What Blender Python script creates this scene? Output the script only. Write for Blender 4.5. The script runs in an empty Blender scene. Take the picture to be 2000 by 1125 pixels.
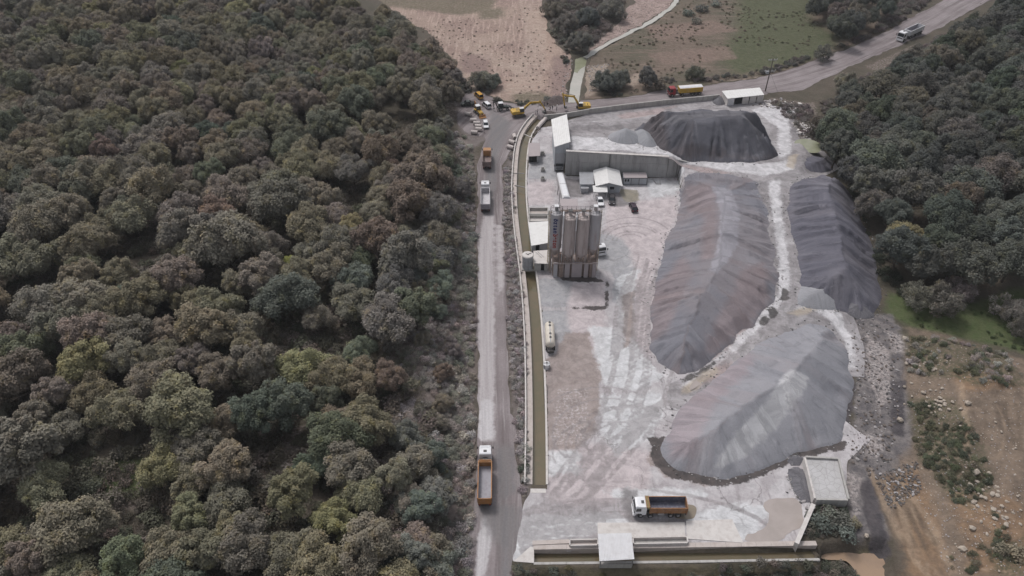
import bpy, bmesh, math, random, time
import numpy as np
from mathutils import Vector, Matrix
from mathutils.geometry import delaunay_2d_cdt
R = math.radians
rng = np.random.default_rng(7)
random.seed(7)
scene = bpy.context.scene
COL = scene.collection

# ------------------------------------------------------------------ camera, sky, sun, exposure
CAM_H, PITCH, FPX = 120.0, R(40.0), 1500.0
cam_data = bpy.data.cameras.new('camera')
cam = bpy.data.objects.new('camera', cam_data); COL.objects.link(cam)
cam.location = (0, 0, CAM_H)
cam.rotation_euler = (R(90) - PITCH, 0, 0)
cam_data.sensor_width = 36; cam_data.lens = 36 * FPX / 2000
cam_data.clip_start = 1; cam_data.clip_end = 6000
scene.camera = cam

SUN_EL, SUN_AZ = R(58), R(-35)       # azimuth measured from +Y towards +X
world = bpy.data.worlds.new('World'); scene.world = world; world.use_nodes = True
wn = world.node_tree; wn.nodes.clear()
w_out = wn.nodes.new('ShaderNodeOutputWorld'); w_bg = wn.nodes.new('ShaderNodeBackground')
w_sky = wn.nodes.new('ShaderNodeTexSky'); w_sky.sky_type = 'NISHITA'; w_sky.sun_disc = False
w_sky.sun_elevation = SUN_EL; w_sky.sun_rotation = SUN_AZ
w_sky.air_density = 1.0; w_sky.dust_density = 4.0; w_sky.ozone_density = 1.0
w_hs = wn.nodes.new('ShaderNodeHueSaturation'); w_hs.inputs['Saturation'].default_value = 0.30
w_bg.inputs['Strength'].default_value = 0.132
wn.links.new(w_sky.outputs[0], w_hs.inputs['Color']); wn.links.new(w_hs.outputs[0], w_bg.inputs[0])
wn.links.new(w_bg.outputs[0], w_out.inputs[0])
sun_d = bpy.data.lights.new('sun', 'SUN'); sun_d.energy = 1.35; sun_d.angle = R(11); sun_d.color = (1.0, 0.972, 0.958)
sun = bpy.data.objects.new('sun', sun_d); COL.objects.link(sun)
sd_ = Vector((math.sin(SUN_AZ) * math.cos(SUN_EL), math.cos(SUN_AZ) * math.cos(SUN_EL), math.sin(SUN_EL)))
sun.rotation_euler = sd_.to_track_quat('Z', 'Y').to_euler(); sun.location = (0, 0, 300)
vs = scene.view_settings
vs.view_transform = 'Standard'; vs.look = 'None'; vs.gamma = 1.0; vs.use_curve_mapping = False
vs.exposure = 0.1
scene.cycles.max_bounces = 5; scene.cycles.diffuse_bounces = 3; scene.cycles.glossy_bounces = 2
scene.cycles.transparent_max_bounces = 4; scene.cycles.transmission_bounces = 2
scene.cycles.use_denoising = True

# ------------------------------------------------------------------ measuring: from a place in the photograph to the ground
CA, SA = math.cos(PITCH), math.sin(PITCH)
def ray(px, py):
    u = (np.asarray(px, float) - 1000) / FPX; w = (562.5 - np.asarray(py, float)) / FPX
    return u, CA + w * SA, -SA + w * CA
def P(px, py, z=0.0):
    dx, dy, dz = ray(px, py); t = (z - CAM_H) / dz
    return Vector((float(dx * t), float(dy * t), float(z)))
def project(x, y, z):
    zc = y * CA + (CAM_H - z) * SA
    yc = y * SA - (CAM_H - z) * CA
    return 1000 + FPX * x / zc, 562.5 - FPX * yc / zc
def PL(pts, z=0.0):
    return [P(p[0], p[1], p[2] if len(p) > 2 else z).to_2d() for p in pts]

# ------------------------------------------------------------------ noise and distance fields
def _hash(ix, iy, seed):
    n = (ix.astype(np.int64) * 374761393 + iy.astype(np.int64) * 668265263 + seed * 1442695041) & 0x7fffffff
    n = ((n ^ (n >> 13)) * 1274126177) & 0x7fffffff
    return ((n ^ (n >> 16)) & 0xffff) / 65535.0
def vnoise(x, y, seed=0):
    x = np.asarray(x, float); y = np.asarray(y, float)
    ix = np.floor(x); iy = np.floor(y); fx = x - ix; fy = y - iy
    fx = fx * fx * (3 - 2 * fx); fy = fy * fy * (3 - 2 * fy)
    a = _hash(ix, iy, seed); b = _hash(ix + 1, iy, seed); c = _hash(ix, iy + 1, seed); d = _hash(ix + 1, iy + 1, seed)
    return (a * (1 - fx) + b * fx) * (1 - fy) + (c * (1 - fx) + d * fx) * fy
def fbm(x, y, seed=0, o=4):
    s = 0; a = 0.5
    for i in range(o):
        s = s + a * (vnoise(np.asarray(x) * 2 ** i, np.asarray(y) * 2 ** i, seed + i * 17) - 0.5); a *= 0.5
    return s * 2
def sstep(a, b, x):
    t = np.clip((np.asarray(x, float) - a) / (b - a), 0, 1); return t * t * (3 - 2 * t)
def segdist(X, Y, pts, closed=True, want_arc=False):
    pts = [(float(p[0]), float(p[1])) for p in pts]
    best = np.full(X.shape, 1e9); arc = np.zeros(X.shape) if want_arc else None; run = 0.0
    n = len(pts) if closed else len(pts) - 1
    for i in range(n):
        ax, ay = pts[i]; bx, by = pts[(i + 1) % len(pts)]
        ex, ey = bx - ax, by - ay; L2 = ex * ex + ey * ey + 1e-12
        t = np.clip(((X - ax) * ex + (Y - ay) * ey) / L2, 0, 1)
        d = (X - ax - t * ex) ** 2 + (Y - ay - t * ey) ** 2
        m = d < best
        best = np.where(m, d, best)
        if want_arc: arc = np.where(m, run + t * math.sqrt(L2), arc)
        run += math.sqrt(L2)
    best = np.sqrt(best)
    return (best, arc) if want_arc else best
def inside(X, Y, pts):
    r = np.zeros(X.shape, bool)
    n = len(pts)
    for i in range(n):
        ax, ay = float(pts[i][0]), float(pts[i][1]); bx, by = float(pts[(i + 1) % n][0]), float(pts[(i + 1) % n][1])
        if ay == by: continue
        c = ((ay > Y) != (by > Y)) & (X < (bx - ax) * (Y - ay) / (by - ay) + ax)
        r ^= c
    return r
def sdf(X, Y, pts, margin=9.0):
    X = np.asarray(X, float); Y = np.asarray(Y, float)
    out = np.full(X.shape, -margin)
    xs = [float(p[0]) for p in pts]; ys = [float(p[1]) for p in pts]
    m = (X > min(xs) - margin) & (X < max(xs) + margin) & (Y > min(ys) - margin) & (Y < max(ys) + margin)
    if not m.any(): return out
    x = X[m]; y = Y[m]
    d = segdist(x, y, pts); i = inside(x, y, pts)
    out[m] = np.where(i, d, -np.minimum(d, margin))
    return out
def polysd(X, Y, polys, margin=9.0):
    o = np.full(np.shape(X), -margin)
    for p in polys: o = np.maximum(o, sdf(X, Y, p, margin))
    return o
def resample(pts, step, closed=True, rough=0.0, seed=3):
    out = []; n = len(pts)
    for i in range(n if closed else n - 1):
        a = Vector((float(pts[i][0]), float(pts[i][1]))); b = Vector((float(pts[(i + 1) % n][0]), float(pts[(i + 1) % n][1])))
        k = max(1, int(round((b - a).length / step)))
        for j in range(k): out.append(a.lerp(b, j / k))
    if not closed: out.append(Vector((float(pts[-1][0]), float(pts[-1][1]))))
    if rough:
        xs = np.array([p.x for p in out]); ys = np.array([p.y for p in out])
        dx = rough * 2 * fbm(xs / 5, ys / 5, seed, 4); dy = rough * 2 * fbm(xs / 5, ys / 5, seed + 50, 4)
        out = [Vector((x, y)) for x, y in zip(xs + dx, ys + dy)]
    return out
def smooth_poly(pts, it=2, closed=True):
    pts = [Vector((float(p[0]), float(p[1]))) for p in pts]
    for _ in range(it):
        o = []
        n = len(pts)
        if not closed: o.append(pts[0])
        for i in range(n if closed else n - 1):
            a = pts[i]; b = pts[(i + 1) % n]
            o += [a.lerp(b, .25), a.lerp(b, .75)]
        if not closed: o.append(pts[-1])
        pts = o
    return pts

# ------------------------------------------------------------------ objects
def tag(o, label=None, cat=None, group=None, kind=None):
    if label: o['label'] = label
    if cat: o['category'] = cat
    if group: o['group'] = group
    if kind: o['kind'] = kind
    return o
def empty(name, loc=(0, 0, 0), rz=0.0):
    o = bpy.data.objects.new(name, None); COL.objects.link(o)
    o.location = loc; o.rotation_euler = (0, 0, rz); o.empty_display_size = 0.5
    return o
def thing(name, label, cat, loc=(0, 0, 0), rz=0.0, group=None):
    return tag(empty(name, loc, rz), label, cat, group)
def mesh_obj(name, me, parent=None):
    o = bpy.data.objects.new(name, me); COL.objects.link(o)
    if parent: o.parent = parent
    return o
def copy_tree(o, parent=None):
    c = o.copy(); COL.objects.link(c)
    if parent: c.parent = parent
    for ch in o.children: copy_tree(ch, c)
    return c

class MB:
    """collects simple solids; build() links them as one mesh object"""
    def __init__(s): s.v = []; s.f = []; s.m = []; s.mi = 0
    def add(s, vs, fs):
        b = len(s.v); s.v += [tuple(v) for v in vs]
        s.f += [tuple(b + i for i in f) for f in fs]; s.m += [s.mi] * len(fs); return s
    def box(s, c, d, rz=0.0, rx=0.0, ry=0.0, top=None, shift=(0, 0)):
        tx, ty = top or (1, 1); x, y, z = d[0] / 2, d[1] / 2, d[2] / 2
        p = [(-x, -y, -z), (x, -y, -z), (x, y, -z), (-x, y, -z)]
        p += [(-x * tx + shift[0], -y * ty + shift[1], z), (x * tx + shift[0], -y * ty + shift[1], z), (x * tx + shift[0], y * ty + shift[1], z), (-x * tx + shift[0], y * ty + shift[1], z)]
        M = Matrix.Translation(Vector(c)) @ Matrix.Rotation(rz, 4, 'Z') @ Matrix.Rotation(rx, 4, 'X') @ Matrix.Rotation(ry, 4, 'Y')
        return s.add([M @ Vector(q) for q in p], [(0, 3, 2, 1), (4, 5, 6, 7), (0, 1, 5, 4), (1, 2, 6, 5), (2, 3, 7, 6), (3, 0, 4, 7)])
    def span(s, x0, x1, y0, y1, z0, z1):
        return s.box(((x0 + x1) / 2, (y0 + y1) / 2, (z0 + z1) / 2), (x1 - x0, y1 - y0, z1 - z0))
    def cyl(s, a, b, r0, r1=None, n=12, cap=True):
        a = Vector(a); b = Vector(b); r1 = r0 if r1 is None else r1
        q = (b - a).to_track_quat('Z', 'Y'); vs = []
        for p, r in ((a, r0), (b, r1)):
            for i in range(n):
                t = 2 * math.pi * (i + .5) / n; vs.append(p + q @ Vector((r * math.cos(t), r * math.sin(t), 0)))
        fs = [(i, (i + 1) % n, n + (i + 1) % n, n + i) for i in range(n)]
        if cap: fs += [tuple(reversed(range(n))), tuple(range(n, 2 * n))]
        return s.add(vs, fs)
    def bar(s, a, b, w, h=None):
        a = Vector(a); b = Vector(b); h = h or w; d = b - a
        q = d.to_track_quat('Y', 'Z'); L = d.length
        vs = [(a + b) / 2 + q @ Vector((x * w / 2, y * L / 2, z * h / 2)) for z in (-1, 1) for (x, y) in ((-1, -1), (1, -1), (1, 1), (-1, 1))]
        return s.add(vs, [(0, 3, 2, 1), (4, 5, 6, 7), (0, 1, 5, 4), (1, 2, 6, 5), (2, 3, 7, 6), (3, 0, 4, 7)])
    def prism(s, prof, x0, x1, axis='x', inset=None):
        """side profile (list of (y,z)) pushed from x0 to x1; inset narrows points per profile vertex"""
        n = len(prof); ins = inset or [0] * n; vs = []
        for sx, x in ((1, x0), (-1, x1)):
            for (a, b), i in zip(prof, ins):
                X = x + sx * i
                vs.append((X, a, b) if axis == 'x' else ((a, X, b) if axis == 'y' else (a, b, X)))
        fs = [(i, (i + 1) % n, n + (i + 1) % n, n + i) for i in range(n)] + [tuple(reversed(range(n))), tuple(range(n, 2 * n))]
        return s.add(vs, fs)
    def slab(s, quad, z0, z1):
        """prism over a plan polygon; z1 may be a list"""
        n = len(quad); zt = z1 if isinstance(z1, (list, tuple)) else [z1] * n; zb = z0 if isinstance(z0, (list, tuple)) else [z0] * n
        vs = [(p[0], p[1], z) for p, z in zip(quad, zb)] + [(p[0], p[1], z) for p, z in zip(quad, zt)]
        fs = [(i, (i + 1) % n, n + (i + 1) % n, n + i) for i in range(n)] + [tuple(reversed(range(n))), tuple(range(n, 2 * n))]
        return s.add(vs, fs)
    def quad(s, a, b, c, d): return s.add([a, b, c, d], [(0, 1, 2, 3)])
    def mesh(s, name, mats, smooth=False, bevel=0.0, fix=True):
        me = bpy.data.meshes.new(name); me.from_pydata(s.v, [], s.f)
        mats = mats if isinstance(mats, (list, tuple)) else [mats]
        for m in mats: me.materials.append(m)
        if len(mats) > 1: me.polygons.foreach_set('material_index', s.m)
        if fix or bevel:
            bm = bmesh.new(); bm.from_mesh(me)
            if fix: bmesh.ops.recalc_face_normals(bm, faces=bm.faces)
            if bevel: bmesh.ops.bevel(bm, geom=[e for e in bm.edges if len(e.link_faces) == 2 and e.calc_face_angle(0) > .5], offset=bevel, segments=2, profile=.6, affect='EDGES', clamp_overlap=True)
            bm.to_mesh(me); bm.free()
        if smooth:
            me.polygons.foreach_set('use_smooth', [True] * len(me.polygons)); me.set_sharp_from_angle(angle=R(38))
        me.update(); return me
    def build(s, name, mats, parent=None, smooth=False, bevel=0.0, fix=True):
        return mesh_obj(name, s.mesh(name, mats, smooth, bevel, fix), parent)
# ------------------------------------------------------------------ materials
class NT:
    def __init__(s, name):
        s.m = bpy.data.materials.new(name); s.m.use_nodes = True; s.t = s.m.node_tree; s.t.nodes.clear()
        s.out = s.n('ShaderNodeOutputMaterial'); s.b = s.n('ShaderNodeBsdfPrincipled')
        s.l(s.b.outputs[0], s.out.inputs[0]); s.b.inputs['Specular IOR Level'].default_value = 0.25
    def n(s, t): return s.t.nodes.new(t)
    def l(s, a, b): s.t.links.new(a, b)
    def setin(s, sock, v):
        if hasattr(v, 'is_output'): s.l(v, sock)
        elif isinstance(v, (tuple, list)) and len(v) == 3 and sock.type == 'RGBA': sock.default_value = (*v, 1)
        else: sock.default_value = v
    def math(s, op, a, b=None, c=None, clamp=False):
        n = s.n('ShaderNodeMath'); n.operation = op; n.use_clamp = clamp
        for i, v in enumerate((a, b, c)):
            if v is not None: s.setin(n.inputs[i], v)
        return n.outputs[0]
    def mix(s, f, a, b, mode='MIX'):
        n = s.n('ShaderNodeMix'); n.data_type = 'RGBA'; n.blend_type = mode
        s.setin(n.inputs[0], f); s.setin(n.inputs[6], a); s.setin(n.inputs[7], b); return n.outputs[2]
    def noise(s, vec, scale, detail=4, rough=0.55, dist=0.0):
        n = s.n('ShaderNodeTexNoise'); s.l(vec, n.inputs['Vector']); n.inputs['Scale'].default_value = scale
        n.inputs['Detail'].default_value = detail; n.inputs['Roughness'].default_value = rough; n.inputs['Distortion'].default_value = dist
        return n.outputs[0]
    def voro(s, vec, scale, feature='F1'):
        n = s.n('ShaderNodeTexVoronoi'); n.feature = feature; s.l(vec, n.inputs['Vector']); n.inputs['Scale'].default_value = scale
        return n.outputs[0]
    def step(s, x, a, b):
        n = s.n('ShaderNodeMapRange'); n.interpolation_type = 'SMOOTHSTEP'; s.setin(n.inputs[0], x)
        n.inputs[1].default_value = a; n.inputs[2].default_value = b; return n.outputs[0]
    def attr(s, name, typ='GEOMETRY', out='Fac'):
        n = s.n('ShaderNodeAttribute'); n.attribute_name = name; n.attribute_type = typ; return n.outputs[out]
    def pos(s): return s.n('ShaderNodeNewGeometry').outputs['Position']
    def obj(s): return s.n('ShaderNodeTexCoord').outputs['Object']
    def mapv(s, vec, scale=(1, 1, 1), rot=(0, 0, 0)):
        n = s.n('ShaderNodeMapping'); s.l(vec, n.inputs[0]); n.inputs['Scale'].default_value = scale; n.inputs['Rotation'].default_value = rot; return n.outputs[0]
    def bump(s, h, strength=0.3, dist=0.1):
        n = s.n('ShaderNodeBump'); n.inputs['Strength'].default_value = strength; n.inputs['Distance'].default_value = dist
        s.l(h, n.inputs['Height']); s.l(n.outputs[0], s.b.inputs['Normal'])
    def fin(s, color=None, rough=None, metal=None):
        if color is not None: s.setin(s.b.inputs['Base Color'], color)
        if rough is not None: s.setin(s.b.inputs['Roughness'], rough)
        if metal is not None: s.setin(s.b.inputs['Metallic'], metal)
        return s.m
def mul(c, k): return tuple(x * k for x in c)
def pm(name, col, rough=0.75, var=0.18, scale=1.2, dirt=None, dirt_amt=0.35, metal=0.0, streak=False, bump=0.0, ts=6.0):
    """painted or cast surface with uneven tone, grime and (optionally) rain streaks"""
    t = NT(name); v = t.obj()
    n1 = t.noise(v, scale, 5); n2 = t.noise(v, scale * ts, 3)
    k = t.math('MULTIPLY_ADD', n1, 2 * var, 1 - var)
    k = t.math('MULTIPLY', k, t.math('MULTIPLY_ADD', n2, var, 1 - var / 2))
    c = t.mix(1.0, col, k, 'MULTIPLY')
    if dirt is not None:
        dv = t.mapv(v, (1, 1, 0.12)) if streak else v
        f = t.step(t.noise(dv, scale * 1.7, 5, 0.65), 0.42, 0.72)
        c = t.mix(t.math('MULTIPLY', f, dirt_amt), c, dirt)
    if bump: t.bump(n2, bump, 0.03)
    return t.fin(c, rough, metal)
DUST = (0.36, 0.33, 0.325)
M = {}
M['concrete'] = pm('concrete', (0.40, 0.385, 0.37), 0.9, 0.15, 0.6, (0.20, 0.185, 0.17), 0.5, streak=True, bump=.2)
M['concrete_wall'] = pm('concrete_wall', (0.37, 0.36, 0.355), 0.9, 0.14, 0.5, (0.15, 0.145, 0.14), 0.5, streak=True, bump=.2)
M['concrete_pale'] = pm('concrete_pale', (0.56, 0.53, 0.51), 0.9, 0.12, 0.5, (0.36, 0.31, 0.29), 0.5)
M['concrete_warm'] = pm('concrete_warm', (0.46, 0.41, 0.385), 0.9, 0.14, 0.5, (0.30, 0.25, 0.22), 0.5)
M['pipe'] = pm('pipe_concrete', (0.52, 0.47, 0.45), 0.9, 0.12, 1.5, (0.30, 0.25, 0.23), 0.5)
M['white_sheet'] = pm('white_sheet', (0.62, 0.615, 0.63), 0.55, 0.06, 0.5, (0.45, 0.43, 0.43), 0.35)
M['grey_sheet'] = pm('grey_sheet', (0.36, 0.365, 0.385), 0.6, 0.1, 0.5, (0.26, 0.25, 0.25), 0.4, streak=True)
M['cladding'] = pm('cladding', (0.40, 0.42, 0.45), 0.6, 0.08, 0.5, (0.28, 0.28, 0.29), 0.4, streak=True)
M['dusty_sheet'] = pm('dusty_sheet', (0.37, 0.325, 0.33), 0.85, 0.1, 0.7, (0.33, 0.30, 0.30), 0.4)
M['roof_white'] = pm('roof_white', (0.66, 0.65, 0.64), 0.6, 0.06, 0.5, (0.50, 0.48, 0.46), 0.4)
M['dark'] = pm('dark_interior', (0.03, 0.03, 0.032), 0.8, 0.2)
M['steel_dark'] = pm('steel_dark', (0.06, 0.058, 0.058), 0.6, 0.25, 2, DUST, 0.35)
M['steel'] = pm('steel', (0.30, 0.29, 0.29), 0.5, 0.15, 1.5, (0.2, 0.17, 0.15), 0.4, metal=.2)
M['rust'] = pm('dusty_rust', (0.24, 0.18, 0.155), 0.85, 0.25, 1.5, (0.34, 0.29, 0.27), 0.5)
M['silo'] = pm('silo_paint', (0.40, 0.385, 0.40), 0.6, 0.12, 0.35, (0.29, 0.22, 0.20), 0.75, streak=True)
M['silo_dust'] = pm('silo_dust', (0.45, 0.39, 0.375), 0.8, 0.12, 0.45, (0.25, 0.20, 0.185), 0.7, streak=True)
M['legs'] = pm('leg_paint', (0.36, 0.31, 0.295), 0.8, 0.15, 0.8, (0.2, 0.15, 0.13), 0.6, streak=True)
M['ladder_yellow'] = pm('ladder_paint', (0.34, 0.27, 0.15), 0.8, 0.15, 1.5, DUST, 0.5)
M['lead_blue'] = pm('letter_blue', (0.02, 0.03, 0.12), 0.6, 0.1)
M['lead_red'] = pm('letter_red', (0.28, 0.03, 0.025), 0.6, 0.1)
M['tyre'] = pm('tyre', (0.03, 0.03, 0.03), 0.85, 0.2, 3, DUST, 0.25)
M['rim'] = pm('rim', (0.30, 0.29, 0.29), 0.5, 0.15, 3, DUST, 0.4, metal=.3)
M['chassis'] = pm('chassis', (0.045, 0.042, 0.042), 0.7, 0.25, 2, DUST, 0.3)
M['white_paint'] = pm('white_paint', (0.70, 0.70, 0.72), 0.35, 0.05, 0.8, (0.45, 0.42, 0.41), 0.3)
M['orange_paint'] = pm('orange_paint', (0.36, 0.17, 0.06), 0.5, 0.1, 0.8, (0.33, 0.22, 0.15), 0.5)
M['orange_pale'] = pm('orange_pale', (0.46, 0.23, 0.09), 0.5, 0.1, 0.8, (0.36, 0.26, 0.19), 0.5)
M['orange_brown'] = pm('orange_brown', (0.27, 0.135, 0.062), 0.6, 0.15, 0.8, (0.30, 0.21, 0.16), 0.6)
M['olive_paint'] = pm('olive_paint', (0.20, 0.15, 0.055), 0.5, 0.12, 1.0, (0.28, 0.24, 0.18), 0.5)
M['yellow_paint'] = pm('yellow_paint', (0.50, 0.31, 0.045), 0.5, 0.1, 0.8, (0.36, 0.28, 0.17), 0.5)
M['van_yellow'] = pm('van_yellow', (0.50, 0.27, 0.04), 0.4, 0.06, 0.8, (0.36, 0.26, 0.15), 0.3)
M['red_paint'] = pm('red_paint', (0.26, 0.022, 0.03), 0.4, 0.12, 0.8, (0.25, 0.12, 0.11), 0.4)
M['green_dark'] = pm('green_dark', (0.035, 0.045, 0.04), 0.35, 0.1, 0.8, DUST, 0.2)
M['black_paint'] = pm('black_paint', (0.022, 0.02, 0.024), 0.25, 0.1, 0.8, DUST, 0.15)
M['plum_paint'] = pm('plum_paint', (0.035, 0.02, 0.032), 0.25, 0.1, 0.8, DUST, 0.12)
M['box_grey'] = pm('box_grey', (0.30, 0.29, 0.32), 0.5, 0.12, 0.7, (0.2, 0.17, 0.18), 0.5)
M['box_blue'] = pm('box_blue', (0.11, 0.115, 0.15), 0.4, 0.2, 0.9, (0.30, 0.28, 0.31), 0.6)
M['box_white'] = pm('box_white', (0.50, 0.49, 0.51), 0.5, 0.1, 0.8, (0.3, 0.26, 0.26), 0.5)
M['box_brown'] = pm('box_brown', (0.20, 0.15, 0.14), 0.7, 0.15, 0.8, DUST, 0.5)
M['tarp'] = pm('tarp', (0.62, 0.61, 0.63), 0.7, 0.06, 0.8, (0.45, 0.43, 0.43), 0.4)
M['light_red'] = pm('lamp_red', (0.30, 0.02, 0.02), 0.3, 0.05)
M['light_clear'] = pm('lamp_clear', (0.6, 0.6, 0.62), 0.15, 0.05)
M['tank_cream'] = pm('tank_cream', (0.62, 0.57, 0.50), 0.6, 0.07, 0.8, (0.42, 0.35, 0.30), 0.5)
M['tank_grey'] = pm('tank_grey', (0.33, 0.34, 0.36), 0.5, 0.1, 0.8, (0.22, 0.21, 0.2), 0.5, streak=True)
M['wood'] = pm('weathered_wood', (0.12, 0.10, 0.09), 0.9, 0.25, 2)
M['porcelain'] = pm('porcelain', (0.55, 0.55, 0.56), 0.3, 0.05)
M['skin'] = pm('skin', (0.36, 0.22, 0.16), 0.6, 0.05)
M['cloth_dark'] = pm('cloth_dark', (0.018, 0.018, 0.024), 0.9, 0.15, 4)
M['cloth_navy'] = pm('cloth_navy', (0.02, 0.024, 0.05), 0.9, 0.15, 4)
M['cloth_white'] = pm('cloth_white', (0.5, 0.5, 0.5), 0.9, 0.1, 4)
M['hair'] = pm('hair', (0.012, 0.010, 0.009), 0.7, 0.1, 4)
M['bark'] = pm('bark', (0.085, 0.068, 0.056), 0.95, 0.3, 3)
M['stone'] = pm('stone', (0.38, 0.33, 0.28), 0.9, 0.2, 1.1, (0.22, 0.17, 0.13), 0.6, bump=.3)
M['stone_grey'] = pm('stone_grey', (0.33, 0.31, 0.31), 0.9, 0.2, 1.1, (0.2, 0.18, 0.18), 0.6, bump=.3)
t = NT('glass_dark'); M['glass'] = t.fin((0.02, 0.024, 0.03), 0.08); t.b.inputs['Specular IOR Level'].default_value = 0.6

def water_mat(name, col, col2, rough=0.12, ripple=0.04, scale=0.25):
    t = NT(name); p = t.pos()
    n = t.noise(p, scale, 4, .6, .6)
    t.bump(t.noise(p, 2.2, 3), ripple, 0.08)
    t.b.inputs['Specular IOR Level'].default_value = 0.4
    return t.fin(t.mix(t.step(n, .35, .65), col, col2), rough)
M['water_olive'] = water_mat('water_olive', (0.135, 0.105, 0.065), (0.115, 0.10, 0.06))
M['water_brown'] = water_mat('water_brown', (0.32, 0.225, 0.155), (0.28, 0.20, 0.145), .2)
M['water_pale'] = water_mat('water_pale', (0.43, 0.405, 0.37), (0.37, 0.36, 0.325), .3)
M['water_green'] = water_mat('water_green', (0.215, 0.222, 0.145), (0.265, 0.265, 0.195), .25)
M['water_dark'] = water_mat('water_dark', (0.035, 0.035, 0.03), (0.06, 0.055, 0.04), .1)
M['water_slurry'] = water_mat('water_slurry', (0.36, 0.315, 0.295), (0.32, 0.28, 0.26), .22)
M['water_mud'] = water_mat('water_mud', (0.24, 0.20, 0.155), (0.20, 0.17, 0.13), .2)

def surf(name, c1, c2, scale=0.15, layers=(), grain=0.35, grain_scale=3.0, rough=0.92, bump=0.35, bump_scale=1.3, stretch=None, streaks=None, cracks=False, blotch=0.0):
    """ground material. layers: (attr, colour A, colour B, ragged edge in m, softness in m, opacity[, roughness])"""
    t = NT(name); p = t.pos()
    big = t.noise(p, scale, 5, .6, .4)
    c = t.mix(t.step(big, .35, .65), c1, c2)
    rough_s = rough
    if streaks:
        col, sc, rot, lo, hi, amt = streaks
        sv = t.mapv(p, sc, (0, 0, rot)); f = t.step(t.noise(sv, 1.0, 4, .6), lo, hi)
        c = t.mix(t.math('MULTIPLY', f, amt), c, col)
    edge = t.math('SUBTRACT', t.noise(p, .3, 8, .72), .5)
    tone = t.noise(p, .5, 5, .6)
    fine = t.noise(p, 1.6, 4, .65)
    for L in layers:
        att, a, b, rag, soft, op = L[:6]
        s = t.math('MULTIPLY_ADD', edge, rag * 2, t.attr(att))
        f = t.math('MULTIPLY', t.step(s, -soft, soft), op)
        if len(L) > 7: f = t.math('MULTIPLY', f, t.step(fine, L[7] - .12, L[7] + .12))
        c = t.mix(f, c, t.mix(t.step(tone, .32, .68), a, b))
        if len(L) > 6 and L[6] is not None:
            n = t.n('ShaderNodeMix'); t.setin(n.inputs[0], f); t.setin(n.inputs[2], rough_s); t.setin(n.inputs[3], L[6]); rough_s = n.outputs[0]
    if cracks:
        w = t.n('ShaderNodeVectorMath'); w.operation = 'MULTIPLY_ADD'
        nn = t.n('ShaderNodeTexNoise'); t.l(p, nn.inputs['Vector']); nn.inputs['Scale'].default_value = .22; nn.inputs['Detail'].default_value = 6
        t.l(nn.outputs['Color'], w.inputs[0]); w.inputs[1].default_value = (9, 9, 0); t.l(p, w.inputs[2])
        v = t.voro(w.outputs[0], .085, 'DISTANCE_TO_EDGE')
        f = t.math('MULTIPLY', t.step(v, .02, .002), t.step(t.noise(p, .09, 3), .52, .62))
        c = t.mix(t.math('MULTIPLY', f, .55), c, (.13, .115, .115))
        v2 = t.noise(t.mapv(p, (.16, 1.6, 1), (0, 0, R(24))), 1.0, 4, .7)
        c = t.mix(t.math('MULTIPLY', t.math('MULTIPLY', t.step(v2, .60, .70), t.step(t.noise(p, .10, 3), .48, .6)), .6), c, (.19, .17, .17))
    if blotch:
        c = t.mix(1.0, c, t.math('MULTIPLY_ADD', t.step(t.noise(p, .38, 8, .72, .8), .36, .62), blotch, 1 - blotch * .75), 'MULTIPLY')
    g = t.noise(p, grain_scale, 5, .7)
    c = t.mix(1.0, c, t.math('MULTIPLY_ADD', g, 2 * grain, 1 - grain), 'MULTIPLY')
    t.bump(t.noise(p, bump_scale, 6, .7), bump, 0.35)
    return t.fin(c, rough_s)

def leaf_mat(name):
    t = NT(name)
    tint = t.attr('tint', 'INSTANCER', 'Color')
    tone = t.attr('tone', 'GEOMETRY', 'Fac')
    v = t.obj()
    k = t.math('MULTIPLY_ADD', t.noise(v, .22, 3), .6, .75)
    k = t.math('MULTIPLY', k, t.math('MULTIPLY_ADD', tone, .7, .68))
    c = t.mix(1.0, tint, k, 'MULTIPLY')
    c = t.mix(t.math('MULTIPLY', t.step(t.noise(v, .5, 3), .5, .75), .35), c, t.mix(1.0, c, (1.28, 1.04, .9), 'MULTIPLY'))
    c = t.mix(t.math('MULTIPLY', t.step(t.noise(v, .33, 4, .7), .52, .70), .55), c, t.mix(1.0, c, (1.32, 1.22, .72), 'MULTIPLY'))
    c = t.mix(t.math('MULTIPLY', t.step(t.noise(v, .9, 3, .7), .56, .72), .5), c, t.mix(1.0, c, (1.02, .86, .78), 'MULTIPLY'))
    m = t.fin(c, .7)
    t.b.inputs['Specular IOR Level'].default_value = .12
    return m
M['leaf'] = leaf_mat('leaf')
# ------------------------------------------------------------------ lie of the land
HILL_L = PL([(905,1300),(908,1125),(914,1040),(924,960),(927,800),(928,650),(926,520),(925,420),(927,330),(925,285),(905,262),(890,225),(893,190),(892,150),(880,112),(830,60),(755,10),(640,-60),(-900,-200),(-1500,1300)])
HILL_R = PL([(1575,196),(1640,330),(1680,430),(1712,560),(1760,625),(1850,640),(2000,680),(2600,760),(3400,-60),(2010,-60),(1940,5),(1820,80),(1700,135),(1600,175)])
SPOIL = PL([(1775,640),(1850,655),(1960,690),(2100,740),(2700,900),(2700,1400),(1880,1400),(1830,1090),(1795,960),(1785,850),(1770,740)])
SOUTH = PL([(700,1400),(1020,1117),(1060,1108),(1300,1106),(1598,1096),(1600,1061),(1660,1052),(1730,1050),(1775,1130),(1850,1400)])
W0 = P(1103, 341); W1 = P(1300.5, 346); W2 = P(1358, 344)
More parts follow.
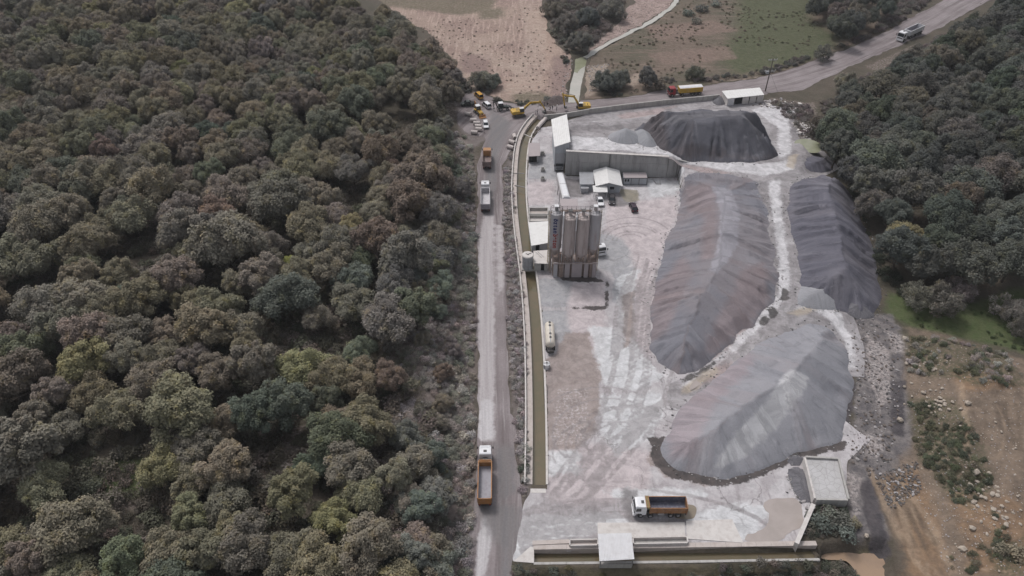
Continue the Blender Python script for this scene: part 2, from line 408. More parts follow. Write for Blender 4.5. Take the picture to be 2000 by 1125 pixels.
PLAT_CTRL = [(1106,297,7.9),(1200,300,7.5),(1300,308,6.9),(1342,327,4.6),(1400,335,5.0),(1500,325,4.6),(1545,320,4.2),(1530,262,3.2),(1495,225,1.6),
             (1400,232,3.0),(1300,250,5.0),(1250,275,6.6),(1200,250,4.0),(1150,252,5.5),(1115,250,6.0),(1110,270,7.4),(1180,275,7.2)]
PLAT = PL([(1106,297,7.9),(1200,300,7.5),(1300,308,6.9),(1342,328,4.6),(1400,350,4.8),(1480,362,4.6),(1520,350,4.4),(1560,335,4.2),(1575,300,3.6),(1550,255,2.4),(1500,222,1.2),(1400,222,1.5),(1250,240,3.0),(1180,244,3.5),(1108,246,5.0)])
_pc = np.array([(*P(a, b, z).to_2d(), z) for a, b, z in PLAT_CTRL])
TRACK = [(*P(a, b, z).to_2d(), z) for a, b, z in [(1520,345,4.4),(1514,420,4.0),(1530,500,3.4),(1534,560,2.8),(1500,615,2.2),(1440,675,1.4),(1385,720,.7),(1325,770,0.1)]]
CHAN = PL([(1053,953),(1053,812),(1048,659),(1037.5,545),(1025,468),(1018,400),(1017.5,355),(1021,300),(1028,270),(1044,246),(1056,234)], -1.0)
SCHAN_N = [P(1042,1074), P(1300,1070.5), P(1596,1066)]      # water side of the north wall of the lower channel
SCHAN_S = [P(1042,1098), P(1300,1095), P(1600,1090)]
RIVER = PL([(1121,112),(1150,104),(1146,130),(1138,165),(1133,200),(1106,200),(1112,160),(1120,130)])
STREAM_C = PL([(1142,112),(1165,99),(1200,80),(1238,60),(1270,45),(1295,28),(1318,8),(1335,-15),(1360,-60)])
def offset_line(pts, d0, d1):
    """closed strip polygon about a polyline, from d0 (left) to d1 (right)"""
    pts = [Vector((float(p[0]), float(p[1]))) for p in pts]; A = []; B = []
    for i, p in enumerate(pts):
        a = pts[max(0, i - 1)]; b = pts[min(len(pts) - 1, i + 1)]; t = (b - a).normalized(); n = Vector((-t.y, t.x))
        A.append(p + n * d0); B.append(p + n * d1)
    return A + B[::-1]
STREAM = offset_line(STREAM_C, .9, -.9)
CHAN_S = smooth_poly(CHAN, 2, closed=False)
CHAN_CUT = offset_line(CHAN_S, 1.75, -1.45)
SCHAN_CUT = [p.to_2d() for p in SCHAN_N] + [p.to_2d() for p in SCHAN_S[::-1]]
BROWN_W = PL([(1598,1066),(1640,1060),(1682,1066),(1722,1090),(1748,1125),(1790,1200),(1700,1200),(1690,1130),(1676,1100),(1640,1092),(1600,1089)])

def wall_side(X, Y):
    """positive in front (camera side) of the tall retaining wall line"""
    d = (W1 - W0).to_2d().normalized()
    return (X - W0.x) * d.y - (Y - W0.y) * d.x
SHED_X = P(1112.6, 276.5, 10.1).x
def plateau(X, Y, cut=True):
    sd = sdf(X, Y, PLAT, 40.0)
    w = 0; z = 0
    for cx, cy, cz in _pc:
        k = 1.0 / (((X - cx) ** 2 + (Y - cy) ** 2) + 4.0) ** 1.6
        w = w + k; z = z + k * cz
    z = z / w
    h = z + np.minimum(sd, 0) * 0.55
    if cut:
        front = (wall_side(X, Y) > -1.5) & (X < W1.x * .6 + W2.x * .4)
        h = np.where(front | (X < SHED_X - .9), -5, h)
    return h
def track_h(X, Y):
    best = np.full(X.shape, 1e9); z = np.zeros(X.shape)
    for i in range(len(TRACK) - 1):
        ax, ay, az = TRACK[i]; bx, by, bz = TRACK[i + 1]; ex, ey = bx - ax, by - ay
        t = np.clip(((X - ax) * ex + (Y - ay) * ey) / (ex * ex + ey * ey), 0, 1)
        d = np.hypot(X - ax - t * ex, Y - ay - t * ey); m = d < best
        best = np.where(m, d, best); z = np.where(m, az + t * (bz - az), z)
    return z - np.maximum(best - 4.5, 0) * 0.22
def T(X, Y, fine=False, cut=True):
    X = np.asarray(X, float); Y = np.asarray(Y, float); sh = X.shape; X = X.ravel(); Y = Y.ravel()
    z = np.zeros(X.shape)
    s = sdf(X, Y, HILL_L, 300.0); sp = np.maximum(s, 0)
    hl = 3.6 * sstep(0, 13, sp) + np.minimum(np.maximum(sp - 10, 0) * 0.05, 6)
    hl = hl + sstep(2, 14, sp) * (1.1 * fbm(X / 14, Y / 14, 11, 4))
    z = np.where(s > 0, hl, z)
    s = sdf(X, Y, HILL_R, 200.0); sp = np.maximum(s, 0)
    z = np.where(s > 0, np.minimum(sp * 0.11, 13) + sstep(0, 10, sp) * 0.8 * fbm(X / 13, Y / 13, 12, 4), z)
    s = sdf(X, Y, SPOIL, 60.0); sp = np.maximum(s, 0)
    z = z + np.where(s > 0, 2.6 * sstep(0, 9, sp) + np.minimum(sp * 0.06, 3) + sstep(0, 5, sp) * (1.5 * fbm(X / 7, Y / 7, 13, 5) + .7 * fbm(X / 3, Y / 6, 19, 4)), 0)
    s = sdf(X, Y, SOUTH, 30.0)
    z = z + np.where(s > 0, -2.2 * sstep(0, 1.2, s) + .25 * sstep(1, 4, s) * fbm(X / 3, Y / 3, 14, 3), 0)
    z = np.maximum(z, plateau(X, Y, cut)); z = np.maximum(z, track_h(X, Y))
    # rough ground east of the heaps and beyond the road
    if fine:
        u, v = project(X, Y, z)
        rough = sstep(1660, 1700, u) * sstep(600, 640, v)
        z = z + rough * (.45 * fbm(X / 2.2, Y / 2.2, 15, 4) + .55 * sstep(1790, 1750, u) * fbm(X / 1.6 + Y / 4, Y / 5, 18, 3))
        far = sstep(200, 170, v) * sstep(760, 800, u)
        z = z + far * .25 * fbm(X / 3, Y / 3, 16, 4)
    for poly, dep, w in ((CHAN_CUT, 2.6, .5), (SCHAN_CUT, 2.6, .4), (RIVER, 1.3, 1.2), (STREAM, .9, .8), (BROWN_W, .9, 1.0)):
        s = sdf(X, Y, poly, 3.0); z = z - dep * sstep(-.05, w, s)
    return z.reshape(sh)
def GM(px, py, lift=0.0):
    px = np.asarray(px, float); py = np.asarray(py, float); z = np.zeros(px.shape)
    dx, dy, dz = ray(px, py)
    for i in range(14):
        t = (z + lift - CAM_H) / dz; x = dx * t; y = dy * t; z = z * .35 + T(x, y) * .65
    return x, y, z
def G(px, py, lift=0.0):
    x, y, z = GM(np.array([px]), np.array([py]), lift); return Vector((float(x[0]), float(y[0]), float(z[0])))
def Tz(x, y): return float(T(np.array([x]), np.array([y]))[0])
def GL(pts):
    x, y, z = GM([p[0] for p in pts], [p[1] for p in pts]); return [Vector((a, b)) for a, b in zip(x, y)]

# ------------------------------------------------------------------ sheets of ground
REGIONS = []       # plan polygons that lie on top of the base ground
def sheet(name, poly, spacing, mat, layers=None, zoff=0.05, zfun=None, rough_edge=.35, edge_step=None, kind='structure', label=None, sink=True, smooth=True, extra=None, seed=5, holes=()):
    b = resample(poly, edge_step or spacing * .8, True, rough_edge, seed)
    bx = np.array([p.x for p in b]); by = np.array([p.y for p in b])
    gx, gy = np.meshgrid(np.arange(bx.min(), bx.max(), spacing), np.arange(by.min(), by.max(), spacing * .9))
    gx = gx + (np.arange(gx.shape[0]) % 2)[:, None] * spacing * .5
    gx = (gx + rng.uniform(-.2, .2, gx.shape) * spacing).ravel(); gy = (gy + rng.uniform(-.2, .2, gy.shape) * spacing).ravel()
    k = sdf(gx, gy, b, 3.0) > spacing * .45
    for h in holes: k &= sdf(gx, gy, h, 3.0) < -spacing * .35
    gx = gx[k]; gy = gy[k]
    pts = [tuple(p) for p in b]; n = len(pts); ed = [(i, (i + 1) % n) for i in range(n)]
    for h in holes:
        hb = resample(h, edge_step or spacing * .8); m = len(pts); pts += [tuple(p) for p in hb]; ed += [(m + i, m + (i + 1) % len(hb)) for i in range(len(hb))]
    pts += list(zip(gx.tolist(), gy.tolist()))
    r = delaunay_2d_cdt([Vector(p) for p in pts], ed, [], 0, 1e-5)
    V = np.array([(v.x, v.y) for v in r[0]]); F = np.array([f for f in r[2] if len(f) == 3])
    c = V[F].mean(1); k = sdf(c[:, 0], c[:, 1], b, 3.0) > 0
    for h in holes: k &= sdf(c[:, 0], c[:, 1], h, 3.0) < 0
    F = F[k]
    z = (T(V[:, 0], V[:, 1], True) if zfun is None else zfun(V[:, 0], V[:, 1])) + zoff
    me = bpy.data.meshes.new(name)
    me.from_pydata(np.column_stack([V, z]).tolist(), [], F.tolist())
    nrm = np.cross(np.column_stack([V, z])[F[:, 1]] - np.column_stack([V, z])[F[:, 0]], np.column_stack([V, z])[F[:, 2]] - np.column_stack([V, z])[F[:, 0]])
    if len(nrm) and nrm[:, 2].mean() < 0: me.flip_normals()
    add_attrs(me, V[:, 0], V[:, 1], layers)
    for nm, fn in (extra or {}).items():
        a = me.attributes.new(nm, 'FLOAT', 'POINT'); a.data.foreach_set('value', np.asarray(fn(V[:, 0], V[:, 1]), np.float32))
    me.materials.append(mat)
    if smooth: me.polygons.foreach_set('use_smooth', [True] * len(me.polygons))
    me.update()
    o = mesh_obj(name, me)
    tag(o, label, None, None, kind)
    if sink: REGIONS.append(b)
    return o
def add_attrs(me, X, Y, layers):
    for nm, polys in (layers or {}).items():
        a = me.attributes.new(nm, 'FLOAT', 'POINT'); a.data.foreach_set('value', polysd(X, Y, polys, 8.0).astype(np.float32))
def line_sd(lines):
    """lines: list of (world polyline, half width) -> attribute function, positive inside"""
    def f(X, Y):
        o = np.full(X.shape, -8.0)
        for pts, w in lines: o = np.maximum(o, w * 1.25 - segdist(X, Y, pts, False))
        return np.maximum(o, -8.0)
    return f

# ---- roads
LANE = [(905,1300),(908,1125),(914,1040),(924,985),(932,940),(932,850),(932,700),(931,550),(930,430),(933,350),(938,296),(950,268),(930,266),(908,262),(890,232),(897,205),(912,180),(906,158),(917,154),(938,178),(958,192),(1000,204),(1060,203),(1105,201),(1150,196),(1240,189),(1300,174),(1400,165),(1500,150),(1560,129),(1640,101),(1720,69),(1790,29),(1850,-2),(1930,-50),(2040,-50),
        (1935,0),(1868,38),(1800,72),(1700,112),(1640,140),(1590,166),(1560,180),(1500,180),(1494,186),(1408,187),(1300,199),(1220,208),(1150,217),(1066,228),(1046,236),(1012,262),(1006,290),(990,300),(979,330),(984,400),(987,500),(989,600),(992,700),(1000,800),(1009,900),(1012,950),(1020,990),(1010,1040),(1000,1125),(1000,1300)]
LANE_W = smooth_poly(PL(LANE), 1)
def along_road(X, Y):
    d, a = segdist(X, Y, PL([(958,1300),(958,1125),(966,950),(962,800),(960,650),(958,500),(955,400),(956,320),(972,280),(1010,240),(1080,214),(1220,198),(1400,176),(1530,152),(1640,118),(1760,66),(1900,-10),(1990,-50)]), False, True)
    return a
def across_road(X, Y):
    pts = PL([(958,1300),(958,1125),(966,950),(962,800),(960,650),(958,500),(955,400),(956,320),(972,280),(1010,240),(1080,214),(1220,198),(1400,176),(1530,152),(1640,118),(1760,66),(1900,-10),(1990,-50)])
    best = np.full(X.shape, 1e9); s = np.zeros(X.shape)
    for a, b in zip(pts[:-1], pts[1:]):
        e = b - a; t = np.clip(((X - a.x) * e.x + (Y - a.y) * e.y) / e.length_squared, 0, 1)
        dx = X - a.x - t * e.x; dy = Y - a.y - t * e.y; d = np.hypot(dx, dy); m = d < best
        best = np.where(m, d, best); s = np.where(m, np.sign(e.x * dy - e.y * dx) * d, s)
    return s
def road_material():
    t = NT('dirt_road'); p = t.pos()
    n = t.n('ShaderNodeCombineXYZ'); t.l(t.attr('across'), n.inputs[0]); t.l(t.math('MULTIPLY', t.attr('along'), .035), n.inputs[1])
    v = n.outputs[0]
    big = t.noise(p, .09, 5, .6)
    c = t.mix(t.step(big, .35, .65), (0.20, 0.172, 0.175), (0.26, 0.228, 0.232))
    st = t.noise(v, .55, 4, .6); st2 = t.noise(v, 1.9, 4, .65)
    c = t.mix(t.math('MULTIPLY', t.step(st, .45, .64), .8), c, (0.135, 0.112, 0.113))
    c = t.mix(t.math('MULTIPLY', t.step(st2, .52, .70), .6), c, (0.36, 0.33, 0.33))
    edge = t.math('SUBTRACT', t.noise(p, .5, 6, .65), .5)
    tone = t.noise(v, 1.1, 4, .6)
    for att, a, b, rag, soft, op in (('dustlane', (0.44, 0.41, 0.415), (0.36, 0.33, 0.335), 1.0, .5, .92), ('pale', (0.50, 0.48, 0.49), (0.42, 0.40, 0.41), .9, .35, .9),
                                     ('damp_dark', (0.155, 0.15, 0.155), (0.19, 0.175, 0.175), 1.6, 1.2, .85), ('path', (0.36, 0.29, 0.235), (0.30, 0.245, 0.2), .6, .4, .8)):
        s = t.math('MULTIPLY_ADD', edge, rag * 2, t.attr(att))
        c = t.mix(t.math('MULTIPLY', t.step(s, -soft, soft), op), c, t.mix(t.step(tone, .35, .65), a, b))
    c = t.mix(1.0, c, t.math('MULTIPLY_ADD', t.noise(p, 2.5, 5, .7), .6, .7), 'MULTIPLY')
    t.bump(t.math('ADD', st2, t.math('MULTIPLY', t.noise(p, 1.5, 5, .7), .7)), .4, .25)
    return t.fin(c, .9)
ROAD = sheet('road', LANE_W, 1.1, road_material(), {
    'dustlane': [PL([(934,850),(934,700),(934,560),(935,470),(945,420),(965,420),(964,520),(966,600),(966,700),(966,800),(966,862),(940,862)]), PL([(968,440),(980,440),(984,560),(972,580)])],
    'pale': [PL([(930,1125),(932,1060),(942,1010),(955,1005),(962,1040),(948,1125),(940,1300),(925,1300)]), PL([(936,860),(938,780),(962,780),(965,858)])],
    'damp_dark': [PL([(934,985),(990,985),(1022,995),(1012,1040),(1000,1125),(1000,1200),(975,1200),(978,1070),(945,1030)]), PL([(968,870),(1000,870),(1010,960),(972,985)]), PL([(960,215),(1000,240),(975,300),(960,420),(945,420),(950,300)])],
    'path': [PL([(904,150),(918,150),(940,185),(930,196)])]},
    rough_edge=.5, label='dusty grey dirt road with pale wheel tracks curving round the works', extra={'along': along_road, 'across': across_road}, zoff=.06)

# ---- the yard
YARD = PL([(1066,957),(1066,812),(1061,659),(1051,545),(1038,468),(1031,400),(1030,355),(1033,300),(1040,272),(1057,250),(1110,243),(1106,345),(1262,348),(1345,346),(1420,400),(1400,560),(1360,700),(1480,690),(1620,800),(1700,860),(1655,900),(1650,960),(1600,985),(1558,1063),(1300,1069),(1042,1073),(1040,1100),(1003,1098),(1000,1060),(1012,1020),(1022,985),(1032,968),(1036,955)])
yard_layers = {
    'pink': [PL([(1185,400),(1320,385),(1325,420),(1300,470),(1285,520),(1270,560),(1240,580),(1240,520),(1220,470),(1180,450)]), PL([(1120,555),(1180,545),(1185,640),(1180,700),(1110,640),(1108,605)]), PL([(1080,860),(1270,880),(1270,960),(1180,985),(1070,985),(1066,950)]), PL([(1240,570),(1290,560),(1265,660),(1275,700),(1235,660)]), PL([(1030,355),(1080,355),(1080,400),(1031,400)])],
    'white': [PL([(1150,640),(1225,640),(1262,700),(1300,735),(1240,765),(1180,755),(1165,700)]), PL([(1170,770),(1290,770),(1300,800),(1270,860),(1200,890),(1172,830)]), PL([(1180,960),(1300,950),(1380,965),(1330,985),(1220,980)]), PL([(1260,350),(1330,352),(1322,380),(1270,385)]), PL([(1010,1010),(1200,1000),(1240,1030),(1170,1040),(1040,1068),(1005,1095)]), PL([(1070,880),(1130,875),(1135,925),(1072,925)]), PL([(1340,1005),(1430,985),(1500,990),(1480,1045),(1440,1060),(1345,1050)]), PL([(1175,780),(1270,780),(1255,840),(1180,830)]), PL([(1205,545),(1250,525),(1240,560),(1225,640),(1205,640)])],
    'grey': [PL([(1050,545),(1118,545),(1110,600),(1060,600)]), PL([(1054,608),(1108,606),(1120,640),(1100,675),(1062,640)]), PL([(1168,455),(1220,465),(1240,500),(1215,545),(1165,520)]), PL([(1035,300),(1090,300),(1095,350),(1034,350)]), PL([(1200,520),(1245,520),(1215,600),(1195,590)])],
    'spots': [PL([(1090,760),(1150,760),(1145,870),(1075,870)])],
    'mud': [PL([(1105,650),(1150,650),(1175,740),(1165,840),(1130,880),(1062,880),(1062,700),(1085,690)]), PL([(1215,575),(1240,570),(1235,670),(1218,680)]), PL([(1268,870),(1282,865),(1296,905),(1330,925),(1400,942),(1380,950),(1290,925),(1270,905)])],
    'damp_dark': [PL([(1215,955),(1245,958),(1240,1012),(1340,1012),(1345,1022),(1230,1022),(1212,985)]), PL([(1095,348),(1145,352),(1140,385),(1100,385)]), PL([(1180,378),(1225,372),(1250,380),(1240,400),(1205,405)])],  # darker patches; the first borders the parked tipper's front and near side
    'tar': [PL([(1264,856),(1296,852),(1306,890),(1340,912),(1400,926),(1460,918),(1505,896),(1535,872),(1600,866),(1652,862),(1650,878),(1562,894),(1500,926),(1445,946),(1400,951),(1320,936),(1280,914)]), PL([(1115,600),(1186,598),(1187,604),(1115,606)]), PL([(1183,550),(1187,550),(1188,602),(1183,602)]), PL([(1090,540),(1160,540),(1180,550),(1150,552),(1100,548)])],  # near-black bands: wet fringe of the sand heap, thin lines, strip at silo feet
    'slick': [PL([(1205,368),(1245,372),(1250,392),(1222,396)])],
}
M['yard'] = surf('yard_dust', (0.385, 0.355, 0.365), (0.48, 0.46, 0.47), .12, (
    ('grey', (0.29, 0.29, 0.305), (0.34, 0.335, 0.345), 1.6, .3, .9, .55),
    ('pink', (0.51, 0.45, 0.457), (0.42, 0.37, 0.376), 2.2, .9, .9),
    ('white', (0.60, 0.60, 0.615), (0.47, 0.47, 0.482), 3.0, .5, .88, .5),
    ('mud', (0.245, 0.20, 0.185), (0.30, 0.25, 0.235), 2.4, .5, .9, .7),
    ('spots', (0.46, 0.42, 0.42), (0.50, 0.46, 0.46), 1.5, .4, .9, .9, .57),
    ('damp_dark', (0.15, 0.138, 0.14), (0.21, 0.195, 0.20), 1.5, .5, .85, .6),
    ('slick', (0.27, 0.24, 0.185), (0.24, 0.22, 0.18), 1.0, .3, .9, .3),
    ('tracks', (0.17, 0.15, 0.152), (0.29, 0.265, 0.268), .3, .16, .6),
    ('tar', (0.05, 0.044, 0.044), (0.085, 0.07, 0.067), 1.8, .2, .96, .75),
), grain=.22, grain_scale=2.2, rough=.88, bump=.35, bump_scale=1.1, streaks=((0.24, 0.215, 0.22), (.9, .10, 1), R(16), .52, .70, .6), cracks=True, blotch=.25)
def arc_line(cx, cy, rx, ry, a0, a1, n=14): return PL([(cx + rx * math.cos(R(a)), cy + ry * math.sin(R(a))) for a in np.linspace(a0, a1, n)])
tyre_lines = []
for k in (0, 1, 3, 4, 6):
    tyre_lines.append((arc_line(1235 + rng.uniform(-6, 6), 470, 26 + 9 * k, 12 + 5.5 * k, 180, 330), .2))
for k in range(16):
    y0 = 985 + k * 6 + rng.uniform(-2, 2)
    tyre_lines.append((PL([(1000 + k * 1.5, y0 + 26 - k), (1040, y0 + 6), (1100 + rng.uniform(-10, 40), y0 - 6), (1180 + rng.uniform(-20, 80), y0 - 10)]), .26))
for k in range(7):
    x0 = 1185 + rng.uniform(0, 110); w0 = rng.uniform(-30, 30)
    for g_ in (0, 6): tyre_lines.append((PL([(x0 + g_, 560), (x0 + w0 * .4 + g_, 640), (x0 + w0 + g_, 730), (x0 - 30 + w0 + g_, 830), (1120 + w0 * 2 + g_, 960), (1060 + w0 + g_, 1005)]), .16))
for k in range(10):
    tyre_lines.append((PL([(1260 + k * 12, 955 + k * 2), (1350 + k * 10, 968 + k * 2.5), (1420 + k * 8, 985 + k * 4), (1480 + k * 5, 1010 + k * 4)]), .2))
for k in range(8):
    tyre_lines.append((PL([(1330 + k * 4, 770 - k * 3), (1290 - k * 4, 800), (1240 - k * 6, 860 + k * 4), (1150, 940 + k * 6)]), .22))
for k in range(14):
    x0 = 1205 + k * 5 + rng.uniform(-4, 4)
    tyre_lines.append((PL([(x0 + 20, 520 + rng.uniform(-20, 20)), (x0 - 4, 600), (x0 - 14, 690 + rng.uniform(-15, 15))]), .2))
for k in range(9):
    tyre_lines.append((arc_line(1180 + rng.uniform(-30, 90), 860 + rng.uniform(-60, 60), 60 + 10 * k, 40 + 6 * k, 150 + rng.uniform(-30, 30), 300), .18))
YARD_O = sheet('yard', YARD, .5, M['yard'], yard_layers, rough_edge=.25, label='pale dusty concrete yard of the batching works with pink and grey stains', extra={'tracks': line_sd(tyre_lines)}, zoff=.05)

# ---- raised loading ground and the haul track
M['haul'] = surf('haul_ground', (0.25, 0.232, 0.238), (0.35, 0.332, 0.34), .14, (
    ('pinkish', (0.36, 0.29, 0.285), (0.31, 0.255, 0.25), 1.6, .8, .85),
    ('dark', (0.17, 0.16, 0.165), (0.23, 0.21, 0.215), 1.6, .7, .85),
    ('bright', (0.60, 0.585, 0.60), (0.49, 0.475, 0.49), 2.0, .6, .9),
    ('wetdark', (0.055, 0.05, 0.05), (0.095, 0.085, 0.083), 1.6, .2, .95, .5),
    ('ochre', (0.42, 0.36, 0.29), (0.36, 0.31, 0.26), 1.0, .5, .8),
), grain=.2, grain_scale=2.4, bump=.35, streaks=((0.27, 0.25, 0.255), (.14, .9, 1), R(8), .50, .66, .75), blotch=.35)
def z_of(pts, z): return PL(pts, z)
PLAT_SHEET = PL([(1106,297,7.9),(1200,300,7.5),(1300,308,6.9),(1342,327.5,4.7),(1400,350,4.8),(1440,368,4.7)]) + GL([(1450,430),(1440,560),(1400,680),(1335,738),(1308,750),(1298,800),(1340,806),(1440,770),(1560,740),(1640,735),(1688,737),(1688,680),(1672,632),(1660,605),(1690,585),(1650,470),(1610,370),(1608,345),(1640,330),(1600,285),(1560,270),(1550,240),(1560,205),(1500,196),(1408,190),(1300,203),(1220,213),(1150,222),(1108,236)])
haul_layers = {
    'bright': [PL([(1115,265,7.4),(1180,268,7.2),(1260,283,6.5),(1350,302,5),(1450,318,4.8),(1510,320,4.5),(1545,310,4.2),(1550,330,4.2),(1500,345,4.5),(1420,335,4.8),(1340,318,5),(1240,296,7),(1120,292,7.8)]),
               GL([(1500,355),(1522,352),(1528,430),(1540,510),(1545,560),(1520,600),(1470,655),(1420,700),(1360,745),(1330,760),(1350,735),(1420,680),(1480,625),(1517,580),(1522,520),(1510,430)]), GL([(1535,612),(1590,585),(1640,612),(1664,660),(1672,720),(1660,720),(1650,665),(1620,625),(1580,600)]), GL([(1500,205),(1560,215),(1540,235),(1545,300),(1520,310),(1520,250),(1470,215)])],
    'pinkish': [PL([(1300,310,6.5),(1345,322,4.8),(1430,340,4.8),(1400,350,4.8),(1345,330,4.7)]), GL([(1360,690),(1450,640),(1480,640),(1380,740)]), GL([(1200,225),(1330,206),(1300,214),(1260,230)]), GL([(1330,765),(1400,715),(1440,700),(1400,745)])],
    'dark': [GL([(1112,246),(1180,246),(1240,240),(1275,250),(1200,256),(1115,257)]), GL([(1500,240),(1560,230),(1600,260),(1590,290),(1540,275)]), PL([(1130,288,7.6),(1180,285,7.5),(1210,292,7.4),(1180,297,7.6),(1130,296,7.8)]), PL([(1430,322,4.8),(1470,318,4.6),(1465,330,4.6),(1440,332,4.8)])],
    'wetdark': [GL([(1524,565),(1533,562),(1541,568),(1539,578),(1543,584),(1531,588),(1522,586),(1526,576)]), GL([(1500,602),(1509,598),(1517,605),(1520,614),(1512,623),(1502,620),(1505,611)]), GL([(1486,621),(1495,618),(1502,625),(1497,634),(1486,636),(1481,629)]), GL([(1330,742),(1360,728),(1420,690),(1424,694),(1370,734),(1334,748)])],
    'ochre': [GL([(1330,760),(1370,730),(1400,715),(1405,725),(1360,760),(1330,775)]), GL([(1540,305),(1560,300),(1550,330),(1535,325)]), GL([(1535,612),(1580,598),(1600,603),(1560,618)])],
}
sheet('haul_ground', PLAT_SHEET, .9, M['haul'], haul_layers, zfun=lambda x, y: T(x, y, True, False), rough_edge=.0, label='pale raised loading ground and white haul track winding between the heaps', zoff=.07)

# ---- fields beyond the road
M['ploughed'] = surf('ploughed_soil', (0.31, 0.235, 0.195), (0.25, 0.18, 0.155), .06, (
    ('weeds', (0.10, 0.095, 0.06), (0.14, 0.115, 0.085), 4.0, 2.0, .8), ('pale', (0.37, 0.285, 0.235), (0.32, 0.23, 0.19), 3, 1.5, .8), ('reddish', (0.235, 0.165, 0.15), (0.20, 0.145, 0.132), 3, 1.5, .8), ('wheel', (0.42, 0.335, 0.28), (0.34, 0.265, 0.225), .8, .5, .7)),
    grain=.6, grain_scale=1.0, bump=.9, bump_scale=.9, streaks=((0.40, 0.305, 0.26), (.9, .09, 1), R(-8), .5, .62, .7))
sheet('ploughed_field', PL([(640,-60),(755,10),(830,60),(880,112),(895,150),(925,172),(960,190),(1010,201),(1105,199),(1110,160),(1119,128),(1112,104),(1085,85),(1068,50),(1058,0),(1070,-60)]), 1.6, M['ploughed'], {
    'weeds': [PL([(750,12),(900,30),(960,20),(1000,-60),(640,-60)]), PL([(930,20),(985,15),(980,35),(940,38)]), PL([(1000,170),(1060,180),(1100,198),(1000,200)])],
    'pale': [PL([(1030,20),(1065,20),(1090,95),(1075,135),(1040,80)]), PL([(980,150),(1075,150),(1060,175),(990,185)])],
    'reddish': [PL([(1080,110),(1118,120),(1105,195),(1075,190)]), PL([(900,100),(960,110),(950,150),(900,140)])]},
    label='bare tan ploughed field with rough furrows beyond the road', rough_edge=1.0,
    extra={'wheel': line_sd([(smooth_poly(PL([(1005 + 9 * k + (k % 3), -40), (1022 + 7 * k, 30), (1030 + 6 * k, 80), (1012 + 8 * k, 130), (985 + 11 * k, 185)]), 2, False), .35) for k in range(7)] +
                            [(smooth_poly(PL([(830 + 20 * k, 62 + 4 * k), (900 + 14 * k, 95), (960 + 12 * k, 120 + 3 * k), (1030 + 6 * k, 150)]), 2, False), .3) for k in range(5)])})
M['meadow'] = surf('meadow_ground', (0.150, 0.115, 0.092), (0.095, 0.086, 0.062), .05, (
    ('green', (0.068, 0.078, 0.04), (0.088, 0.09, 0.054), 6.0, 4.0, .95), ('bare', (0.26, 0.20, 0.165), (0.34, 0.28, 0.23), 2.5, .6, .85), ('straw', (0.21, 0.15, 0.125), (0.17, 0.125, 0.105), 3, 1.5, .8)),
    grain=.55, grain_scale=.7, bump=1.0, bump_scale=.7, streaks=((0.19, 0.14, 0.115), (.06, .5, 1), R(3), .5, .62, .6))
sheet('meadow', PL([(1150,112),(1200,83),(1270,47),(1320,10),(1365,-60),(1760,-60),(1740,40),(1640,99),(1560,127),(1500,148),(1400,163),(1300,172),(1240,187),(1140,195),(1145,150)]), 1.8, M['meadow'], {
    'green': [PL([(1440,-60),(1610,-60),(1580,40),(1640,70),(1610,110),(1540,130),(1440,148),(1400,110),(1440,60)])],
    'bare': [PL([(1146,130),(1190,124),(1175,150),(1165,185),(1140,190)]), PL([(1230,150),(1255,140),(1245,165),(1230,172)]), PL([(1420,158),(1480,150),(1440,165)])],
    'straw': [PL([(1260,105),(1420,90),(1440,115),(1300,128)]), PL([(1260,50),(1400,40),(1440,60),(1280,80)])]},
    label='brown meadow turning green towards the trees', rough_edge=1.0)
M['shingle'] = surf('shingle', (0.34, 0.265, 0.24), (0.27, 0.205, 0.185), .12, (), grain=.75, grain_scale=1.6, bump=.9, bump_scale=1.2, streaks=((0.14, 0.10, 0.09), (.5, 1.2, 1), R(30), .5, .6, .7))
sheet('shingle_bank', PL([(1144,108),(1165,95),(1200,76),(1236,56),(1268,41),(1292,24),(1315,4),(1345,-50),(1280,-50),(1235,10),(1195,55),(1165,85)]), 1.4, M['shingle'], {}, label='pinkish shingle bank strewn with driftwood along the stream', rough_edge=1.2)
sheet('river', PL([(1119,110),(1152,102),(1148,130),(1140,165),(1134,203),(1104,203),(1110,160),(1117,130)]), 2.0, M['water_pale'], zfun=lambda x, y: np.full(x.shape, -.6), zoff=0, rough_edge=.8, label='murky pale river running down to the road', sink=False)
sheet('stream', offset_line(smooth_poly(STREAM_C, 2, False), 1.0, -1.0), 1.0, M['water_pale'], zfun=lambda x, y: np.full(x.shape, .16), zoff=0, rough_edge=.6, label='narrow milky stream winding past the shingle bank', sink=False)
sheet('stream_pool', PL([(1122,106),(1140,104),(1146,122),(1130,140),(1116,136)]), 1.5, M['water_green'], zfun=lambda x, y: np.full(x.shape, -.56), zoff=0, rough_edge=.8, label='green pool where the stream meets the river', sink=False)

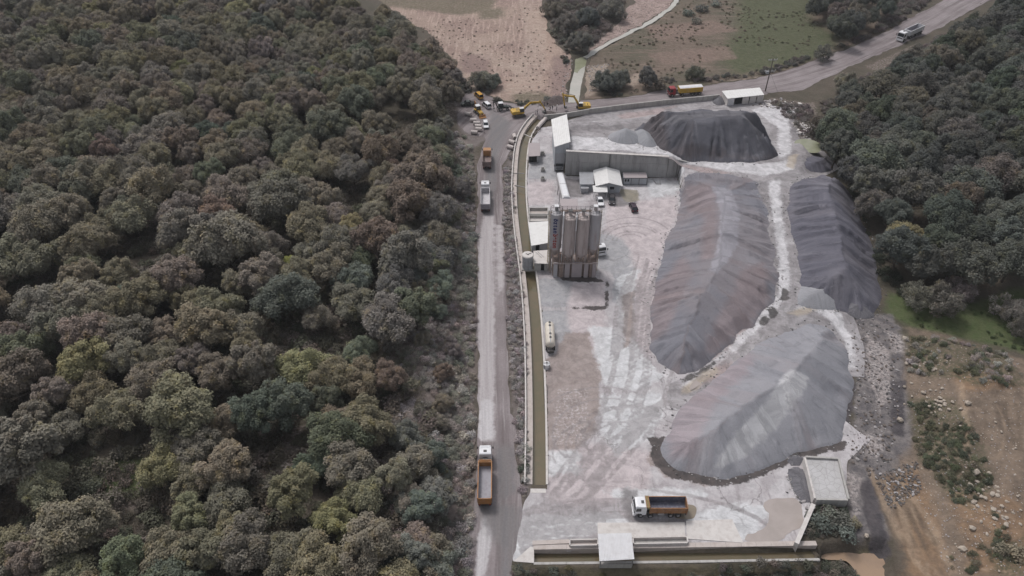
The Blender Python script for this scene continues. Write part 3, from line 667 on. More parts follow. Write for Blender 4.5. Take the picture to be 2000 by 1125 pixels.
# ---- base ground
M['ground'] = surf('rough_ground', (0.072, 0.064, 0.048), (0.10, 0.082, 0.066), .08, (
    ('bank', (0.175, 0.145, 0.132), (0.215, 0.18, 0.168), 3.0, 1.6, .9),
    ('verge', (0.19, 0.165, 0.16), (0.15, 0.125, 0.12), 2.0, 1.0, .9),
    ('rocky', (0.27, 0.225, 0.205), (0.20, 0.16, 0.145), 2.5, .5, .85, None, .52),
    ('grass', (0.066, 0.092, 0.034), (0.085, 0.098, 0.045), 2.5, 1.2, .9),
    ('slurry', (0.10, 0.092, 0.098), (0.20, 0.18, 0.175), 2.5, .8, .95),
    ('pale', (0.43, 0.39, 0.375), (0.30, 0.26, 0.25), 2.6, .5, .85, None, .48),
    ('tan', (0.205, 0.155, 0.118), (0.145, 0.112, 0.088), 2.5, 1.2, .95),
    ('orange', (0.235, 0.155, 0.098), (0.175, 0.118, 0.08), 2.0, 1.0, .9),
    ('scrub', (0.075, 0.075, 0.045), (0.10, 0.088, 0.058), 3.0, 1.0, .85, None, .45),
    ('tar', (0.055, 0.05, 0.055), (0.085, 0.075, 0.08), 1.6, .4, .9),
    ('ruts', (0.10, 0.078, 0.06), (0.135, 0.10, 0.075), .5, .35, .75),
    ('ridges', (0.31, 0.235, 0.17), (0.26, 0.19, 0.135), .5, .35, .7),
    ('silt', (0.115, 0.10, 0.062), (0.15, 0.125, 0.085), 1.5, .6, .9),
), grain=.45, grain_scale=1.7, bump=.8, bump_scale=1.0)
xs = np.concatenate([-np.geomspace(900, 120, 26), np.arange(-118, -32, 1.7), np.arange(-32, 118, .75), np.arange(118, 180, 1.7), np.geomspace(181, 900, 26)])
ys = np.concatenate([np.linspace(-120, 48, 24), np.arange(50, 190, .8), np.arange(190, 300, 1.4), np.arange(300, 420, 3.0), np.geomspace(424, 1500, 22)])
gx, gy = np.meshgrid(xs, ys); X = gx.ravel(); Y = gy.ravel()
Z = T(X, Y, True)
for b in REGIONS:
    Z = Z - .45 * sstep(.9, 2.2, sdf(X, Y, b, 4.0))
nx, ny = len(xs), len(ys)
idx = np.arange(nx * ny).reshape(ny, nx)
F = np.stack([idx[:-1, :-1], idx[:-1, 1:], idx[1:, 1:], idx[1:, :-1]], -1).reshape(-1, 4)
me = bpy.data.meshes.new('ground'); me.from_pydata(np.column_stack([X, Y, Z]).tolist(), [], F.tolist())
BANK = PL([(924,1125),(925,980),(929,850),(929,700),(929,550),(927,430),(928,340),(925,285),(905,262),(880,262),(880,340),(870,420),(880,500),(868,590),(790,640),(752,720),(775,800),(752,870),(745,980),(760,1040),(810,1125)])
add_attrs(me, X, Y, {
    'bank': [BANK, PL([(1064,-60),(1240,-60),(1195,60),(1150,95),(1112,95),(1080,75)])],
    'verge': [PL([(980,340),(1008,270),(1003,355),(1014,470),(1026,600),(1033,800),(1034,960),(1022,985),(1010,900),(1000,800),(990,650),(987,500),(983,400)]), PL([(925,985),(938,985),(925,1125),(900,1125)]), PL([(890,200),(950,200),(965,262),(925,290),(895,250)])],
    'rocky': [GL([(885,780),(915,800),(915,950),(895,960),(880,860)]), GL([(900,430),(925,430),(925,560),(905,560)]), GL([(560,610),(690,600),(720,650),(640,670),(570,640)]), GL([(530,850),(600,830),(600,890),(550,890)]), GL([(60,955),(330,985),(500,1000),(500,1015),(300,1000),(60,970)]), GL([(655,340),(735,350),(735,410),(660,410)]), GL([(820,200),(895,190),(890,235),(830,225)]), GL([(1690,130),(1790,85),(1800,100),(1720,145)]), GL([(1500,190),(1590,200),(1600,250),(1540,250)])],
    'grass': [GL([(1735,570),(1860,600),(2000,560),(2300,560),(2300,720),(2000,690),(1900,665),(1780,640),(1730,610)]), GL([(170,900),(290,890),(300,960),(180,980)]), GL([(500,520),(600,560),(590,600),(500,580)])],
    'slurry': [PL([(1650,605),(1740,615),(1765,660),(1780,800),(1790,900),(1770,960),(1730,1050),(1660,1050),(1650,960),(1660,880),(1672,740)])],
    'pale': [PL([(1735,650),(1775,655),(1780,690),(1745,690)]), PL([(1690,650),(1730,680),(1745,760),(1720,800),(1695,740)]), PL([(1650,920),(1690,930),(1670,985),(1690,1010),(1665,1010)]), PL([(1690,850),(1730,860),(1720,900),(1690,890)]), GL([(1500,205),(1580,205),(1600,280),(1550,300),(1530,260)])],
    'tan': [GL([(1775,640),(1850,655),(1960,690),(2100,740),(2700,900),(2700,1400),(1850,1400),(1790,1120),(1740,1040),(1720,950),(1760,900),(1790,850),(1765,740)])],
    'orange': [GL([(1725,930),(1790,920),(1830,1000),(1850,1125),(1880,1300),(1800,1300),(1760,1050)]), GL([(1850,960),(1990,980),(2100,1125),(1900,1125)]), GL([(1850,720),(1950,730),(2000,760),(1880,770)])],
    'scrub': [GL([(1770,770),(1860,780),(1920,870),(1940,950),(1900,1000),(1840,960),(1790,890)]), GL([(1760,650),(1960,680),(2000,760),(1900,750),(1780,720)]), GL([(1930,1060),(2000,1050),(2000,1125),(1940,1125)])],
    'tar': [PL([(1680,940),(1715,930),(1720,1000),(1735,1055),(1745,1090),(1700,1060),(1690,1010)]), PL([(1640,760),(1672,745),(1655,870),(1636,880)]), PL([(1740,740),(1768,745),(1765,850),(1742,850)])],
    'silt': [PL([(1000,1110),(1300,1108),(1600,1098),(1700,1060),(1730,1140),(1700,1300),(900,1300)])],
})
ruts = []; ridges = []
def wob(pts, amp, sd):
    q = resample(pts, 1.5, False); n_ = fbm(np.arange(len(q)) / 6.0, np.full(len(q), sd * 3.1), sd, 3) * amp
    return [p + Vector((float(k), float(k) * .4)) for p, k in zip(q, n_)]
for k in range(11):
    o_ = -34 + 8.5 * k + rng.uniform(-5, 5); w_ = .2 + .35 * rng.uniform(); y1 = rng.uniform(1040, 1150); y0 = rng.uniform(915, 975)
    ln = GL([(1722 + o_ * .5 + (y0 - 915) * .3, y0), (1755 + o_ * .8, 1000), (1785 + o_, max(1050, y1 - 50)), (1785 + o_ + (y1 - 1050) * .45, y1)]); (ruts if k % 2 else ridges).append((wob(ln, 1.2, k), w_))
for k in range(7):
    x0 = 1870 + k * 22 + rng.uniform(-12, 12); ya = rng.uniform(745, 800); ln = GL([(x0, ya), (x0 + rng.uniform(-5, 25), ya + 45), (x0 + rng.uniform(-10, 55), ya + rng.uniform(70, 130))]); (ruts if k % 3 else ridges).append((wob(ln, 3, 20 + k), .15 + .3 * rng.uniform()))
for k in range(6):
    y0 = 985 + k * 24 + rng.uniform(-8, 8); xa = rng.uniform(1845, 1900); ln = GL([(xa, y0 - 20), (xa + 50, y0 + rng.uniform(-10, 10)), (xa + rng.uniform(80, 130), y0 + 14)]); (ridges if k % 2 else ruts).append((wob(ln, 2.5, 40 + k), .15 + .3 * rng.uniform()))
for nm, L_ in (('ruts', ruts), ('ridges', ridges)):
    a_ = me.attributes.new(nm, 'FLOAT', 'POINT'); a_.data.foreach_set('value', line_sd(L_)(X, Y).astype(np.float32))
me.materials.append(M['ground']); me.polygons.foreach_set('use_smooth', [True] * len(me.polygons)); me.update()
tag(mesh_obj('ground', me), 'dark rough ground of the wooded hillsides and bare earth around the works', None, None, 'structure')

# ---- standing water in and around the yard
def flat_sheet(name, pts, z, mat, label, rough=.25, raw=False):
    return sheet(name, pts if raw else smooth_poly(PL(pts, z), 2), 1.2, mat, zfun=lambda x, y: np.full(x.shape, z), zoff=0, rough_edge=rough, edge_step=.5, label=label, sink=False)
flat_sheet('water', offset_line(CHAN_S, 1.5, -1.25), -1.0, M['water_olive'], 'still olive water in the long concrete channel beside the road', 0, True)
flat_sheet('water', SCHAN_CUT, -1.35, M['water_olive'], 'brown water in the concrete channel at the lower end of the yard', 0, True)
flat_sheet('water', [(1597,1060),(1640,1052),(1690,1058),(1732,1086),(1756,1125),(1800,1200),(1680,1200),(1676,1130),(1664,1098),(1640,1092),(1597,1092)], -2.28, M['water_brown'], 'brown muddy water pooled outside the end of the lower channel', .5)
flat_sheet('water', [(1165,1108),(1235,1107),(1320,1106),(1420,1112),(1400,1140),(1240,1150),(1120,1200),(1080,1160),(1130,1115)], -2.1, M['water_dark'], 'dark still water under the outer wall of the lower channel', .5)
flat_sheet('puddle', [(1490,985),(1530,965),(1565,975),(1578,1000),(1556,1058),(1450,1062),(1452,1045),(1490,1035),(1508,1010)], .09, M['water_slurry'], 'broad pinkish slurry puddle beside the leaning white wall', .8)
flat_sheet('puddle', [(1330,986),(1345,983),(1360,988),(1358,1003),(1353,1013),(1332,1012),(1318,1012),(1318,1000)], .09, M['water_mud'], 'small brown puddle behind the parked orange tipper', .2)
flat_sheet('puddle', [(1352,748),(1385,728),(1402,724),(1400,736),(1370,756),(1348,765)], .5, M['water_slurry'], 'narrow ochre puddle at the foot of the haul track', .4)
flat_sheet('pond', [(1551,274),(1575,270),(1598,277),(1604,292),(1592,300),(1570,296),(1554,286)], 3.4, M['water_green'], 'milky green sump pond beside the dark wood', .4)
# ------------------------------------------------------------------ gravel heaps
def heap_mat(name, c1, c2, c3, pale, amt=.5, scale=.05, sharp=.45, top=None, stain=None):
    t = NT(name); p = t.pos()
    cv = t.n('ShaderNodeCombineXYZ'); t.l(t.attr('arc'), cv.inputs[0]); t.l(t.math('MULTIPLY', t.attr('dist'), .16), cv.inputs[1]); cv = cv.outputs[0]
    big = t.noise(p, scale, 4, .55, .5); c = t.mix(t.step(big, .38, .62), c1, c2)
    b2 = t.noise(cv, .11, 4, .6); c = t.mix(t.math('MULTIPLY', t.step(b2, .5, .66), .7), c, c3)
    rib = t.noise(cv, .62, 5, .65); c = t.mix(t.math('MULTIPLY', t.step(rib, .5, .72), amt), c, pale)
    rib2 = t.noise(cv, 1.6, 4, .65); c = t.mix(t.math('MULTIPLY', t.step(rib2, .5, .72), .5), c, mul(c1, .55))
    if stain:
        f = t.step(t.math('MULTIPLY_ADD', t.math('SUBTRACT', t.noise(cv, .5, 5, .65), .5), 5.0, t.attr('stain')), -1.2, 1.2)
        c = t.mix(t.math('MULTIPLY', f, .55), c, t.mix(t.step(rib, .42, .62), stain, mul(stain, 1.35)))
    if top:
        c = t.mix(t.math('MULTIPLY', t.step(t.math('MULTIPLY_ADD', t.math('SUBTRACT', t.noise(p, .5, 5, .6), .5), 2.2, t.attr('crest')), -.5, .5), .85), c, t.mix(t.step(rib, .4, .6), top, mul(top, .7)))
    c = t.mix(1.0, c, t.math('MULTIPLY_ADD', t.noise(p, 4.5, 5, .8), .6, .7), 'MULTIPLY')
    t.bump(t.math('ADD', t.math('MULTIPLY', rib, 1.0), t.math('MULTIPLY', t.noise(p, 2.0, 5, .7), .35)), sharp, .8)
    return t.fin(c, .95)
HEAP_FEET = []
def heap(outline, slope, cap, mat, label, spacing=.55, ribs=.3, crest=None, rough=.35, seed=3, bowl=0.0, group=None, soft=1.2, capfun=None, slopefun=None, stain=None, ribw=.62):
    poly = resample(smooth_poly(outline, 2), .6, True, rough, seed)
    HEAP_FEET.append(poly)
    bx = np.array([p.x for p in poly]); by = np.array([p.y for p in poly])
    gx, gy = np.meshgrid(np.arange(bx.min(), bx.max(), spacing), np.arange(by.min(), by.max(), spacing * .9))
    gx = gx + (np.arange(gx.shape[0]) % 2)[:, None] * spacing * .5
    gx = (gx + rng.uniform(-.22, .22, gx.shape) * spacing).ravel(); gy = (gy + rng.uniform(-.22, .22, gy.shape) * spacing).ravel()
    k = sdf(gx, gy, poly, 3.0) > spacing * .4; gx = gx[k]; gy = gy[k]
    pts = [tuple(p) for p in poly]; n = len(pts); ed = [(i, (i + 1) % n) for i in range(n)]
    pts += list(zip(gx.tolist(), gy.tolist()))
    r = delaunay_2d_cdt([Vector(q) for q in pts], ed, [], 0, 1e-5)
    V = np.array([(v.x, v.y) for v in r[0]]); F = np.array([f for f in r[2] if len(f) == 3])
    c = V[F].mean(1); F = F[sdf(c[:, 0], c[:, 1], poly, 3.0) > 0]
    d, arc = segdist(V[:, 0], V[:, 1], poly, True, True); d[:n] = 0
    base = T(V[:, 0], V[:, 1])
    rn = (fbm(arc / (3.4 * ribw), d * .05, seed, 2) + .9 * fbm(arc / (1.7 * ribw), d * .05, seed + 9, 2))
    d2 = d + .9 * fbm(V[:, 0] / 6, V[:, 1] / 6, seed + 4, 3) * sstep(0, 3, d)
    sl = slope if slopefun is None else slopefun(V[:, 0], V[:, 1])
    cp = cap if capfun is None else capfun(V[:, 0], V[:, 1])
    h = base + sl * np.maximum(d2, 0) + ribs * rn * sstep(.3, 3, d)
    top = cp + .35 * fbm(V[:, 0] / 5, V[:, 1] / 5, seed + 2, 3)
    z = -np.log(np.exp(-np.clip(h, -5, 40) / soft) + np.exp(-np.clip(top, -5, 40) / soft)) * soft      # soft minimum
    z = np.maximum(z, base + .05 + .06 * d); z[:n] = base[:n] - .25
    me = bpy.data.meshes.new('gravel_heap'); me.from_pydata(np.column_stack([V, z]).tolist(), [], F.tolist())
    P3 = np.column_stack([V, z]); nr = np.cross(P3[F[:, 1]] - P3[F[:, 0]], P3[F[:, 2]] - P3[F[:, 0]])
    if nr[:, 2].mean() < 0: me.flip_normals()
    for nm, val in (('stain', polysd(V[:, 0], V[:, 1], stain, 8.0) if stain else np.full(len(V), -8.0)), ('arc', arc), ('dist', d), ('crest', polysd(V[:, 0], V[:, 1], crest, 8.0) if crest else np.full(len(V), -8.0))):
        a = me.attributes.new(nm, 'FLOAT', 'POINT'); a.data.foreach_set('value', val.astype(np.float32))
    me.materials.append(mat); me.polygons.foreach_set('use_smooth', [True] * len(me.polygons)); me.update()
    o = mesh_obj('gravel_heap', me); tag(o, label, 'gravel heap', group or 'aggregate heaps of the works'); return o

H_MIX = heap_mat('heap_mixed', (0.179, 0.178, 0.202), (0.209, 0.192, 0.206), (0.209, 0.172, 0.174), (0.291, 0.285, 0.310), .5, .05, .5, (0.320, 0.310, 0.341), (0.194, 0.150, 0.152))
H_BLUE = heap_mat('heap_slate', (0.111, 0.108, 0.132), (0.144, 0.138, 0.160), (0.131, 0.122, 0.139), (0.217, 0.212, 0.238), .5, .06, .5)
H_SAND = heap_mat('heap_sand', (0.222, 0.222, 0.244), (0.262, 0.260, 0.281), (0.247, 0.218, 0.228), (0.332, 0.328, 0.348), .45, .05, .35, (0.455, 0.450, 0.465), (0.243, 0.195, 0.207))
H_DARK = heap_mat('heap_dark', (0.092, 0.091, 0.106), (0.121, 0.120, 0.138), (0.123, 0.108, 0.114), (0.223, 0.221, 0.244), .5, .08, .6, (0.156, 0.152, 0.167), (0.084, 0.067, 0.067))
H_LIGHT = heap_mat('heap_light', (0.247, 0.250, 0.267), (0.282, 0.280, 0.298), (0.267, 0.255, 0.263), (0.326, 0.325, 0.339), .3, .1, .3)
H_SLAG = heap_mat('heap_slag', (0.126, 0.122, 0.134), (0.155, 0.150, 0.163), (0.107, 0.100, 0.110), (0.233, 0.230, 0.247), .5, .2, .6)
H_EARTH = heap_mat('heap_earth', (0.10, 0.082, 0.08), (0.125, 0.10, 0.095), (0.09, 0.075, 0.075), (0.17, 0.14, 0.13), .5, .2, .7)

_yt, _yb = P(1400, 336, 5).y, P(1400, 440, 8).y
capB = lambda x, y: 8.0 - 2.7 * sstep(_yb, _yt, y)
heap(GL([(1328,342),(1320,380),(1323,420),(1300,462),(1286,520),(1268,600),(1263,655),(1275,702),(1312,732),(1345,730),(1400,703),(1450,658),(1490,618),(1522,585),(1519,520),(1504,430),(1490,375)]) + PL([(1475,350,5),(1420,338,5),(1370,334,5)]),
     .60, 8.4, H_MIX, 'largest heap, mauve and grey gravel with a pale track along its ridge', ribs=1.25, soft=2.0, rough=1.0, seed=21, stain=[PL([(1340,338,6),(1400,345,8),(1405,420,8.5),(1395,490,8.5),(1370,500,7),(1375,420,6),(1340,380,4)]), GL([(1275,560),(1330,520),(1350,560),(1300,660),(1266,670)]), GL([(1440,560),(1490,520),(1500,600),(1400,690),(1370,700)])], capfun=capB,
     crest=[PL([(1395,345,8),(1430,350,8),(1448,400,8.4),(1444,460,8.4),(1425,500,8.4),(1402,520,8.4),(1388,512,8.4),(1405,470,8.4),(1410,400,8.4)])])
heap(GL([(1542,352),(1532,400),(1540,450),(1556,500),(1560,560),(1585,590),(1640,612),(1690,622),(1713,612),(1722,575),(1716,520),(1702,470),(1684,420),(1665,380),(1640,352),(1590,345)]),
     .62, 9.6, H_BLUE, 'slate-grey heap with a long ridge against the dark wood', ribs=1.4, soft=2.2, rough=.6, seed=31)
heap(GL([(1556,600),(1552,575),(1566,553),(1600,548),(1632,560),(1648,585),(1645,612),(1600,608)]), .5, 5.6, H_LIGHT, 'low rounded pale heap at the foot of the slate-grey heap', ribs=.25, seed=33)
heap(GL([(1652,618),(1640,590),(1652,572),(1680,575),(1704,592),(1712,618),(1690,626)]), .5, 4.0, H_SLAG, 'small grey-brown heap at the near corner of the slate-grey heap', ribs=.3, seed=36)
heap(GL([(1528,645),(1580,624),(1628,642),(1658,690),(1668,745),(1658,830),(1640,876),(1560,884),(1520,910),(1468,934),(1400,942),(1330,926),(1292,902),(1281,872),(1318,806),(1360,762),(1430,706),(1480,668)]),
     .58, 8.0, H_SAND, 'broad smooth pale grey sand heap nearest the parked orange tipper', ribs=.8, soft=2.2, ribw=.9, rough=.7, seed=41, stain=[GL([(1300,850),(1320,800),(1380,750),(1460,690),(1470,720),(1400,800),(1350,900),(1310,900)])],
     crest=[PL([(1548,700,9),(1592,706,9),(1575,745,8.5),(1520,815,7),(1470,868,4),(1425,905,2),(1395,912,1.5),(1430,850,4.5),(1500,765,8)])])
heap(PL([(1238,256,6),(1290,300,6),(1335,306,6),(1400,315,5.5),(1470,320,5),(1512,314,4.5),(1520,296,4),(1492,262,3),(1470,258,2.5),(1425,253,2.5),(1330,254,3),(1270,256,4),(1235,256,5)]),
     .95, 13.6, H_DARK, 'tall black-grey gravel heap with a steep rilled face below the road', ribs=1.9, ribw=.42, rough=.9, seed=51, stain=[PL([(1240,240,6),(1290,235,9),(1310,300,7),(1280,300,6)]), PL([(1290,302,6),(1400,305,6.5),(1515,312,4.5),(1515,296,6),(1480,298,7.5),(1400,290,8),(1300,285,8)])],
     crest=[PL([(1285,232,12),(1440,214,13.5),(1460,226,13.5),(1500,262,10),(1485,264,10),(1440,229,13),(1320,240,12.5)])], slopefun=lambda x, y: np.where(y > P(1390, 272, 5).y, 1.3, .95), soft=.4)
heap(PL([(1180,276,6.8),(1192,258,6),(1220,252,5),(1248,262,5.5),(1256,282,6.5),(1215,284,7)]), .62, 10.2, H_LIGHT, 'small pale cone-shaped heap beside the white loading shed', ribs=.15, seed=61, rough=.1)
heap(PL([(1238,278,6.5),(1232,258,5.5),(1250,250,5),(1275,262,5.5),(1290,290,6),(1262,292,6.5)]), .62, 10.0, H_LIGHT, 'small speckled pale heap leaning on the tall black-grey heap', ribs=.25, seed=62, rough=.15)
heap(GL([(1566,312),(1580,304),(1606,304),(1628,318),(1630,334),(1600,340),(1572,330)]), .5, 5.6, H_BLUE, 'small slate-blue heap beside the green pond', ribs=.3, seed=63)
heap(GL([(1388,200),(1392,190),(1408,188),(1420,196),(1418,206),(1400,208)]), .75, 3.4, H_SLAG, 'small dark heap against the end of the white roadside shed', ribs=.2, seed=64, rough=.1)
heap(GL([(1532,902),(1540,888),(1562,886),(1575,896),(1572,910),(1545,914)]), .6, 2.2, H_SLAG, 'small brown-grey heap at the corner of the slurry basin', ribs=.3, seed=65, rough=.2)
heap(GL([(1530,925),(1545,908),(1575,912),(1592,935),(1598,965),(1590,986),(1565,985),(1545,965)]), .45, 2.4, H_SLAG, 'low black slag heap spilling along the slurry basin', ribs=.6, seed=66, rough=.4)
heap(GL([(1046,206),(1058,196),(1078,186),(1098,186),(1108,196),(1100,206),(1070,210)]), .6, 2.6, H_EARTH, 'mound of dug dark earth beside the river mouth', ribs=.4, seed=67, rough=.3, group='mounds of dug earth')
heap(GL([(1058,226),(1052,238),(1066,240),(1080,230),(1090,222),(1075,214),(1062,216)]), .4, .9, H_EARTH, 'low trampled spoil where the diggers meet at the channel head', ribs=.4, seed=68, rough=.3, group='mounds of dug earth')
# ------------------------------------------------------------------ trees, bushes and undergrowth
def leaf_cloud(name, lobes, per, size, seed, zmin=-9, flat=.55, thin=1.0):
    """many small leaf sprays spread over the outside of overlapping lobes (x, y, z, r)"""
    r = np.random.default_rng(seed); C = []; Nn = []; tn = []
    L = np.array(lobes)
    tot = (L[:, 3] ** 2).sum()
    for i, (x, y, z, rad) in enumerate(lobes):
        k = max(12, int(per * rad ** 2 / tot))
        d = r.normal(size=(k, 3)); d[:, 2] += .35; d /= np.linalg.norm(d, axis=1)[:, None]
        p = np.array([x, y, z]) + d * rad * np.clip(r.normal(.98, .2, (k, 1)), .5, 1.5)
        dd = np.linalg.norm(p[:, None, :] - L[None, :, :3], axis=2) / L[None, :, 3]; dd[:, i] = 9
        keep = (dd.min(1) > .72) & (p[:, 2] > zmin); p = p[keep]; d = d[keep]
        C.append(p); Nn.append(d); tn.append(np.clip(r.normal(r.uniform(.25, .75), .18, len(p)), 0, 1))
    C = np.concatenate(C); Nn = np.concatenate(Nn); tn = np.concatenate(tn); k = len(C)
    nrm = Nn * flat + r.normal(size=(k, 3)) * (1 - flat) + np.array([0, 0, .45]); nrm /= np.linalg.norm(nrm, axis=1)[:, None]
    a = np.cross(nrm, r.normal(size=(k, 3))); a /= np.linalg.norm(a, axis=1)[:, None]; b = np.cross(nrm, a)
    s = size * r.uniform(.55, 1.25, (k, 1)); w = s * r.uniform(.45, .8, (k, 1)) * thin
    fold = nrm * s * .18
    V = np.stack([C - a * s, C - b * w + fold, C + a * s, C + b * w + fold], 1).reshape(-1, 3)
    F = np.arange(4 * k).reshape(k, 4)
    me = bpy.data.meshes.new(name); me.from_pydata(V.tolist(), [], F.tolist())
    at = me.attributes.new('tone', 'FLOAT', 'POINT'); at.data.foreach_set('value', np.repeat(tn, 4).astype(np.float32))
    me.materials.append(M['leaf']); me.update(); return me
def crown_lobes(seed, Rr=4.6, H=7.4, n=46, flat=.78, low=-.35):
    r = np.random.default_rng(seed); out = [(0, 0, H - .6, Rr * .55)]
    for i in range(n):
        if r.uniform() < .14: continue
        zz = 1 - (i + .5) / n * (1 - low); az = i * 2.39996 + r.uniform(-.5, .5); q = math.sqrt(max(0, 1 - zz * zz))
        wob = 1 + .2 * math.sin(2 * az + seed) + .16 * math.sin(3 * az + 2 * seed)
        k = r.uniform(.58, .98) * wob
        out.append((q * math.cos(az) * Rr * k, q * math.sin(az) * Rr * k, H + zz * Rr * flat * k, r.uniform(.16, .29) * Rr * (1 - .25 * max(0, zz - .7))))
    return out
CROWNS = [leaf_cloud('crown', crown_lobes(100 + i, 4.6 * w, h, n, fl), 21000, .225, 200 + i, flat=.68) for i, (w, h, n, fl) in enumerate([(1, 7.2, 70, .8), (1.05, 7.6, 80, .72), (.9, 7.8, 62, .95), (1.1, 7.0, 84, .68), (.96, 7.4, 58, .85), (1.0, 6.8, 88, .7), (.85, 8.0, 60, 1.05)])]
SPARSE = [leaf_cloud('crown', crown_lobes(300 + i, 4.2, 6.4, 34, .8), 4200, .34, 320 + i, flat=.3, thin=.45) for i in range(2)]
def trunk_mesh(seed):
    r = np.random.default_rng(seed); mb = MB(); p = Vector((0, 0, -.4)); rad = .34
    top = []
    for k in range(4):
        q = p + Vector((r.uniform(-.25, .25), r.uniform(-.25, .25), 1.5)); mb.cyl(p, q, rad, rad * .82, 8); p = q; rad *= .82
        if k >= 1: top.append((p.copy(), rad))
    for (b, rr) in top:
        for j in range(2):
            az = r.uniform(0, 6.28); e = b + Vector((2.4 * math.cos(az), 2.4 * math.sin(az), r.uniform(1.2, 2.2)))
            mb.cyl(b, e, rr * .6, rr * .28, 6)
            e2 = e + Vector((1.1 * math.cos(az + .6), 1.1 * math.sin(az + .6), .9)); mb.cyl(e, e2, rr * .28, .04, 5)
    mb.cyl(p, p + Vector((0, 0, 2.0)), rad, .06, 6)
    return mb.mesh('trunk', M['bark'], True)
TRUNKS = [trunk_mesh(i) for i in range(3)]
def bush_lobes(seed, n=9):
    r = np.random.default_rng(seed); o = [(0, 0, .35, .55)]
    for i in range(n):
        az = i * 2.4 + r.uniform(-.4, .4); q = r.uniform(.25, .8); o.append((q * math.cos(az), q * math.sin(az), r.uniform(.15, .65), r.uniform(.28, .45)))
    return o
BUSHES = [leaf_cloud('foliage', bush_lobes(i), 620, .12, 400 + i, zmin=-.05, flat=.65) for i in range(3)]
TWIGS = [leaf_cloud('foliage', bush_lobes(20 + i, 7), 380, .15, 420 + i, zmin=-.05, flat=.1, thin=.3) for i in range(2)]
def stem_mesh():
    mb = MB(); r = np.random.default_rng(5)
    for j in range(5):
        az = j * 1.26; mb.cyl((0, 0, -.15), (.45 * math.cos(az), .45 * math.sin(az), .5), .04, .015, 5)
    return mb.mesh('stems', M['bark'])
STEM = stem_mesh()

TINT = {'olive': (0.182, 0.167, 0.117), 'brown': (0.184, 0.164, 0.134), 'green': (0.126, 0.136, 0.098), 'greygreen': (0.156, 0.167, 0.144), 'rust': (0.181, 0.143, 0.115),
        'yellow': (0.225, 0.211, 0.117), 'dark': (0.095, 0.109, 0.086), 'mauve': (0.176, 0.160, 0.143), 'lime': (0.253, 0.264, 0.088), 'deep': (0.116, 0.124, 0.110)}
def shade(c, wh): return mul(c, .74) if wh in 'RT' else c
def jit(c, r, a=.14):
    k = r.uniform(1 - a, 1 + a); return tuple(float(x * k * r.uniform(.94, 1.06)) for x in c)
WORD = {'olive': 'olive-green', 'brown': 'brownish', 'green': 'mid-green', 'greygreen': 'grey-green', 'rust': 'rust-brown', 'yellow': 'yellowish-green', 'dark': 'dark green', 'mauve': 'dull mauve-brown', 'lime': 'bright lime-green', 'deep': 'deep grey-green'}
tr = np.random.default_rng(11)
cand = []          # x, y, z, scale, kind, hand label, where
def in_px(px, py, poly):
    return inside(np.asarray(px, float), np.asarray(py, float), [(p[0], p[1]) for p in poly])
def hand(lst, where):
    a = np.array([(p[0], p[1]) for p in lst], float)
    sc = []
    for p in lst:
        zc = 120 / (SA + (p[1] - 562.5) / FPX * CA); sc.append(p[2] * .70 * zc / FPX / 4.9)
    lift = np.array(sc) * 7.0
    x, y, z = GM(a[:, 0], a[:, 1], lift)
    for i, p in enumerate(lst): cand.append((x[i], y[i], z[i], sc[i], p[3], p[4] if len(p) > 4 else None, where))
hand([(40,880,95,'brown'),(140,1030,82,'brown'),(350,800,84,'olive','big round olive-green tree with a yellowish side, above the small yellow tree'),(318,912,52,'yellow','small yellowish tree standing alone at the edge of the grassy clearing'),(440,915,66,'olive'),(655,850,66,'green','fresh green round tree below the rocky patch in the wood'),
      (572,965,72,'olive'),(652,1012,54,'yellow','bright yellowish-green tree low in the wood near the road'),(720,1065,78,'brown'),(330,1080,66,'olive'),(165,705,64,'yellow','yellow-topped tree on the left of the wood above the brown giants'),(90,600,60,'brown'),(395,645,68,'olive'),(560,790,62,'dark'),
      (640,772,44,'green'),(500,715,58,'brown'),(822,985,46,'greygreen'),(805,1080,50,'greygreen'),(440,470,78,'brown'),(355,455,58,'brown'),(690,545,46,'greygreen','pale grey-green tree beside the dark brown trees in mid wood'),(572,522,30,'lime','small bright lime-green tree in mid wood'),
      (735,470,54,'rust','rust and yellow tree near the rocky ledge in mid wood'),(808,600,56,'green'),(790,505,66,'greygreen'),(560,575,60,'dark'),(600,445,52,'olive'),(545,395,62,'brown'),(300,372,58,'olive'),(75,440,62,'brown'),(15,500,55,'olive'),
      (270,590,62,'olive'),(190,620,50,'brown'),(480,1065,70,'brown'),(60,1100,60,'brown'),(230,800,58,'olive'),(20,740,70,'brown'),(250,700,55,'brown'),(615,905,45,'dark'),(770,930,50,'brown'),(560,1080,60,'olive'),(840,340,54,'brown'),
      (800,392,62,'rust'),(740,300,50,'rust'),(690,330,44,'mauve'),(640,250,55,'green'),(700,205,46,'green'),(800,185,17,'rust','small round dark red-brown bush-like tree at the upper edge of the wood'),(770,560,48,'greygreen'),(860,560,38,'greygreen'),(760,735,40,'rust'),(700,690,40,'green'),(620,620,38,'mauve','dull mauve bushy tree by the rocky patch in mid wood')], 'L')
LFOR = [(-140,-70),(610,-70),(660,0),(700,20),(745,20),(800,70),(868,112),(892,150),(880,200),(858,240),(866,310),(862,400),(862,470),(838,560),(775,620),(742,700),(762,790),(745,860),(738,960),(745,1010),(800,1100),(820,1230),(-140,1230)]
LCLEAR = [(65,575,75,42),(228,915,90,80),(560,620,70,46),(420,760,30,26),(690,660,60,45),(560,870,42,40),(690,370,34,45),(270,480,50,32),(640,640,50,30),(790,215,60,22),(680,300,24,20),(105,985,45,18)]
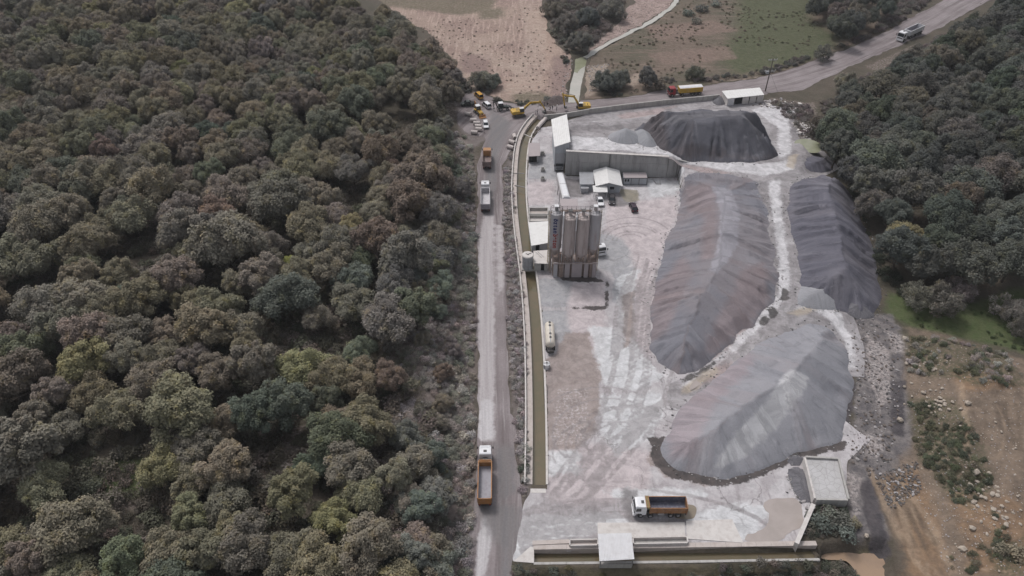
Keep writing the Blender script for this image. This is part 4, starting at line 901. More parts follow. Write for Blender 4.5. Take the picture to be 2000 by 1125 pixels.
RFOR = [(1610,208),(1665,178),(1735,140),(1812,98),(1872,65),(1960,5),(2060,-70),(2140,-70),(2140,530),(1985,515),(1900,525),(1830,530),(1775,515),(1745,500),(1730,470),(1712,430),(1690,380),(1668,335),(1638,290),(1612,250)]
TOPR = [(1565,-40),(1720,-40),(1730,0),(1735,20),(1712,48),(1676,66),(1650,68),(1625,45),(1590,20)]
def scatter(forest, clear, x0, x1, y0, y1, sp, kinds, where, smin, smax):
    gx, gy = np.meshgrid(np.arange(x0, x1, sp), np.arange(y0, y1, sp * .87)); gx = gx + (np.arange(gx.shape[0]) % 2)[:, None] * sp * .5
    gx = (gx + tr.uniform(-.36, .36, gx.shape) * sp).ravel(); gy = (gy + tr.uniform(-.36, .36, gy.shape) * sp).ravel()
    z = T(gx, gy); s = tr.uniform(smin, smax, gx.shape)
    px, py = project(gx, gy, z + 7 * s); k = in_px(px, py, forest)
    for cx, cy, a, b in clear: k &= ((px - cx) / a) ** 2 + ((py - cy - 12) / b) ** 2 > 1.5
    names = list(kinds); w = np.array([kinds[n] for n in names]); w = w / w.sum()
    patch = vnoise(gx / 26, gy / 26, 77)
    for i in np.nonzero(k)[0]:
        ok = all((gx[i] - c[0]) ** 2 + (gy[i] - c[1]) ** 2 > ((4.6 * s[i] + 4.6 * c[3]) * .62) ** 2 for c in cand if c[6] == where)
        if not ok: continue
        j = int(np.clip((patch[i] * .6 + tr.uniform(0, 1) * .4), 0, .999) * 1000) / 1000 if where == 'L' and tr.uniform() < .4 else tr.uniform()
        kd = names[int(np.searchsorted(np.cumsum(w), j).clip(0, len(names) - 1))]
        cand.append((gx[i], gy[i], z[i], s[i], kd, None, where))
scatter(LFOR, LCLEAR, -300, 15, 55, 440, 6.1, {'olive': 6, 'brown': 6.5, 'green': 1.6, 'mauve': 1.6, 'dark': 1.2, 'rust': .7, 'yellow': .5}, 'L', .68, 1.06)
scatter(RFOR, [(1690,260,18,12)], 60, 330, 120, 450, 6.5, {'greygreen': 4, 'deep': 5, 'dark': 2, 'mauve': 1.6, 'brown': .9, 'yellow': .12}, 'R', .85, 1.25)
scatter(TOPR, [], 60, 200, 250, 420, 7.5, {'deep': 5, 'greygreen': 3, 'mauve': 1}, 'T', .7, 1.0)
# nearest first: by size in the picture
def px_size(c): return c[3] / math.hypot(c[0], c[1], 120 - c[2])
cand.sort(key=lambda c: (-1 if c[5] else 0, -px_size(c)))
GROUPS = {'L': 'trees of the wood left of the road', 'R': 'trees of the dark wood beyond the slate-grey heap', 'T': 'trees by the green meadow'}
PLACE = {'L': 'in the mixed autumn wood left of the road', 'R': 'in the dark wood beyond the slate-grey heap', 'T': 'in the clump between the green meadow and the road'}
bigs = []
N_IND = 215
def place_tree(c, label, group, crown=None, name='broadleaf_tree'):
    x, y, z, s, kd, _, wh = c
    root = thing(name, label, 'tree', (x, y, z - .15), tr.uniform(0, 6.28), group)
    root.scale = (s * tr.uniform(.94, 1.06), s * tr.uniform(.94, 1.06), s * tr.uniform(.9, 1.05))
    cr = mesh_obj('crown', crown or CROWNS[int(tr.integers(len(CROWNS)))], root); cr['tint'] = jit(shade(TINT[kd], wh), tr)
    mesh_obj('trunk', TRUNKS[int(tr.integers(3))], root)
    return root
SHAPE = ['domed', 'broad', 'upright', 'flat-topped', 'rounded', 'spreading', 'narrow']
def tree_label(c, cid):
    px, py = project(c[0], c[1], c[2] + 5 * c[3]); s = c[3]
    size = 'small' if s < .8 else 'mid-sized' if s < .98 else 'large' if s < 1.2 else 'huge'
    if c[6] == 'L':
        row = 'at the bottom of the wood' if py > 960 else 'on the lower slope of the wood' if py > 780 else 'on the lower middle slope' if py > 620 else 'on the middle slope of the wood' if py > 470 else 'on the upper middle slope' if py > 330 else 'high up in the wood' if py > 200 else 'near the top of the wood'
        col = 'by its outer edge' if px < 130 else 'far from the road' if px < 320 else 'halfway to the road' if px < 520 else 'nearer the road' if px < 720 else 'by the roadside scrub'
        place = row + ', ' + col
    elif c[6] == 'R':
        row = 'at the foot of' if py > 480 else 'in the lower part of' if py > 380 else 'in the middle of' if py > 260 else 'high in' if py > 150 else 'at the top of'
        col = 'facing the gravel heaps' if px < 1740 else 'a little way in' if px < 1840 else 'deep inside' if px < 1930 else 'by its outer edge'
        place = row + ' the dark wood, ' + col
    else: place = 'in the clump between green meadow and road'
    lab = '%s %s %s tree %s' % (size, SHAPE[cid], WORD[c[4]], place)
    return lab if len(lab.replace('-', ' ').split()) <= 16 else '%s %s tree %s' % (SHAPE[cid], WORD[c[4]], place)
for c in cand[:N_IND]:
    cid = int(tr.integers(len(CROWNS)))
    if c[5]: lab = c[5]
    else:
        lab = tree_label(c, cid)
    root = place_tree(c, lab, GROUPS[c[6]], CROWNS[cid])
    if len(bigs) < 1: FIRST_TREE = root; bigs.append(root)
# one crown object of each shape serves the far wood
src = {}
for o in bpy.data.objects:
    if o.name.startswith('crown') and o.data.name not in src: src[o.data.name] = o
def gn_scatter(name, pts, sources, label, kind='stuff'):
    """pts: list of (x, y, z, scale, tint, variant): one object whose copies are grown on its points"""
    me = bpy.data.meshes.new(name); me.from_pydata([(p[0], p[1], p[2]) for p in pts], [], [])
    def put(nm, typ, field, vals):
        a = me.attributes.new(nm, typ, 'POINT'); a.data.foreach_set(field, np.asarray(vals, np.float32 if typ != 'INT' else np.int32).ravel())
    put('tint', 'FLOAT_COLOR', 'color', [(*p[4], 1) for p in pts])
    put('size', 'FLOAT', 'value', [p[3] for p in pts]); put('turn', 'FLOAT', 'value', tr.uniform(0, 6.28, len(pts))); put('pick', 'INT', 'value', [p[5] for p in pts])
    o = mesh_obj(name, me); tag(o, label, None, None, kind)
    g = bpy.data.node_groups.new(name + '_nodes', 'GeometryNodeTree')
    g.interface.new_socket('Geometry', in_out='INPUT', socket_type='NodeSocketGeometry'); g.interface.new_socket('Geometry', in_out='OUTPUT', socket_type='NodeSocketGeometry')
    gi = g.nodes.new('NodeGroupInput'); go = g.nodes.new('NodeGroupOutput')
    iop = g.nodes.new('GeometryNodeInstanceOnPoints'); jn = g.nodes.new('GeometryNodeJoinGeometry')
    for so in reversed(sources):
        oi = g.nodes.new('GeometryNodeObjectInfo'); oi.transform_space = 'ORIGINAL'; oi.inputs['Object'].default_value = so; oi.inputs['As Instance'].default_value = True
        g.links.new(oi.outputs['Geometry'], jn.inputs[0])
    def na(nm, typ):
        n = g.nodes.new('GeometryNodeInputNamedAttribute'); n.data_type = typ; n.inputs[0].default_value = nm; return n.outputs[0]
    cx = g.nodes.new('ShaderNodeCombineXYZ'); g.links.new(na('turn', 'FLOAT'), cx.inputs[2])
    g.links.new(gi.outputs[0], iop.inputs['Points']); g.links.new(jn.outputs[0], iop.inputs['Instance'])
    iop.inputs['Pick Instance'].default_value = True
    g.links.new(na('pick', 'INT'), iop.inputs['Instance Index'])
    e2r = g.nodes.new('FunctionNodeEulerToRotation'); g.links.new(cx.outputs[0], e2r.inputs[0]); g.links.new(e2r.outputs[0], iop.inputs['Rotation'])
    g.links.new(na('size', 'FLOAT'), iop.inputs['Scale']); g.links.new(iop.outputs[0], go.inputs[0])
    md = o.modifiers.new('grow', 'NODES'); md.node_group = g
    return o
far = cand[N_IND:]
cs = list(src.values())
gn_scatter('woodland', [(c[0], c[1], c[2] - .15, c[3], jit(TINT[c[4]], tr), int(tr.integers(len(cs)))) for c in far if c[6] == 'L'], cs, 'closed canopy of the autumn wood on the upper left slope')
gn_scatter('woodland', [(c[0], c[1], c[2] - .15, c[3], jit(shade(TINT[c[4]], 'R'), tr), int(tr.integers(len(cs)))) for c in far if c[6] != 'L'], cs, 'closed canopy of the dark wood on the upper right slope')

def single(px, py, rpx, kind, label, group=None, crown=None, name='broadleaf_tree', sink=3.2):
    zc = 120 / (SA + (py - 562.5) / FPX * CA); s = rpx * zc / FPX / 4.7
    g = G(px, py, (6.6 - sink) * s); return place_tree((g.x, g.y, g.z - sink * s, s, kind, None, 'L'), label, group, crown, name)
single(1182, 160, 24, 'deep', 'bushy dark tree on the stony spit beside the river', 'trees along the far side of the road')
single(1210, 156, 20, 'greygreen', 'grey-green tree touching the bushy dark one on the stony spit', 'trees along the far side of the road')
single(1264, 156, 20, 'deep', 'dark round tree at the roadside left of the red lorry', 'trees along the far side of the road')
single(1357, 143, 15, 'green', 'small fresh green tree directly behind the red lorry', 'trees along the far side of the road')
single(1290, 166, 13, 'mauve', 'low mauve tree just left of the red lorry', 'trees along the far side of the road')
single(1137, 86, 20, 'mauve', 'tall brown tree where the stream meets the river', 'trees along the stream')
single(1110, 55, 22, 'mauve', 'broad mauve-brown tree by the ploughed field edge', 'trees along the stream')
single(1150, 35, 22, 'deep', 'dark tree in the brown thicket above the stream', 'trees along the stream')
single(1195, 20, 22, 'mauve', 'brown tree at the top of the thicket above the stream', 'trees along the stream')
single(1080, 20, 18, 'brown', 'small brown tree beside the wheel ruts of the ploughed field', 'trees along the stream')
single(1610, 102, 22, 'mauve', 'leafless mauve bush-like tree at the bend of the road', None, SPARSE[0])
single(940, 158, 20, 'greygreen', 'grey-green tree beside the dirt path and the orange van', 'trees around the parked vehicles')
single(962, 160, 16, 'greygreen', 'smaller grey-green tree next to the ploughed field corner', 'trees around the parked vehicles')
for (px, py, r_, lab) in [(1790, 578, 34, 'bare mauve-grey tree at the left end of the grass strip'), (1845, 590, 40, 'wide bare mauve-grey tree on the grass strip below the dark wood'), (1880, 565, 34, 'bare pinkish tree against the dark wood above the grass strip'), (1975, 600, 34, 'bare pinkish tree alone on the grass strip'), (1995, 640, 26, 'small bare tree at the end of the grass strip')]:
    single(px, py, r_, 'mauve', lab, 'bare trees on the grass strip', SPARSE[(px // 10) % 2])

single(1600, 245, 26, 'mauve', 'brown-leaved tree at the corner of the dark wood by the rubble', None, SPARSE[1])
single(1650, 165, 22, 'brown', 'brown tree at the inner bend of the road', None)

def shrub(px, py, rpx, tint, label, group=None, twig=False):
    zc = 120 / (SA + (py - 562.5) / FPX * CA); s = rpx * zc / FPX
    g = G(px, py); root = thing('shrub', label, 'shrub', (g.x, g.y, g.z - .05), tr.uniform(0, 6.28), group); root.scale = (s, s, s * .9)
    f = mesh_obj('foliage', (TWIGS if twig else BUSHES)[int(tr.integers(2))], root); f['tint'] = jit(tint, tr)
    mesh_obj('stems', STEM, root); return root
bk = 0
for poly, kinds, step, sm, where in (([(790,430),(882,410),(895,520),(888,640),(830,650),(780,600)], ('greygreen', 'green', 'greygreen', 'brown'), 5.2, (.5, .85), 'on the green part of the roadside bank'),
                         ([(770,880),(868,860),(868,980),(876,1125),(755,1125),(745,980)], ('greygreen', 'deep', 'greygreen', 'brown'), 5.0, (.5, .85), 'on the lower roadside bank'),
                         ([(845,240),(885,240),(898,300),(896,430),(870,420),(845,330)], ('brown', 'mauve', 'greygreen'), 5.4, (.45, .75), 'on the upper roadside bank'),
                         ([(800,190),(890,185),(885,235),(820,240)], ('greygreen', 'green', 'brown'), 5.5, (.45, .7), 'below the dirt path'),
                         ([(830,650),(895,650),(895,860),(850,840),(810,750)], ('brown', 'mauve', 'rust'), 7.0, (.3, .5), 'on the brown part of the roadside bank')):
    W = GL(poly); xs_ = [q.x for q in W]; ys_ = [q.y for q in W]
    gx, gy = np.meshgrid(np.arange(min(xs_), max(xs_), step), np.arange(min(ys_), max(ys_), step)); gx = (gx + tr.uniform(-.4, .4, gx.shape) * step).ravel(); gy = (gy + tr.uniform(-.4, .4, gy.shape) * step).ravel()
    k = inside(gx, gy, W); gx, gy = gx[k], gy[k]; gz = T(gx, gy)
    for x, y, z in zip(gx, gy, gz):
        kd = kinds[int(tr.integers(len(kinds)))]; s = tr.uniform(*sm); cid = int(tr.integers(len(CROWNS)))
        place_tree((x, y, z - 3.4 * s, s, kd, None, 'L'), '%s %s bushy %s tree %s' % ('low' if s < .62 else 'taller', SHAPE[cid], WORD[kd], where), 'bushy trees on the roadside bank', CROWNS[cid], 'bushy_tree'); bk += 1
B0 = shrub(1068, 196, 9, TINT['deep'], 'dark shrub beside the mound of dug earth')
SH = [(1018, 205, 7, 'deep', 'dark shrub behind the left digger'), (1585, 1015, 14, 'deep', 'small shrub squeezed between white wall and slurry basin'),
      (1668, 1025, 15, 'olive', 'round olive shrub right of the big dark shrub'), (1985, 1085, 22, 'olive', 'olive shrub in the bottom corner of the spoil ground'), (1955, 1075, 16, 'olive', 'small olive shrub left of the corner shrub')]
SH += [(1608, 1030, 24, 'deep', 'broad dark shrub close to the leaning white wall'), (1640, 1022, 26, 'deep', 'broad dark shrub under the front wall of the slurry basin'), (1650, 1046, 22, 'deep', 'dark shrub at the edge of the brown water'), (1618, 1006, 18, 'greygreen', 'grey-green shrub directly below the slurry basin'),
       (1345, 30, 12, 'greygreen', 'grey-green shrub in the upper part of the brown meadow'), (1372, 22, 14, 'deep', 'dark shrub in the upper part of the brown meadow'), (1360, 45, 12, 'mauve', 'mauve shrub below two others in the brown meadow'), (1398, 12, 11, 'greygreen', 'shrub at the top edge of the brown meadow')]
for a, b, c_, d_, e_ in SH: shrub(a, b, c_, TINT[d_], e_)
TW = shrub(1745, 205, 8, TINT['mauve'], 'leafless shrub at the roadside below the white lorry', None, True)
bsrc = []
for o in bpy.data.objects:
    if o.name.startswith('foliage') and o.data.name not in [q.data.name for q in bsrc]: bsrc.append(o)
def ug(polys, step, smin, smax, tints, clear=(), dens=1.0, nscale=5.0, thr=.3, seed=1, world=False):
    out = []
    for poly in polys:
        W = poly if world else GL(poly); xs_ = [p.x for p in W]; ys_ = [p.y for p in W]
        gx, gy = np.meshgrid(np.arange(min(xs_), max(xs_), step), np.arange(min(ys_), max(ys_), step))
        gx = (gx + tr.uniform(-.5, .5, gx.shape) * step).ravel(); gy = (gy + tr.uniform(-.5, .5, gy.shape) * step).ravel()
        k = (sdf(gx, gy, W, 2.0) > .15) & (vnoise(gx / nscale, gy / nscale, seed) + .25 * vnoise(gx * 1.3, gy * 1.3, seed + 3) > thr) & (tr.uniform(0, 1, gx.shape) < dens)
        for c in clear: k &= sdf(gx, gy, c, 2.0) < -.2
        gx = gx[k]; gy = gy[k]; z = T(gx, gy, True)
        for x, y, zz in zip(gx, gy, z):
            t = tints[int(tr.integers(len(tints)))]; out.append((x, y, zz - .05, tr.uniform(smin, smax), jit(t, tr, .25), int(tr.integers(len(bsrc)))))
    return out
BR = [(.26, .225, .208), (.29, .255, .238), (.22, .205, .175), (.19, .19, .158), (.31, .28, .27)]
GRN = [(.10, .104, .066), (.085, .094, .06), (.115, .108, .075), (.075, .085, .06)]
bankpts = ug([[(924,1125),(922,985),(926,850),(927,700),(927,550),(925,430),(926,340),(922,290),(905,264),(885,262),(882,340),(872,420),(880,500),(866,590),(790,640),(752,720),(775,800),(752,870),(745,980),(760,1040),(810,1125)]], 1.05, .5, 1.35, BR, thr=.34, seed=2)
bankpts += ug([[(884,980),(915,1000),(902,1125),(880,1125)], [(930,420),(926,560),(905,600),(890,520)]], 1.3, .6, 1.6, [(.17,.18,.16),(.20,.20,.178)], thr=.35, seed=4)
gn_scatter('undergrowth', bankpts, bsrc, 'brown scrub and brambles on the bank between wood and road')
vp = ug([[(982,420),(1000,420),(1012,480),(1024,600),(1031,800),(1033,960),(1022,985),(1012,900),(1002,800),(994,680),(988,520)], [(986,330),(1002,290),(1001,355),(1006,420),(984,420)]], .8, .35, .95, [(.31, .275, .27), (.25, .222, .215), (.34, .31, .305)], thr=.34, seed=6, nscale=3)
vp += ug([[(1016,880),(1030,880),(1031,950),(1022,970),(1014,930)]], .9, .4, .9, [(.06, .07, .055)], thr=.3, seed=8)
gn_scatter('undergrowth', vp, bsrc, 'dusty grey scrub on the verge between road and water channel')
fl = ug([[(-60,1150),(-60,300),(500,200),(860,250),(860,480),(790,640),(790,720),(870,860),(870,1150)]], 1.9, .6, 2.3, [(.105, .094, .072), (.125, .106, .086), (.09, .09, .066), (.14, .122, .104)], thr=.3, seed=9)
gn_scatter('undergrowth', fl, bsrc, 'low dark undergrowth on the floor of the autumn wood')
sp_ = ug([[(1770,780),(1860,780),(1915,870),(1935,950),(1890,1000),(1840,960),(1790,890)]], 1.0, .4, .95, GRN, thr=.42, seed=12, nscale=4)
sp_ += ug([[(1765,655),(1960,685),(2000,760),(1930,760),(1860,735),(1775,730)]], 1.3, .4, 1.0, GRN + BR, thr=.5, seed=13, nscale=4)
sp_ += ug([[(1880,870),(1930,900),(1925,960),(1890,960)], [(1880,980),(1960,1010),(1985,1125),(1930,1125)], [(1860,1040),(1990,1050),(1990,1125),(1850,1125)]], 1.3, .35, .9, GRN, thr=.55, seed=14)
gn_scatter('undergrowth', sp_, bsrc, 'low green scrub spreading over the bare spoil ground')
bt = ug([[(1390,1108),(1480,1098),(1590,1097),(1650,1102),(1672,1130),(1655,1180),(1380,1180),(1300,1135)], [(1000,1112),(1075,1108),(1130,1116),(1070,1160),(1000,1160)], [(1600,988),(1650,992),(1675,1030),(1640,1048),(1578,1050),(1574,1030)]], .75, .5, 1.15, [(.08, .088, .07), (.10, .10, .08), (.13, .112, .10)], thr=.28, seed=15, nscale=3)
bt += ug([[(1075,1108),(1390,1105),(1330,1130),(1300,1180),(1200,1150)]], 1.6, .3, .7, [(.09, .085, .05), (.11, .10, .06)], thr=.6, seed=16)
gn_scatter('undergrowth', bt, bsrc, 'dark reeds and shrubs outside the lower channel')
up = ug([[(1066,-40),(1240,-40),(1195,55),(1150,92),(1115,98),(1082,78)]], 1.9, .8, 2.2, [(.165, .135, .126), (.14, .12, .108), (.125, .122, .10)], thr=.3, seed=17)
up += ug([[(1280,165),(1330,160),(1400,160),(1500,146),(1560,126),(1600,110),(1560,112),(1480,138),(1380,152),(1280,156)]], 1.4, .5, 1.4, [(.105, .105, .092), (.14, .122, .114)], thr=.4, seed=18)
up += ug([[(1590,110),(1660,84),(1740,55),(1800,18),(1850,-30),(1760,-40),(1700,75)]], 1.6, .7, 1.9, [(.125, .115, .105), (.15, .125, .12)], thr=.3, seed=19)
up += ug([[(1150,190),(1165,170),(1225,172),(1250,182),(1200,190)], [(1096,100),(1122,92),(1112,110),(1104,150)]], 1.4, .6, 1.5, [(.06, .065, .055), (.09, .075, .07)], thr=.35, seed=20)
up += ug([[(895,165),(900,150),(925,178),(900,195),(870,200),(840,195),(850,175)], [(925,165),(950,178),(990,195),(970,200),(945,185)]], 1.3, .6, 1.5, [(.085, .088, .075), (.10, .095, .085)], thr=.3, seed=22)
up += ug([[(1000,205),(1060,208),(1040,198),(1000,198)]], 1.1, .4, 1.0, [(.07, .075, .06)], thr=.4, seed=23)
gn_scatter('undergrowth', up, bsrc, 'mauve and grey thickets along stream, river and far road')
rp = ug([[(1505,200),(1575,205),(1600,240),(1610,290),(1590,285),(1560,255),(1540,235),(1520,215)], [(1600,205),(1660,166),(1740,125),(1850,62),(1860,70),(1760,130),(1680,180),(1610,230)]], 1.3, .5, 1.4, [(.165, .14, .135), (.135, .122, .11), (.14, .115, .11)], thr=.42, seed=24)
rp += ug([[(1640,330),(1660,380),(1690,450),(1710,520),(1730,560),(1800,600),(1790,575),(1720,500),(1680,400),(1650,330)]], 1.4, .6, 1.6, [(.05, .055, .042)], thr=.2, seed=25)
rp += ug([[(1740,590),(1860,606),(2060,570),(2060,700),(1900,662),(1790,638)]], 1.6, .25, .6, [(.05, .07, .03), (.06, .07, .035)], thr=.5, seed=26)
rp += ug([[(1180,105),(1240,75),(1330,15),(1380,-40),(1600,-40),(1600,60),(1560,115),(1440,150),(1260,160),(1180,140)]], 1.9, .25, .75, [(.16, .125, .10), (.125, .115, .075), (.14, .12, .09), (.10, .10, .06)], thr=.62, dens=.6, seed=27, nscale=7)
rp += ug([[(760,20),(900,40),(1060,10),(1090,95),(1110,150),(1080,195),(960,185),(880,105)]], 2.6, .2, .5, [(.20, .16, .135), (.15, .125, .10), (.17, .14, .115)], thr=.56, seed=28, nscale=9)
gn_scatter('undergrowth', rp, bsrc, 'low thicket fringing the dark eastern wood')
# ------------------------------------------------------------------ concrete channels and walls
def wall_run(name, label, cat, line, w, z0, z1, seg, mat, gap=.03, group=None, part='wall_segment', jit_z=.02, name_top=None):
    """a cast wall along a plan polyline made of separate segments"""
    pts = resample(line, seg, False); root = thing(name, label, cat, (pts[0].x, pts[0].y, 0), 0, group)
    o = Vector((pts[0].x, pts[0].y)); r = np.random.default_rng(len(pts))
    fz0 = z0 if callable(z0) else (lambda q: z0); fz1 = z1 if callable(z1) else (lambda q: z1)
    n = len(pts)
    def nor(i):
        a = pts[max(0, i - 1)]; b = pts[min(n - 1, i + 1)]; t = (b - a).normalized(); return Vector((-t.y, t.x))
    for i in range(n - 1):
        a, b = pts[i] - o, pts[i + 1] - o; t = (b - a).normalized(); a = a + t * gap / 2; b = b - t * gap / 2
        na, nb = nor(i), nor(i + 1); dz = r.uniform(-jit_z, jit_z)
        zt = [fz1(pts[i]) + dz, fz1(pts[i + 1]) + dz, fz1(pts[i + 1]) + dz, fz1(pts[i]) + dz]; zb = [fz0(pts[i]), fz0(pts[i + 1]), fz0(pts[i + 1]), fz0(pts[i])]
        mb = MB(); mb.slab([a - na * w / 2, b - nb * w / 2, b + nb * w / 2, a + na * w / 2], zb, zt); mb.build(part, mat, root)
    return root
def shift(pts, d): return offset_line(pts, d, d)[:len(pts)]
chL = shift(CHAN_S, 1.85); chLp = shift(CHAN_S, 2.7); chR = shift(CHAN_S, -1.45)
wall_run('channel_wall', 'broad pinkish concrete ledge wall along the road side of the long channel', 'channel wall', chL, 1.15, -2.5, .12, 4.0, M['concrete_warm'], group='walls of the long water channel')
wall_run('parapet_wall', 'thin raised parapet along the road side of the long channel', 'wall', chLp, .3, -.6, .75, 4.0, M['concrete_pale'], group='walls of the long water channel')
wall_run('channel_wall', 'narrow concrete wall of the long channel along the yard side', 'channel wall', chR, .4, -2.5, .22, 4.0, M['concrete_pale'], group='walls of the long water channel')
ea, eb = P(1036, 955), P(1066, 955)
mb = MB(); mb.slab([(ea.x, ea.y - .9), (eb.x, eb.y - .9), (eb.x, eb.y + .0), (ea.x, ea.y + .0)], -2.5, .1); tag(mb.build('channel_end_wall', M['concrete_pale']), 'pale concrete block closing the near end of the long channel', 'channel wall')
for px0, py0, px1, py1, lab in [(1003, 338, 1024, 339, 'thin steel strut across the long channel beside the orange tipper'), (1005, 362, 1026, 366, 'thin steel strut across the long channel beside the white tipper')]:
    a, b = P(px0, py0, .3), P(px1, py1, .3); mb = MB(); mb.bar(a, b, .16, .16); tag(mb.build('strut', M['steel']), lab, 'strut')
# lower channel
nW = [p.to_2d() + Vector((0, .45)) for p in SCHAN_N]; sW = [p.to_2d() - Vector((0, .25)) for p in SCHAN_S]
wall_run('channel_wall', 'long inner concrete wall of the lower channel with joints and a pale top', 'channel wall', nW, .9, -2.6, .12, 2.7, M['concrete_warm'], group='walls of the lower channel')
wall_run('channel_wall', 'outer concrete wall of the lower channel with dark water at its foot', 'channel wall', sW, .45, -3.0, .05, 2.9, M['concrete'], group='walls of the lower channel')
a, b = P(1000, 1097), P(1043, 1100)
mb = MB(); mb.slab([P(1003, 1097).to_2d(), P(1043, 1100).to_2d(), P(1043, 1070).to_2d(), P(1036, 1068).to_2d()], -3.0, .1); tag(mb.build('channel_end_wall', M['concrete_pale']), 'pale concrete block closing the road end of the lower channel', 'channel wall')

# tall retaining wall, two tiers of panels, stepped down at its free end
rw = thing('retaining_wall', 'tall grey concrete panel wall behind the site office, stepped down at its right end', 'retaining wall', (W0.x, W0.y, 0))
d = (W1 - W0).to_2d(); L = d.length; t_ = d.normalized(); n_ = Vector((-t_.y, t_.x))
N = 9
for i in range(N):
    a = t_ * (L * i / N + .02); b = t_ * (L * (i + 1) / N - .02)
    for (z0a, z0b, z1a, z1b, off) in ((-.3, -.3, 4.45, 4.45, 0), (4.48, 4.48, 7.95 - 1.05 * i / N, 7.95 - 1.05 * (i + 1) / N, .05 + .02 * (i % 2))):
        mb = MB(); q = [a - n_ * (.25 - off), b - n_ * (.25 - off), b + n_ * .25, a + n_ * .25]; mb.slab(q, [z0a, z0b, z0b, z0a], [z1a, z1b, z1b, z1a]); mb.build('wall_panel', M['concrete_wall'], rw)
e = t_ * L; e2 = (W2 - W0).to_2d()
for i in range(3):
    a = e.lerp(e2, i / 3 + .01); b = e.lerp(e2, (i + 1) / 3 - .01); za = 6.6 - .8 * i; zb = 6.6 - .8 * (i + 1)
    mb = MB(); mb.slab([a - n_ * .25, b - n_ * .25, b + n_ * .25, a + n_ * .25], -.3, [za, zb, zb, za]); mb.build('wall_panel', M['concrete_wall'], rw)
mb = MB(); mb.slab([-n_ * .42 + t_ * 0, t_ * L - n_ * .42, t_ * L + n_ * .35, n_ * .35], [7.95, 6.9, 6.9, 7.95], [8.12, 7.07, 7.07, 8.12]); mb.build('coping', M['concrete_pale'], rw)
mb = MB(); k = t_ * (L * .43); mb.bar((*(k - n_ * .45), .1), (*(k - n_ * .45), 7.4), .16); mb.build('drain_pipe', M['steel_dark'], rw)

# low wall between the works and the upper road
uw = [P(1063, 234).to_2d(), P(1106, 230).to_2d(), P(1150, 222).to_2d(), P(1220, 213).to_2d(), P(1300, 204).to_2d(), P(1404, 194).to_2d()]
wall_run('roadside_wall', 'low concrete wall between the upper road and the gravel heaps', 'wall', uw, .4, -1, 1.75, 3.6, M['concrete'])
a, b = P(1110, 243, 1.9), P(1162, 238, 1.9)
mb = MB(); mb.bar(a, b, .35, .3); mb.box((a.x + .4, a.y, .8), (.3, .3, 1.9)); mb.box((b.x - .4, b.y, .8), (.3, .3, 1.9)); tag(mb.build('barrier_beam', M['white_paint']), 'long pale beam on posts beside the white loading shed', 'beam')
mb = MB(); mb.cyl(P(1050, 250, .6), P(1066, 231, .6), .6, .6, 18); tag(mb.build('concrete_pipe', M['pipe'], None, True), 'pale concrete pipe lying across the head of the long channel', 'pipe')
mb = MB(); mb.bar(P(1040, 262, .5), P(1056, 252, .5), .25, .2); tag(mb.build('plank', M['wood']), 'weathered plank bridging the head of the long channel', 'plank')
a, b = P(1024, 262, .4), P(1040, 270, .4); mb = MB(); mb.bar(a, b, .2, .2); tag(mb.build('strut', M['concrete_pale']), 'pale strut braced across the bend of the long channel', 'strut')

# slurry basin and the leaning white wall
bs = thing('slurry_basin', 'open concrete basin filled with pale cracked slurry', 'basin', (*P(1615, 940, 0).to_2d(), 0))
o2 = P(1615, 940, 0).to_2d()
c4 = [P(1594, 973, 2.0).to_2d() - o2, P(1656, 974, 2.0).to_2d() - o2, P(1637, 896, 2.0).to_2d() - o2, P(1574, 893, 2.0).to_2d() - o2]
t = NT('cracked_slurry'); p = t.pos(); v = t.voro(p, .85, 'DISTANCE_TO_EDGE')
c = t.mix(t.step(t.noise(p, .4, 4), .35, .65), (.46, .45, .455), (.40, .39, .39)); c = t.mix(t.math('MULTIPLY', t.step(v, .07, 0.0), .4), c, (.25, .235, .235)); t.bump(t.step(v, 0, .08), .5, .06); M['cracked'] = t.fin(c, .9)
mb = MB(); mb.slab([q * .985 for q in c4], -.2, 1.55); mb.build('slurry_fill', M['cracked'], bs)
for i in range(4):
    a, b = c4[i], c4[(i + 1) % 4]; t_ = (b - a).normalized(); n_ = Vector((t_.y, -t_.x)); ln = (b - a).length
    k = 3 if i in (0, 2) else 4
    for j in range(k):
        p0 = a + t_ * (ln * j / k + .015); p1 = a + t_ * (ln * (j + 1) / k - .015)
        mb = MB(); mb.slab([p0, p1, p1 + n_ * .35, p0 + n_ * .35] if True else [], -.4, 2.0 + .01 * (j % 2)); mb.build('wall_panel', M['concrete'] if i != 3 else M['concrete_pale'], bs)
wl = [P(1589, 984, 1.2).to_2d(), P(1556, 1061, 1.2).to_2d()]
wall_run('leaning_wall', 'straight pale low wall running from the slurry basin to the lower channel', 'wall', wl, .75, -2.4, 1.2, 3.2, M['concrete_pale'])

